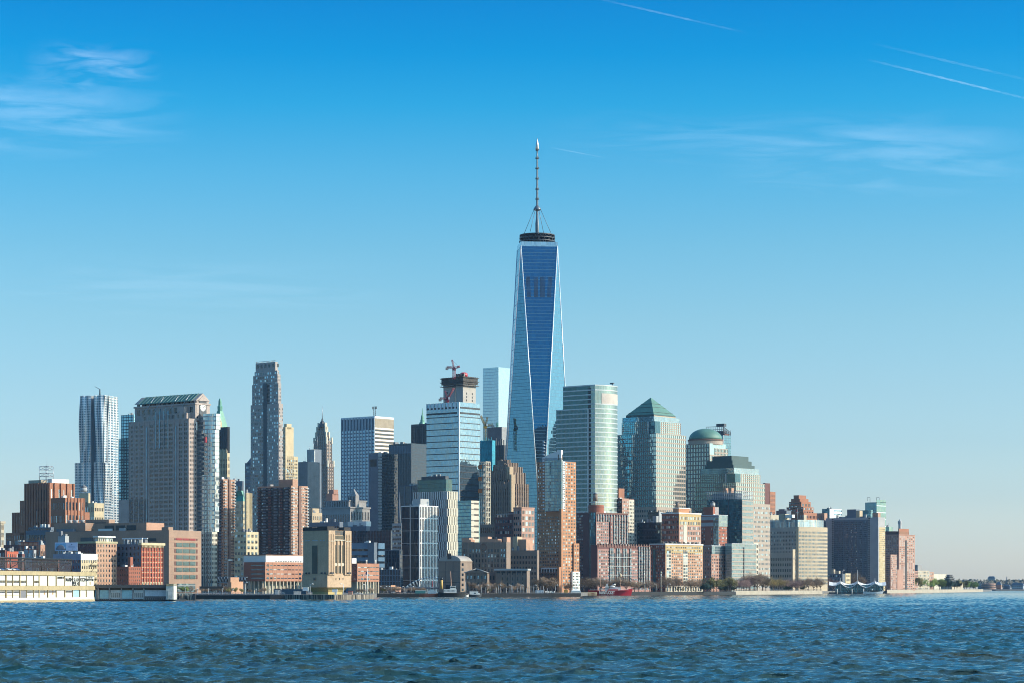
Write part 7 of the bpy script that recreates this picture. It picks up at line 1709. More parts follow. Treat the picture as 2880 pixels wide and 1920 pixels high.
row('purple',5,2066,2110,2670,2700,30,44,'purple brown bare tree left of the big round brown tree','purple trees by the pale glass block')
row('bare',4,2104,2150,2705,2740,48,58,'big round brown tree before the brown stone wing','big brown trees',wide=1.15)
row('yellow',5,2150,2205,2745,2795,34,44,'yellow brown budding tree before the brown stone wing','yellow brown trees')
row('purple',5,2205,2250,2800,2845,30,38,'purple brown bare tree below the curved beige block','purple trees by the beige block')
row('bare',6,2250,2312,2850,2905,30,44,'brown bare tree at the foot of the curved lit face','bare trees by the curved face')
row('dark',2,2205,2222,2782,2796,14,20,'dark low evergreen before the yellow brown trees','low evergreens by the wall')
row('dark',1,2256,2262,2838,2840,16,18,'dark low evergreen before the curved lit face','low evergreen by the curved face')
row('purple',5,2320,2350,3230,3270,30,40,'purple leafed tree left of the ferry canopy','purple trees by the ferry canopy')
row('bare',5,2390,2480,3350,3460,44,56,'bare tree showing above the ferry canopy roofs','bare trees behind the ferry canopy')
row('purple',4,2490,2522,3500,3580,36,48,'purplish bare tree before the pink brick wing','purple trees by the pink wing')
row('olive',7,2516,2580,3560,3740,36,50,'olive green budding tree before the rightmost red tower','budding trees by the red tower')
row('green',7,2584,2655,3790,3990,26,40,'light green tree along the far esplanade','light green trees on the far esplanade')
row('dark',5,2655,2695,3990,4080,28,36,'dark green tree before the tiered museum','dark trees by the museum')
row('olive',3,2694,2715,4140,4220,22,32,'pale olive tree right of the tiered museum','olive trees by the museum')
row('green',4,2716,2748,4260,4430,22,31,'rounded green tree at the very end of the shore','green trees at the end of the shore')

# ------------------------------------------------------------------ far island across the harbour
def island():
    Y = 6100; q = M(); pts = [(2690,6000),(2800,5900),(3100,5950),(3300,6200),(3300,7600),(2600,7600)]
    q.prism([(px2x(p,y),y) for p,y in pts],-4,3.0); tag(q.build('far_island', LAND), kind='structure')
    w = M(); rs = random.Random(5)
    for i in range(340):
        x = px2x(rs.uniform(2650,3150),6350); y = rs.uniform(6250,7000); h = rs.uniform(14,26)
        for k in range(14):
            c = Vector((x+rs.gauss(0,9),y+rs.gauss(0,9),3+h*rs.uniform(.35,1.0))); s = rs.uniform(2.2,5); a = Vector((rs.gauss(0,1),rs.gauss(0,1),rs.gauss(0,1))).normalized(); b = a.orthogonal().normalized(); w.add([c-a*s,c+b*s,c+a*s,c-b*s],[(0,1,2,3)])
    tag(w.build('distant_wood', leafmat('distant_leaves',(.08,.075,.06))), 'dim grey green wood along the far island', 'wood', kind='stuff')
    f = empty('round_fort', (px2x(2780,6020),6020,3), 0, 'low round red stone fort on the far island', 'fort'); r = 20*6020/F
    M().lathe([(r,0),(r,14),(r-1,14.6),(r-3,14.6),(r-3,11)],0,0,40,smooth=False).build('fort_wall', mat('fort_stone',(.32,.19,.14)), f)
    for k in range(2):
        for i in range(22): a = math.pi+math.pi*(i+.5)/22; M().box(-.7,.7,-.4,.4,0,1.5).build('gun_port', black, f).matrix_local = Matrix.Translation((r*math.cos(a),r*math.sin(a),4+k*4.5)) @ Matrix.Rotation(a+math.pi/2,4,'Z')
    def far(name,label,x0,x1,yt,m,yy=6150,roof=None):
        b = Bld(name,label,x1-2,yy,39,zb=3); t = b.tier(x0,x1-2,x1,yt,None,m); b.punch(t,'F',5,2,.4,.4,WIND)
        if roof: q = M(); q.prism([(t.x0-1,t.y0-1),(t.x1+1,t.y0-1),(t.x1+1,t.y1+1),(t.x0-1,t.y1+1)],t.z1,t.z1+roof,0,[(t.x0+3,(t.y0+t.y1)/2-.2),(t.x1-3,(t.y0+t.y1)/2-.2),(t.x1-3,(t.y0+t.y1)/2+.2),(t.x0+3,(t.y0+t.y1)/2+.2)]); q.build('hip_roof', slate, b.root)
    far('island_house','red brick house right of the round fort',2802,2817,1643,bricktan,6030,8); far('island_barracks','long grey barracks on the far island near the right edge',2845,2880,1645,palegrey,6080,7); far('island_hall','bluish tall hall rising over the far wood behind the round fort',2778,2800,1625,palegrey,6900,6); far('island_shed','low dark shed between the red house and the barracks',2822,2842,1647,slate,6050,4)
    far('island_quay_house','dim low house left of the round fort',2750,2762,1646,slate,6120,5)
    for px,y,l in ((2832,1620,'thin chimney stack over the far wood'),(2822,1629,'short pale chimney left of the thin stack on the far island'),(2868,1628,'small pale water tower over the far wood at the right edge')):
        e = empty('far_chimney' if 'chimney' in l else 'far_water_tower', (px2x(px,6900),6900,3), 0, l, 'chimney' if 'chimney' in l else 'water tower'); h = py2z(y,6900)-3
        q = M(); q.lathe([(2.2,0),(1.6,h)],0,0,10); q.build('stack', grey, e)
        if 'tower' in l: M().lathe([(1,h-8),(4,h-6),(4,h-1),(.5,h+1)],0,0,12).build('tank', palegrey, e)
island()

# ------------------------------------------------------------------ ferry canopy
def ferry():
    e = empty('ferry_canopy', (px2x(2412,3080),3080,0), R(-8), 'floating ferry landing with three white peaked fabric roofs', 'ferry landing')
    u = 3080/F; wht = mat('canopy_fabric',(.74,.73,.70),.6,var=.08)
    M().box(-80*u,80*u,-2,26,-1,1.6).build('pontoon', darksteel, e); M().box(-62*u,72*u,4,22,1.6,11).build('glazed_hall', MATS['dark_teal_glass'], e)
    q = M()
    for i in range(16): x = -62*u+134*u*i/15; q.box(x-.2,x+.2,3.6,4,1.6,11)
    q.build('hall_mullions', palegrey, e)
    X = [-79,-47,-14,-13+0,33,32,79]
    peaks = [(-48,1628),(0,1628),(48,1628)]; zp = py2z(1628,3080); ze = py2z(1641,3080); zl = py2z(1634,3080)
    for i,(pxx,_) in enumerate(peaks):
        x = pxx*u; w = 24*u; q = M(); n = 6
        # hyperbolic tent: peak in front-middle, eaves drooping between, tips up at the ends
        grid = []
        for a in range(n+1):
            for b in range(5):
                f = a/n*2-1; g = b/4; z = ze+(zp-ze)*(1-abs(f))**1.6*(1-.35*g)
                if (i==0 and f<-.4) or (i==2 and f>.4): z += (abs(f)-.4)/.6*(zl-ze)
                z -= (1-g)*4.5; xx = x+f*w*(1.32 if (i==0 and f<0) or (i==2 and f>0) else 1); grid.append((xx,-1+g*28+abs(f)*2,z))
        fs = [(a*5+b,(a+1)*5+b,(a+1)*5+b+1,a*5+b+1) for a in range(n) for b in range(4)]
        m0 = len(grid); q.add(grid+[(p[0],p[1],p[2]-.5) for p in grid], fs+[tuple(m0+k for k in reversed(f)) for f in fs]+[(a*5,m0+a*5,m0+(a+1)*5,(a+1)*5) for a in range(n)]+[(a*5+4,(a+1)*5+4,m0+(a+1)*5+4,m0+a*5+4) for a in range(n)])
        q.build('canopy', wht, e)
        M().tube((x,1,1),(x,1,zp+(12 if i==1 else 2)),.5,.3,6).build('canopy_mast', palegrey, e)
        for s in (-1,1): M().tube((x,0,zp-1),(x+s*w,2,2),.3,n=5).build('stay_rod', palegrey, e)
    for px in (-57,-16,16,40): M().tube((px*u,-3,-2),(px*u,-3,6),.8,n=8).build('mooring_pile', palegrey, e)
    b = empty('ferry_boat', (px2x(2455,3040),3040,0), R(-4), 'low white boat moored at the right of the ferry canopy', 'boat'); hull(b,12,4,2.2,whitemetal); M().box(-4,6,-1.4,1.4,2.2,4.2).build('cabin', wd, b)
    s = empty('sphere_sculpture', (px2x(2370,3200),3200,GROUND), 0, 'white angular sign lattice on a mast above the ferry canopy', 'mast'); M().tube((0,0,0),(0,0,24),.3,.2,6).build('mast', palegrey, s); q = M()
    for i in range(5): q.tube((-1+i*.4,0,25+i*.5),(1+i*.6,0,27+i*.3),.2,n=4)
    q.tube((-1.4,0,25),(1.4,0,28.4),.22,n=4); q.tube((0,0,23),(0,0,26),.2,n=4); q.build('lattice', palegrey, s)
    o = simple('small_cream_house', 'small cream house just above the ferry canopy', 2376, 2378, 2392, 1611, 3250, cream, None, (4,4,.4,.5,WIND))
    o = simple('low_teal_block', 'low dim block behind the ferry canopy', 2312, 2370, 2376, 1612, 3300, slate, (8,4,.5,.5), None); o.box('white_box', o.t.x0+o.t.W*.4,o.t.x0+o.t.W*.55,o.t.y0+1,o.t.y0+5,o.t.z1,o.t.z1+6, limestone); o.box('white_box', o.t.x0+o.t.W*.65,o.t.x0+o.t.W*.8,o.t.y0+1,o.t.y0+5,o.t.z1,o.t.z1+4, limestone)
def hull(parent, L, W, H, m, name='hull', sheer=.25):
    """boat hull along x: pointed bow at +x, rounded stern at -x"""
    q = M(); n = 14; st = []
    for i in range(n+1):
        f = i/n; x = -L+2*L*f
        w = W*(1-max(0,(f-.55)/.45)**1.9)*(.72+.28*min(1,f/.18)); h = H*(1+sheer*(2*f-1)**2*(1.5 if f>.5 else .8))
        rake = .10*L*max(0,(f-.8)/.2)
        st.append([(x,-w*.5*.75,-.8),(x+rake,-w*.5,h),(x+rake,w*.5,h),(x,w*.5*.75,-.8)])
    vs = [p for s in st for p in s]; fs = []
    for i in range(n):
        a, b = i*4, (i+1)*4
        fs += [(a,b,b+1,a+1),(a+1,b+1,b+2,a+2),(a+2,b+2,b+3,a+3)]
    fs += [(0,1,2,3),(n*4+3,n*4+2,n*4+1,n*4)]
    q.add(vs,fs); return q.build(name,m,parent)
ferry()

# ------------------------------------------------------------------ boats
def lightship():
    Y = 2352; u = Y/F; e = empty('lightship', (px2x(1714,Y),Y,0), R(-2), 'red lightship with big white name letters on its hull', 'ship')
    L = 60*u; hull(e,L,9,4.6,mat('lightship_red',(.42,.01,.02),.35,var=.15),sheer=.32); M().box(-L*.92,L*.85,-4.3,4.3,4.4,4.7).build('deck', brownstone, e)
    o = text_obj('NANTUCKET','hull_lettering',e,(-7*u,-5.05,2.7),4.6,white,'F',1,.25); w0 = max(v.co.x for v in o.data.vertices)-min(v.co.x for v in o.data.vertices); o.scale = (43*u/w0,1,1); o.rotation_euler = (R(82),0,0)
    wh = white
    d = M().box(-12*u,-1*u,-2.6,2.6,4.7,9.0).build('deckhouse', wh, e)
    for i in range(5): M().box((-11+i*2)*u,(-10.2+i*2)*u,-2.7,-2.55,6.6,7.8).build('porthole', wd, d)
    M().box(16*u,32*u,-2.6,2.6,4.7,8.0).build('aft_house', wh, e); M().box(-5*u,24*u,-3.0,3.0,4.7,6.4).build('boat_deck', redpaint, e); M().box(2*u,20*u,-2.4,2.4,6.4,8.4).build('midship_house', whitemetal, e)
    M().box(-9*u,-4*u,-2,2,9,11.4).build('bridge', wh, e)
    M().lathe([(1.5,8.2),(1.4,12.5)],13*u,0,14).build('funnel', black, e); M().lathe([(1.52,10),(1.5,11)],13*u,0,14).build('funnel_band', wh, e)
    lb = empty('lifeboat',(0,0,0)); bpy.data.objects.remove(lb)
    q = M(); q.lathe([(.1,-2.6),(.9,-1.6),(1.1,0),(.9,1.6),(.1,2.6)],0,0,10); o = q.build('lifeboat', wh, e); o.rotation_euler=(0,R(90),0); o.location=(8*u,-2.8,8.6)
    for px, top, m in ((1688,1613,bricktan),(1744,1611,bricktan)):
        x = (px-1714)*u; h = py2z(top,Y); mm = M(); mm.tube((x,0,4.5),(x,0,h),.38,.2,8); mo = mm.build('mast', m, e)
        if px == 1744:
            q = M(); q.lathe([(.5,h-4),(1.6,h-3),(1.6,h-1),(.4,h)],x,0,12); q.tube((x-1.6,0,h-7),(x+1.6,0,h-7),.2,n=4); q.tube((x-1.2,0,h-10),(x+1.2,0,h-10),.2,n=4); q.build('beacon_lantern', tan, mo)
        for s in (-1,1): M().tube((x,0,h-1),(x+s*7,0,4.7),.07,n=3).build('stay', darksteel, e)
    q = M()
    for i in range(34): x = -L*.92+L*1.8*i/33; q.tube((x,-4.1,4.7),(x,-4.1,5.9),.06,n=3)
    q.tube((-L*.92,-4.1,5.9),(L*.88,-4.1,5.9),.06,n=3); q.build('rail', whitemetal, e)
    for px,l,top in ((1812,'mast with cross yard right of the red lightship, nearest it',1606),(1859,'mast with ball top standing before the dark glass bay block',1608)):
        s = empty('harbour_mast',(px2x(px+ (0 if px<1850 else 0),2480),2480,GROUND),0,l,'mast'); h = py2z(top,2480)-GROUND; q = M(); q.tube((0,0,0),(0,0,h),.42,.2,7); q.tube((-2,0,h*.8),(2,0,h*.8),.15,n=4); q.lathe([(.2,h-1),(.9,h),(.2,h+1)],0,0,8); q.build('mast', ivory, s)
        M().tube((0,0,h*.8),(0,0,h*.8+2.4),.5,n=6).build('lamp', white, s)
lightship()
def tug():
    Y = 1985; u = Y/F
    e = empty('steam_tug', (px2x(1270,Y),Y,0), R(2), 'old white and black steam tug with a tall tan funnel beside the long pier', 'boat'); hull(e,38*u,8,3.2,black,sheer=.35); M().box(-30*u,26*u,-3,3,3.1,3.5).build('deck', brownstone, e)
    d = M().box(-22*u,14*u,-2.4,2.4,3.5,6.4).build('deckhouse', white, e)
    for i in range(9): M().box((-20+i*3.6)*u,(-18.6+i*3.6)*u,-2.5,-2.38,4.6,5.6).build('porthole', wd, d)
    M().box(-4*u,12*u,-2.0,2.0,6.4,9.2).build('pilothouse', white, e); M().box(-3*u,11*u,-2.1,-1.95,7.6,8.6).build('pilothouse_window', wd, e)
    M().lathe([(1.15,6.4),(1.05,14.2)],-28*u+9*u*0-0*u,0,14).build('funnel', mat('funnel_tan',(.60,.36,.10)), e); M().lathe([(1.12,14.0),(1.1,16)],-28*u,0,14).build('funnel_cap', black, e)
    M().tube((0*u,0,3),(-3*u,0,py2z(1605,Y)),.45,.2,7).build('mast', bricktan, e)
    b = empty('fire_boat', (px2x(1212,1988),1988,0), R(1), 'red and white boat with a white wheelhouse left of the tan funnel', 'boat'); hull(b,32*u,7,2.6,brickred,sheer=.3); M().box(-8*u,14*u,-2,2,2.8,5.4).build('deckhouse', white, b); M().box(-2*u,8*u,-1.6,1.6,5.4,7.8).build('wheelhouse', white, b); M().box(-1.6*u,7.6*u,-1.7,-1.55,6.3,7.3).build('wheelhouse_window', wd, b); M().tube((4*u,0,7.8),(4*u,0,13.5),.2,.1,6).build('mast', redpaint, b)
    s = empty('sloop_mast', (px2x(1310,1990),1990,0), 0, 'bare white sail mast on a small hull left of the gabled pavilion', 'boat'); hull(s,8*u,3,1.6,white); M().tube((0,0,1.5),(0,0,py2z(1634,1990)),.28,.15,6).build('mast', white, s)
    w = empty('white_cabin_barge', (px2x(1336,1992),1992,0), R(1), 'white flat barge cabin moored at the long pier before the school', 'boat'); hull(w,17*u,5,1.9,darksteel); c = M().box(-15*u,9*u,-2.2,2.2,1.9,4.6).build('cabin', white, w); M().box(-2*u,2*u,-2.3,-2.15,2.6,3.6).build('window', wd, c); M().box(9*u,14*u,-1.6,1.6,1.9,3.2).build('fore_cabin', white, w)
tug()

# ------------------------------------------------------------------ bridge, tents, poles, lamps
def arch_bridge():
    Y = 2188; u = Y/F; e = empty('arch_footbridge', (px2x(1213,Y),Y,GROUND), R(0), 'pale blue steel arch footbridge before the white grid tower', 'footbridge')
    bl = mat('arch_blue',(.24,.35,.43),.5); H = py2z(1622,Y)-GROUND; zd = py2z(1652,Y)-GROUND; L = 74*u
    arc = lambda f: (L*f, zd+(H-zd)*(1-f*f))
    for y in (0,4):
        q = M(); n = 18
        for i in range(n):
            a, b = arc(-1+2*i/n), arc(-1+2*(i+1)/n); q.tube((a[0],y,a[1]),(b[0],y,b[1]),.55,n=6)
        q.build('arch', bl, e)
        q = M()
        for i in range(1,n):
            a = arc(-1+2*i/n); q.tube((a[0],y,a[1]),(a[0]-L/n,y,zd),.16,n=4); q.tube((a[0],y,a[1]),(a[0]+L/n,y,zd),.16,n=4)
        q.build('hangers', bl, e)
    M().box(-L,L,0,4,zd-1,zd).build('deck', slate, e); M().box(-L,L,-.1,.05,zd,zd+1.2).build('parapet', mat('parapet_blue',(.18,.24,.30)), e)
    for s in (-1,1): M().box(s*L-2,s*L+2,0,4,0,zd-1).build('abutment', grey, e)
arch_bridge()
def tent(px,Y,w,h,label):
    u = Y/F; e = empty('white_tent',(px2x(px,Y),Y,GROUND),0,label,'tent'); W = w*u/2; q = M(); q.box(-W,W,-W,W,0,h*u*.45); q.build('tent_wall',white,e)
    q = M(); z0 = h*u*.45; ring = lambda r,z:[(-r,-r,z),(r,-r,z),(r,r,z),(-r,r,z)]
    vs = ring(W*1.04,z0)+ring(W*.55,z0+h*u*.16)+ring(W*.2,z0+h*u*.36)+[(0,0,h*u)]; fs = []
    for k in range(2):
        for i in range(4): fs.append((k*4+i,k*4+(i+1)%4,k*4+4+(i+1)%4,k*4+4+i))
    fs += [(8+i,8+(i+1)%4,12) for i in range(4)]+[(3,2,1,0)]; q.add(vs,fs); q.build('tent_roof',white,e)
tent(1619.5,2085,27,14,'white peaked tent on the pier left of the red lightship')
def flag():
    Y = 1760; u = Y/F; e = empty('flagpole',(px2x(1033,Y),Y,GROUND),0,'tall white flagpole with a striped flag, right of the vent tower','flagpole'); h = py2z(1598,Y)-GROUND; M().tube((0,0,0),(0,0,h),.35,.16,8).build('pole',white,e); M().lathe([(.1,h-.2),(.35,h+.1),(.1,h+.5)],0,0,8).build('finial',yellowpaint,e)
    q = M(); n = 8; W = 8.2*u; Hh = 2.2; z0 = py2z(1610,Y)-GROUND
    def P(i,j): f = i/n; return (-W*f*.9-.2, .5*math.sin(f*5), z0-2.6*f*f-Hh*(1-j/13)+1.0)
    for j in range(13):
        for i in range(n): q.add([P(i,j),P(i+1,j),P(i+1,j+1),P(i,j+1)],[(0,1,2,3)],2 if (i<3 and j>=6) else j%2)
    q.build('flag',[redpaint,white,mat('flag_blue',(.03,.04,.2))],e)
flag()
def lamp_proto(h, m, arm):
    p = M(); p.tube((0,0,0),(0,0,h),.22,.14,7); l = M()
    if arm: p.tube((0,0,h),(1.4,0,h+.6),.12,n=5); l.lathe([(.15,h+.9),(.75,h+.5),(.8,h+.2)],1.7,0,10)
    else: l.lathe([(.2,h),(.9,h+.3),(.9,h+.7),(.3,h+1.1)],0,0,10)
    return p.mesh('pole',m), l.mesh('lamp_head',white)
LP = [lamp_proto(9,whitemetal,True),lamp_proto(7,whitemetal,False),lamp_proto(8,palegrey,True)]
def lamps(xs, Y, k, htpx, label, group):
    for px in xs:
        y = Y(px) if callable(Y) else Y; e = empty('street_lamp',(px2x(px,y),y,GROUND),rnd.choice([0,math.pi]),label,'street lamp',group); s = htpx*y/F/{0:9.9,1:8.1,2:8.9}[k]; e.scale=(s*1.25,s*1.25,s); link('pole',LP[k][0],e); link('lamp_head',LP[k][1],e)
lamps([521,556,586,626,655,690,720,759,790],lambda p:1615 if p>640 else 1640,1,17,'white lamp post on the dark quay between pier wing and vent tower','white quay lamps')
lamps([872],1600,0,32,'tall curved lamp post before the shaded side of the vent tower','left tower lamp'); lamps([966],1600,0,32,'tall curved lamp post before the lit side of the vent tower','right tower lamp'); lamps([1029],1640,0,30,'tall lamp post on the pier next to the flagpole','flagpole lamp')
lamps([1066,1082,1100,1138,1158],2022,2,20,'pale lamp post among the low bare trees by the arch bridge','lamps by the arch bridge')
lamps([1340,1378,1402,1439,1464,1501,1562],2050,2,24,'pale promenade lamp before the school pavilions','promenade lamps')
lamps([1784,1815,1847,1878],2465,2,24,'pale lamp post on the quay right of the red lightship','lamps by the lightship')
def posts():
    pm = M(); pm.tube((0,0,0),(0,0,1),.22,.2,6); pm = pm.mesh('white_post',palegrey)
    for px in [1392,1396,1408,1424,1434,1442,1456,1468,1473,1481,1487,1493,1510,1521,1528,1540,1354,1366]:
        o = link('light_column',pm); Y = 2045; o.location=(px2x(px,Y),Y,GROUND); o.scale=(1,1,rnd.uniform(14,22)*Y/F); tag(o,'slim pale column in the light grove on the school promenade','column','light columns on the promenade')
posts()

# ------------------------------------------------------------------ vehicles and people
def car_proto(m, van=False):
    b = M(); L,W = (2.6,.95) if van else (2.2,.88)
    H = 1.9 if van else .85
    b.prism([(-L,-W),(L,-W),(L,W),(-L,W)],.35,H,0,[(-L+.08,-W+.05),(L-.15,-W+.05),(L-.15,W-.05),(-L+.08,W-.05)])
    if not van: b.prism([(-L*.7,-W+.08),(L*.45,-W+.08),(L*.45,W-.08),(-L*.7,W-.08)],H,1.45,0,[(-L*.45,-W+.2),(L*.18,-W+.2),(L*.18,W-.2),(-L*.45,W-.2)])
    g = M(); 
    if van: g.box(L*.2,L*.75,-W-.01,W+.01,1.2,1.7)
    else: g.prism([(-L*.64,-W+.05),(L*.40,-W+.05),(L*.40,W-.05),(-L*.64,W-.05)],.9,1.36,0,[(-L*.46,-W+.15),(L*.2,-W+.15),(L*.2,W-.15),(-L*.46,W-.15)])
    w = M(); w.lathe([(.34,-.12),(.34,.12)],0,0,12)
    return b.mesh('body',m), g.mesh('windows',wd), w.mesh('wheel',black), L, W
CARS = [car_proto(white),car_proto(darksteel),car_proto(palegrey),car_proto(redpaint),car_proto(mat('car_blue',(.05,.1,.25),.35)),car_proto(white,True)]
def car(k,px,Y,label,group,zb=GROUND,rz=None,name='parked_car'):
    b,g,w,L,W = CARS[k]; e = empty(name,(px2x(px,Y),Y,zb),rnd.uniform(-.15,.15) if rz is None else rz,label,'car' if k<5 else 'van',group); link('body',b,e); link('windows',g,e)
    for sx in (-1,1):
        for sy in (-1,1): o = link('wheel',w,e); o.location=(sx*L*.62,sy*(W-.05),.34); o.rotation_euler=(R(90),0,0)
    return e
KC = ['white','dark','grey','red','blue']
for k,pxs in ((0,[1004,1012,1180]),(1,[1120,1150]),(2,[900,1140,1108]),(3,[]),(4,[1172])):
    for px in pxs: car(k,px,1690 if px<1050 else 2016,'%s car parked on the waterfront near the %s'%(KC[k],'flagpole' if px<1050 else 'arch bridge'),'%s cars by the %s'%(KC[k],'flagpole' if px<1050 else 'arch bridge'))
car(5,1541,2050,'white van on the promenade below the brown brick wing','van on the promenade',name='parked_van'); car(5,1552,2052,'white van on the promenade below the brown brick wing','van on the promenade',name='parked_van')
for k,px in ((0,6),(2,16),(4,24),(1,33),(0,44),(2,57),(4,66)):
    A,B,ang,Lx,H = PIER; x = Lx(px); e = car(k,px,1500,'%s car parked at the roof edge of the pier shed'%KC[k],'%s cars on the pier roof'%KC[k],rz=ang); e.location=(A[0]+math.cos(ang)*x-math.sin(ang)*4,A[1]+math.sin(ang)*x+math.cos(ang)*4,H+.4)
def box_thing(name,label,cat,px0,px1,py0,py1,Y,m,part,trim=None):
    u=Y/F; e=empty(name,(px2x((px0+px1)/2,Y),Y,GROUND),rnd.uniform(-.05,.05),label,cat); w=(px1-px0)*u/2; h=max(1.5,(py1-py0)*u); z0 = max(0,py2z(py1,Y)-GROUND); M().box(-w,w,0,2.6,z0,z0+h).build(part,m,e)
    if trim: M().box(-w-.1,w+.1,-.1,2.7,z0+h,z0+h+.25).build('roof_edge',trim,e)
    return e
box_thing('red_container','faded red container at the right foot of the vent tower','container',979,991,1662,1671,1625,brickpink,'box',redpaint)
box_thing('site_trailer','white site trailer before the vent tower pedestal','trailer',934,948,1656,1664,1600,whitemetal,'box',palegrey)
box_thing('white_kiosk','small white kiosk at the seaward foot of the vent tower','kiosk',941,947,1664,1672,1595,white,'box',palegrey)
box_thing('grey_hut','pale lattice hut on the quay left of the vent tower','hut',773,784,1662,1674,1612,palegrey,'box',white)
box_thing('pale_cabin','pale glazed cabin on the quay next to the vent tower','hut',826,846,1663,1671,1612,palegrey,'box',white)
box_thing('blue_hoarding','long dark blue covered shed left of the vent tower','shed',770,860,1656,1670,1640,mat('hoarding_blue',(.05,.09,.13)),'shed_body',slate)
box_thing('white_sailcloth_kiosk','pale blue pitched kiosk against the vent tower pedestal','kiosk',851,866,1651,1660,1618,mat('pale_blue_paint',(.5,.6,.66)),'box',white)
box_thing('blue_white_bus','long white and teal bus at the arch bridge end of the pier','bus',1168,1196,1662,1670,1960,mat('bus_teal',(.05,.2,.2)),'bus_body',white)
box_thing('white_trailer','white trailer on the promenade before the brown brick wing','trailer',1506,1530,1660,1668,2045,whitemetal,'box',palegrey)
box_thing('yellow_truck','yellow box truck left of the white peaked tent','truck',1586,1597,1658,1667,2060,yellowpaint,'box',tan)
box_thing('dark_canopy','long dark flat canopy before the pale stone annex','canopy',561,628,1650,1654,1770,black,'canopy_slab',darksteel)
def people():
    """walkers: one continuous skinned body each, three poses"""
    P = []
    for s in range(3):
        st = .16+.1*s; v = [(0,0,.95),(0,0,1.2),(0,0,1.42),(0,0,1.55),(0,0,1.68),(.1,0,.9),(.11,st,.5),(.11,st*1.1-.05*s,.06),(.11,st*1.1+.12,.03),(-.1,0,.9),(-.11,-st,.5),(-.11,-st*1.4,.06),(-.11,-st*1.4+.14,.03),(.19,0,1.4),(.25,-st*.6,1.14),(.25,-st*.4+.08,.9),(-.19,0,1.4),(-.25,st*.6,1.14),(-.25,st*.6+.1,.9)]
        ed = [(0,1),(1,2),(2,3),(3,4),(0,5),(5,6),(6,7),(7,8),(0,9),(9,10),(10,11),(11,12),(2,13),(13,14),(14,15),(2,16),(16,17),(17,18)]
        rad = [.15,.15,.16,.065,.11,.1,.075,.055,.045,.1,.075,.055,.045,.075,.055,.04,.075,.055,.04]
        me = bpy.data.meshes.new('person'); me.from_pydata(v,ed,[]); ob = bpy.data.objects.new('person_proto',me); C.objects.link(ob); mo = ob.modifiers.new('skin','SKIN'); 
        for i,sv_ in enumerate(me.skin_vertices[0].data): sv_.radius = (rad[i],rad[i]*.8); sv_.use_root = (i==0)
        ob.modifiers.new('sub','SUBSURF').levels = 1
        dg = bpy.context.evaluated_depsgraph_get(); m2 = bpy.data.meshes.new_from_object(ob.evaluated_get(dg)); bpy.data.objects.remove(ob); P.append(m2)
    cl = [mat('coat_dark',(.03,.03,.04)),mat('coat_white',(.7,.68,.66)),mat('coat_red',(.4,.04,.04)),mat('coat_blue',(.06,.12,.3)),mat('coat_tan',(.4,.28,.16))]; nm = ['dark','white','red','blue','tan']
    skin = mat('skin',(.5,.3,.22)); V = {}
    for i,m2 in enumerate(P):
        for j,c in enumerate(cl):
            mm = m2.copy(); mm.materials.clear(); mm.materials.append(c); mm.materials.append(skin); mm.materials.append(MATS['coat_dark'])
            for p in mm.polygons:
                z = p.center.z; p.material_index = 1 if z>1.52 else (2 if z<.88 and abs(p.center.x)<.2 else 0)
            V[(i,j)] = mm
    hair = M(); hair.lathe([(.06,1.70),(.125,1.72),(.12,1.79),(.06,1.83)],0,-.01,8); hair = hair.mesh('hair',mat('hair',(.05,.03,.02)))
    def put(px,Y,where,z=GROUND):
        j = rnd.choices(range(5),[5,3,2,2,2])[0]; o = link('person',V[(rnd.randrange(3),j)]); o.location=(px2x(px,Y),Y,z+.02); o.rotation_euler=(0,0,rnd.random()*6.28); tag(o,'person in a %s top walking %s'%(nm[j],where),'person','%s topped walkers %s'%(nm[j],where)); link('hair',hair,o)
    for i in range(46): put(rnd.uniform(1070,1600),2012+rnd.uniform(0,26),'on the long pier',GROUND-.15)
    for i in range(30): put(rnd.uniform(1800,2066),2500+rnd.uniform(0,20)+(0 if i%2 else 40),'in the park by the bulkhead',GROUND+.4)
    for i in range(40): f = rnd.random(); put(2072+238*f,2650+225*f+rnd.uniform(4,20),'along the esplanade wall',GROUND+1.2)
    for i in range(24): f = rnd.random(); put(2500+175*f,3440+500*f+rnd.uniform(4,12),'on the far esplanade',GROUND+1.5)
people()
def railing(px0,Y0,px1,Y1,z,label,n=60,m=darksteel,h=1.2):
    A=Vector((px2x(px0,Y0),Y0,z)); B=Vector((px2x(px1,Y1),Y1,z)); q=M()
    for i in range(n+1): p=A.lerp(B,i/n); q.tube(p,p+Vector((0,0,h)),.07,n=4)
    for k in (1,.55): q.tube(A+Vector((0,0,h*k)),B+Vector((0,0,h*k)),.08,n=4)
    tag(q.build('railing',m),label,'railing')
bluerail = mat('rail_blue',(.14,.24,.34),.5)
railing(500,1614,800,1603,GROUND-.3,'long blue railing along the dark quay left of the vent tower',70,bluerail,1.7)
railing(1062,1998,1630,2030,GROUND-.15,'dark railing along the edge of the long pier',110)
railing(2070,2648,2310,2880,GROUND+1.2,'dark railing on the stone esplanade wall',80)
railing(2500,3412,2675,3915,GROUND+1.5,'dark railing on the far esplanade wall',60)
railing(1880,1590,1050,1618,GROUND,'x',2) if 0 else None

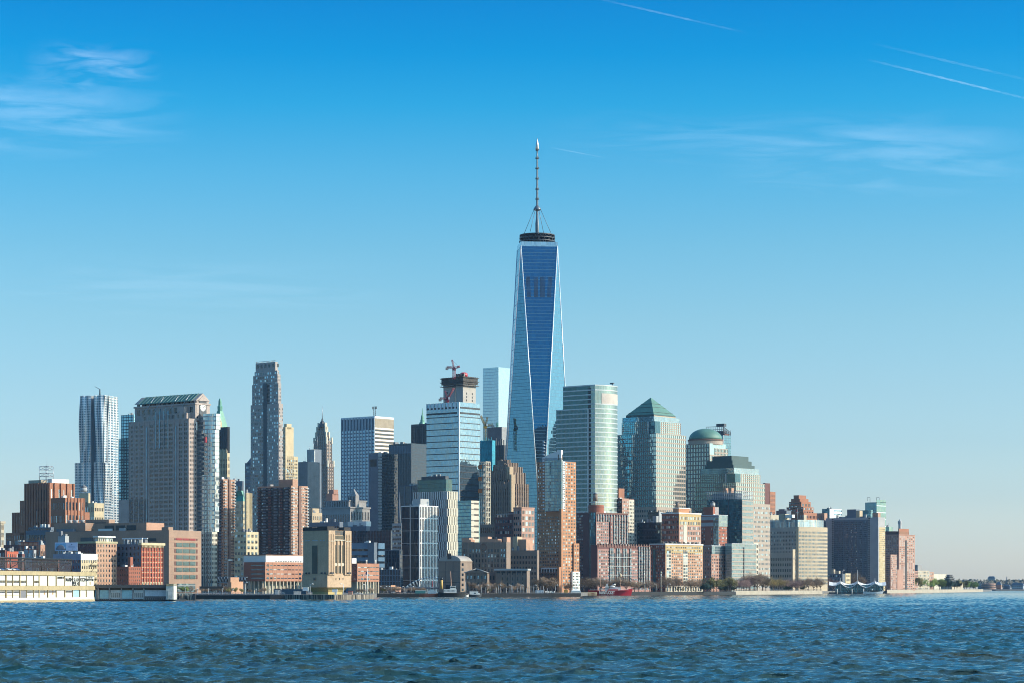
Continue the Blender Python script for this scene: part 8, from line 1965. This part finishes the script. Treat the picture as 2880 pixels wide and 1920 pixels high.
# ------------------------------------------------------------------ high thin cloud and contrails
def streak_mat(name, sx, sy, lo, hi, strength):
    m = bpy.data.materials.new(name); m.use_nodes = True; t = m.node_tree; t.nodes.clear(); L = t.links.new
    tc = N(t,'ShaderNodeTexCoord'); mp = N(t,'ShaderNodeMapping'); mp.inputs['Scale'].default_value = (sx,sy,1); L(tc.outputs['UV'],mp.inputs['Vector'])
    n = N(t,'ShaderNodeTexNoise'); n.inputs['Scale'].default_value = 1; n.inputs['Detail'].default_value = 7; n.inputs['Roughness'].default_value=.55; n.inputs['Distortion'].default_value = .8; L(mp.outputs[0],n.inputs['Vector'])
    r = N(t,'ShaderNodeMapRange'); r.inputs['From Min'].default_value=lo; r.inputs['From Max'].default_value=hi; L(n.outputs['Fac'],r.inputs['Value'])
    s = N(t,'ShaderNodeSeparateXYZ'); L(tc.outputs['UV'],s.inputs[0])
    def edge(o):
        a = N(t,'ShaderNodeMath',operation='SUBTRACT'); a.inputs[0].default_value=1; L(o,a.inputs[1]); b = N(t,'ShaderNodeMath',operation='MULTIPLY'); L(a.outputs[0],b.inputs[0]); L(o,b.inputs[1]); c = N(t,'ShaderNodeMath',operation='MULTIPLY'); L(b.outputs[0],c.inputs[0]); c.inputs[1].default_value=4; d = N(t,'ShaderNodeMath',operation='POWER'); L(c.outputs[0],d.inputs[0]); d.inputs[1].default_value=1.3; return d.outputs[0]
    e = N(t,'ShaderNodeMath',operation='MULTIPLY'); L(edge(s.outputs['X']),e.inputs[0]); L(edge(s.outputs['Y']),e.inputs[1])
    f = N(t,'ShaderNodeMath',operation='MULTIPLY'); L(e.outputs[0],f.inputs[0]); L(r.outputs[0],f.inputs[1]); g = N(t,'ShaderNodeMath',operation='MULTIPLY'); L(f.outputs[0],g.inputs[0]); g.inputs[1].default_value=strength
    tr = N(t,'ShaderNodeBsdfTransparent'); df = N(t,'ShaderNodeBsdfTranslucent'); df.inputs['Color'].default_value=(.95,.95,.95,1); d2 = N(t,'ShaderNodeBsdfDiffuse'); d2.inputs['Color'].default_value=(.95,.95,.95,1); ad = N(t,'ShaderNodeAddShader'); L(df.outputs[0],ad.inputs[0]); L(d2.outputs[0],ad.inputs[1]); mx = N(t,'ShaderNodeMixShader'); L(g.outputs[0],mx.inputs[0]); L(tr.outputs[0],mx.inputs[1]); L(ad.outputs[0],mx.inputs[2])
    o = N(t,'ShaderNodeOutputMaterial'); L(mx.outputs[0],o.inputs['Surface']); return m
def skypt(px, py, alt):
    el = (HY-py)/F; Y = alt/el; return Vector((px2x(px,Y),Y,CH+alt))
def cirrus(name, quad, alt, m):
    """a level sheet of thin ice cloud at its altitude; corners given by where they stand"""
    c = [skypt(px,py,alt) for px,py in quad]; n = 24; q = []; uv = []
    for j in range(n+1):
        for i in range(n+1):
            u,v = i/n,j/n; p = (c[0].lerp(c[1],u)).lerp(c[3].lerp(c[2],u),v); p.z += 60*math.sin(u*9)*math.cos(v*7); q.append(p); uv.append((u,v))
    me = bpy.data.meshes.new(name); fs = [(j*(n+1)+i,j*(n+1)+i+1,(j+1)*(n+1)+i+1,(j+1)*(n+1)+i) for j in range(n) for i in range(n)]
    me.from_pydata(q,[],fs); l = me.uv_layers.new(); 
    for p in me.polygons:
        for k in p.loop_indices: l.data[k].uv = uv[me.loops[k].vertex_index]
    me.materials.append(m); o = link(name,me); tag(o,kind='stuff'); return o
def clouds():
    c1 = streak_mat('cirrus_left',2.6,4.2,.40,.82,.24); c2 = streak_mat('cirrus_right',2.4,4.2,.42,.82,.20); c3 = streak_mat('veil',3,6,.40,.85,.08)
    cirrus('cirrus_cloud',[(-500,450),(560,450),(560,190),(-500,190)],8000,c1); cirrus('cirrus_cloud',[(60,260),(460,260),(460,110),(60,110)],8200,c1)
    cirrus('cirrus_cloud',[(2000,560),(2950,560),(2950,300),(2000,300)],8000,c2); cirrus('cirrus_cloud',[(1500,470),(2500,470),(2500,310),(1500,310)],8300,c3); cirrus('cirrus_cloud',[(-200,900),(1200,900),(1200,700),(-200,700)],7600,c3)
    def trail(p0,p1,r,label,alpha,alt):
        A,B = skypt(*p0,alt),skypt(*p1,alt); n=60; m = streak_mat('contrail_ice',14,1,.25,.62,alpha); vs=[];uv=[];fs=[]; d=(B-A); up=Vector((0,0,1)); s=d.cross(up).normalized(); k=6
        for i in range(n+1):
            p=A+d*i/n; rr=r*(.55+.45*math.sin(i*.9)**2)
            for j in range(k): a=6.2832*j/k; vs.append(p+s*rr*math.cos(a)+up*rr*.8*math.sin(a)); uv.append((min(.999,max(.001,.04+.92*i/n)),.5))
        fs=[(i*k+j,i*k+(j+1)%k,(i+1)*k+(j+1)%k,(i+1)*k+j) for i in range(n) for j in range(k)]
        me=bpy.data.meshes.new('contrail'); me.from_pydata(vs,[],fs); l=me.uv_layers.new()
        for p in me.polygons:
            p.use_smooth=True
            for q in p.loop_indices: l.data[q].uv=uv[me.loops[q].vertex_index]
        me.materials.append(m); tag(link('contrail',me),label,'contrail')
    trail((1660,-8),(2095,92),22,'faint white contrail slanting down at the top of the sky right of centre',.035,10000)
    trail((2440,168),(2960,296),26,'sharper lower contrail at the right edge of the sky',.065,10000)
    trail((2450,122),(2960,242),30,'fainter upper contrail at the right edge of the sky',.022,10000)
    trail((1545,415),(1700,444),18,'short faint contrail right of the spire tip',.035,10000)
clouds()
# ------------------------------------------------------------------ thin river haze
def haze():
    m = bpy.data.materials.new('haze_air'); m.use_nodes = True; t = m.node_tree; t.nodes.clear()
    v = N(t, 'ShaderNodeVolumePrincipled'); v.inputs['Color'].default_value = (0.40,0.68,1.0,1); v.inputs['Density'].default_value = HAZE; v.inputs['Anisotropy'].default_value = 0.0
    o = N(t, 'ShaderNodeOutputMaterial'); t.links.new(v.outputs[0], o.inputs['Volume'])
    tag(M().box(-12600,12600,-1600,14600,-5.5,585).build('haze', m), kind='stuff')
HAZE = 1.3e-5
haze()
for b in ALLB: b.finish()
